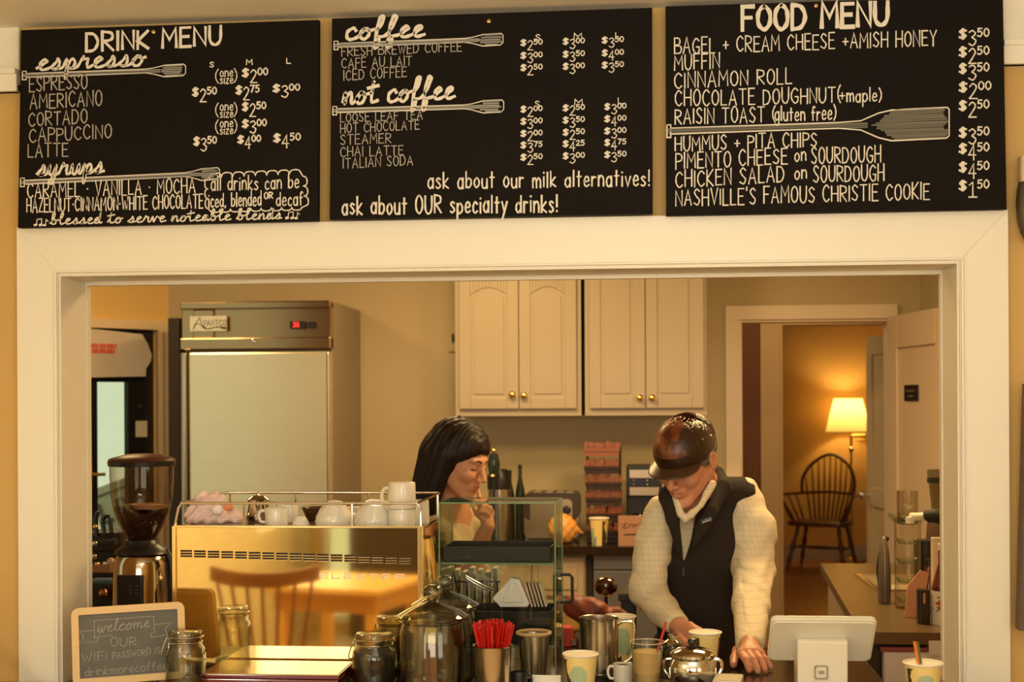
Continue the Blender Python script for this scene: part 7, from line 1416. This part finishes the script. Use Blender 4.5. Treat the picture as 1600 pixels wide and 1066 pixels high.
def ghair(Q):
    f = s_ell(Q, (0, .016, .020), (.0805, .098, .060)); f = np.maximum(f, Q[..., 2] - .038); f = np.maximum(f, -(Q[..., 2] + .028 + .25 * Q[..., 1])); f = np.maximum(f, -(Q[..., 1] + .030)); return f + .0015 * np.sin(Q[..., 1] * 300) * np.sin(Q[..., 2] * 90)
sdf_obj('hair', (-.10, -.06, -.08), (.10, .13, .06), .0032, ghair, mat('grey_hair', (.16, .13, .10), .7, noise=.5, nscale=90, stretch=(1, 1, .2)), man, M=mh)
# ring
rc = kn[2].lerp(pips[2], .55); MB().tube([rc + Vector((.0096 * math.cos(a), .004 * math.sin(a), .0096 * math.sin(a) - .001)) for a in [2 * math.pi * i / 20 for i in range(20)]], .0016, 6, closed=True).build('ring', M_brassk, man, smooth=True)
# trousers and shoes
tf = Field((P(1000, 900, 4.05).x - .02, 3.90, .04), (P(1190, 900, 4.05).x + .04, 4.30, .98), .008)
tf.ell((xm0, 4.09, .86), (.142, .105, .10), k=.03)
for s in (-1, 1): tf.chain([Vector((xm0 + s * .075, 4.09, .82)), Vector((xm0 + s * .09, 4.08, .48)), Vector((xm0 + s * .10, 4.11, .07))], [.088, .066, .052], .03)
tf.mesh('trousers', mat('dark_trousers', (.03, .025, .02), .9), man)
for s in (-1, 1): sdf_obj('shoe', (-.07, -.20, 0), (.07, .10, .12), .006, lambda Q: np.maximum(smin(s_cone(Q, (0, .03, .045), (0, -.12, .03), .042, .036), s_cone(Q, (0, .03, .05), (0, .03, .09), .04, .04), .02), .002 - Q[..., 2]), M_black, man, M=Matrix.Translation((xm0 + s * .10, 4.11, 0)))

# ---- woman
wh = head_matrix(P(716, 722, 4.56), math.radians(66), math.radians(17), math.radians(0), .99); LW = to_local(wh); hc = wh.translation
wom = thing('person', (PX(700, 4.66), 4.66, 0), 'smiling woman in profile with dark shoulder-length hair, finger at her mouth', 'person')
Nw = P(703, 800, 4.63); xw0, yw0 = Nw.x, Nw.y
SWr = Nw + Vector((-.03, -.15, -.055)); SWl = Nw + Vector((.05, .15, -.055))     # her right shoulder is the near one
EWr = P(735, 885, 4.45); WWr = P(762, 822, 4.42)
fw_ = Field((PX(640, 4.6), 4.36, 1.0), (PX(800, 4.6), 4.86, 1.54), .0032)
fw_.op(lambda Q: head_sdf(LW(Q)) * .99, [hc[i] - .16 for i in range(3)], [hc[i] + .16 for i in range(3)], .01)
fw_.cone(wh @ Vector((0, .03, -.05)), Nw, .043, .050, .03); fw_.cone(Nw, Nw + Vector((0, 0, -.15)), .06, .09, .04)
fw_.chain([SWr, EWr, WWr], [.040, .034, .022], .02); fw_.cone(Nw, SWr, .05, .04, .03); fw_.cone(Nw, SWl, .05, .04, .03)
kw = [P(752, 799, 4.42), P(757, 797, 4.42), P(763, 798, 4.425), P(768, 801, 4.43)]
for q in kw: fw_.cone(WWr, q, .017, .010, .008)
fw_.chain([kw[0], P(750, 788, 4.43), P(748.5, 778, 4.44), P(747.5, 769, 4.445)], [.0095, .0085, .0080, .0070], .003)
for q in kw[1:]: fw_.chain([q, q + Vector((-.004, -.014, .014)), q + Vector((-.010, -.022, -.004)), q + Vector((-.008, -.010, -.012))], [.0095, .0085, .0080, .0072], .003)
fw_.chain([P(756, 812, 4.41), P(746, 803, 4.405), P(741, 795, 4.41)], [.012, .0095, .008], .006)
def wom_m(c):
    q = LW(c.astype(np.float32)); lip = (np.abs(q[:, 0]) < .021) & (q[:, 1] < -.086) & (q[:, 2] < -.0525) & (q[:, 2] > -.0705); lash = ((np.abs(np.abs(q[:, 0]) - .031) < .014) & (np.abs(q[:, 2] - (.001 + .1 * 0)) < .0022) & (q[:, 1] < -.075)); return np.where(lash, 2, lip.astype(int))
fw_.mesh('body', [M_skin2, M_lip2, M_brow], wom, wom_m)
for s in (-1, 1): MB().tube([wh @ Vector((s * x_, y_, z_)) for x_, y_, z_ in ((.014, -.096, .027), (.028, -.094, .033), (.042, -.084, .029))], .0024, 6, smooth=5).build('eyebrow', M_brow, wom, smooth=True)
def whair(Q):
    W = Q; f = s_ell(Q, (0, .014, .052), (.090, .112, .098))
    for s in (-1, 1): f = smin(f, s_cone(Q, (s * .072, .010, .02), (s * .080, .020, -.16), .030, .030), .03)
    f = smin(f, s_cone(Q, (0, .075, .0), (0, .085, -.16), .065, .050), .04); f = smin(f, s_cone(Q, (-.04, .065, .0), (-.062, .070, -.17), .055, .040), .04); f = smin(f, s_cone(Q, (.04, .065, .0), (.05, .070, -.16), .055, .038), .04)
    face = Q[..., 1] + .030 + np.maximum(0, Q[..., 2] - .0) * 1.0 + .35 * np.maximum(0, Q[..., 0]) ; f = smax(f, -(Q[..., 1] + .034 + 1.05 * np.maximum(0, Q[..., 2] - .004)), .012)
    f = smin(f, s_cone(Q, (-.012, .03, .140), (-.004, .040, .158), .005, .0012), .008)
    return f + .0016 * np.sin(Q[..., 1] * 190 + Q[..., 0] * 160) * (1 + 0 * Q[..., 2]) + .0008 * np.sin(Q[..., 1] * 430 + Q[..., 2] * 20)
sdf_obj('hair', (-.13, -.13, -.22), (.13, .16, .18), .0036, whair, mat('black_brown_hair', (.012, .006, .004), .52, noise=.5, nscale=60, stretch=(1, 1, .15), spec=.3), wom, M=wh)
tw = Field((PX(620, 4.6), 4.34, .04), (PX(800, 4.6) + .02, 4.98, 1.38), .0065)
tw.cone(Nw + Vector((0, 0, -.06)), SWr, .055, .052, .03); tw.cone(Nw + Vector((0, 0, -.06)), SWl, .055, .052, .03); tw.ell(Nw + Vector((.0, 0, -.20)), (.098, .145, .17), k=.04); tw.ell(Nw + Vector((-.01, 0, -.36)), (.092, .128, .15), k=.04); tw.ell(Nw + Vector((-.02, 0, -.47)), (.11, .15, .12), k=.04)
tw.chain([SWr, SWr.lerp(EWr, .55)], [.052, .046], .02); tw.chain([SWl, SWl + Vector((.02, .04, -.18))], [.050, .045], .02)
Qs = np.stack(np.meshgrid(*tw.g, indexing='ij'), -1); tw.f = np.maximum(tw.f, .78 - Qs[..., 2]) + .002 * np.sin(Qs[..., 2] * 60 + Qs[..., 1] * 50); del Qs
tw.mesh('shirt', mat('cream_tee', (.46, .36, .24), .85, bump=.2, bscale=180), wom)
t2 = Field((PX(620, 4.6), 4.40, .03), (PX(800, 4.6) + .02, 4.98, .92), .008); t2.ell((xw0 - .02, yw0, .80), (.10, .14, .10), k=.03)
for s in (-1, 1): t2.chain([Vector((xw0 - .02, yw0 + s * .07, .78)), Vector((xw0 - .01, yw0 + s * .075, .45)), Vector((xw0 - .02, yw0 + s * .08, .06))], [.08, .058, .045], .03)
t2.mesh('trousers', mat('dark_jeans', (.02, .022, .035), .9), wom)
for s in (-1, 1): sdf_obj('shoe', (-.10, -.06, 0), (.18, .06, .12), .006, lambda Q: np.maximum(smin(s_cone(Q, (-.03, 0, .04), (.11, 0, .028), .038, .032), s_cone(Q, (-.02, 0, .05), (-.02, 0, .085), .036, .036), .02), .002 - Q[..., 2]), M_black, wom, M=Matrix.Translation((xw0 - .01, yw0 + s * .08, 0)))
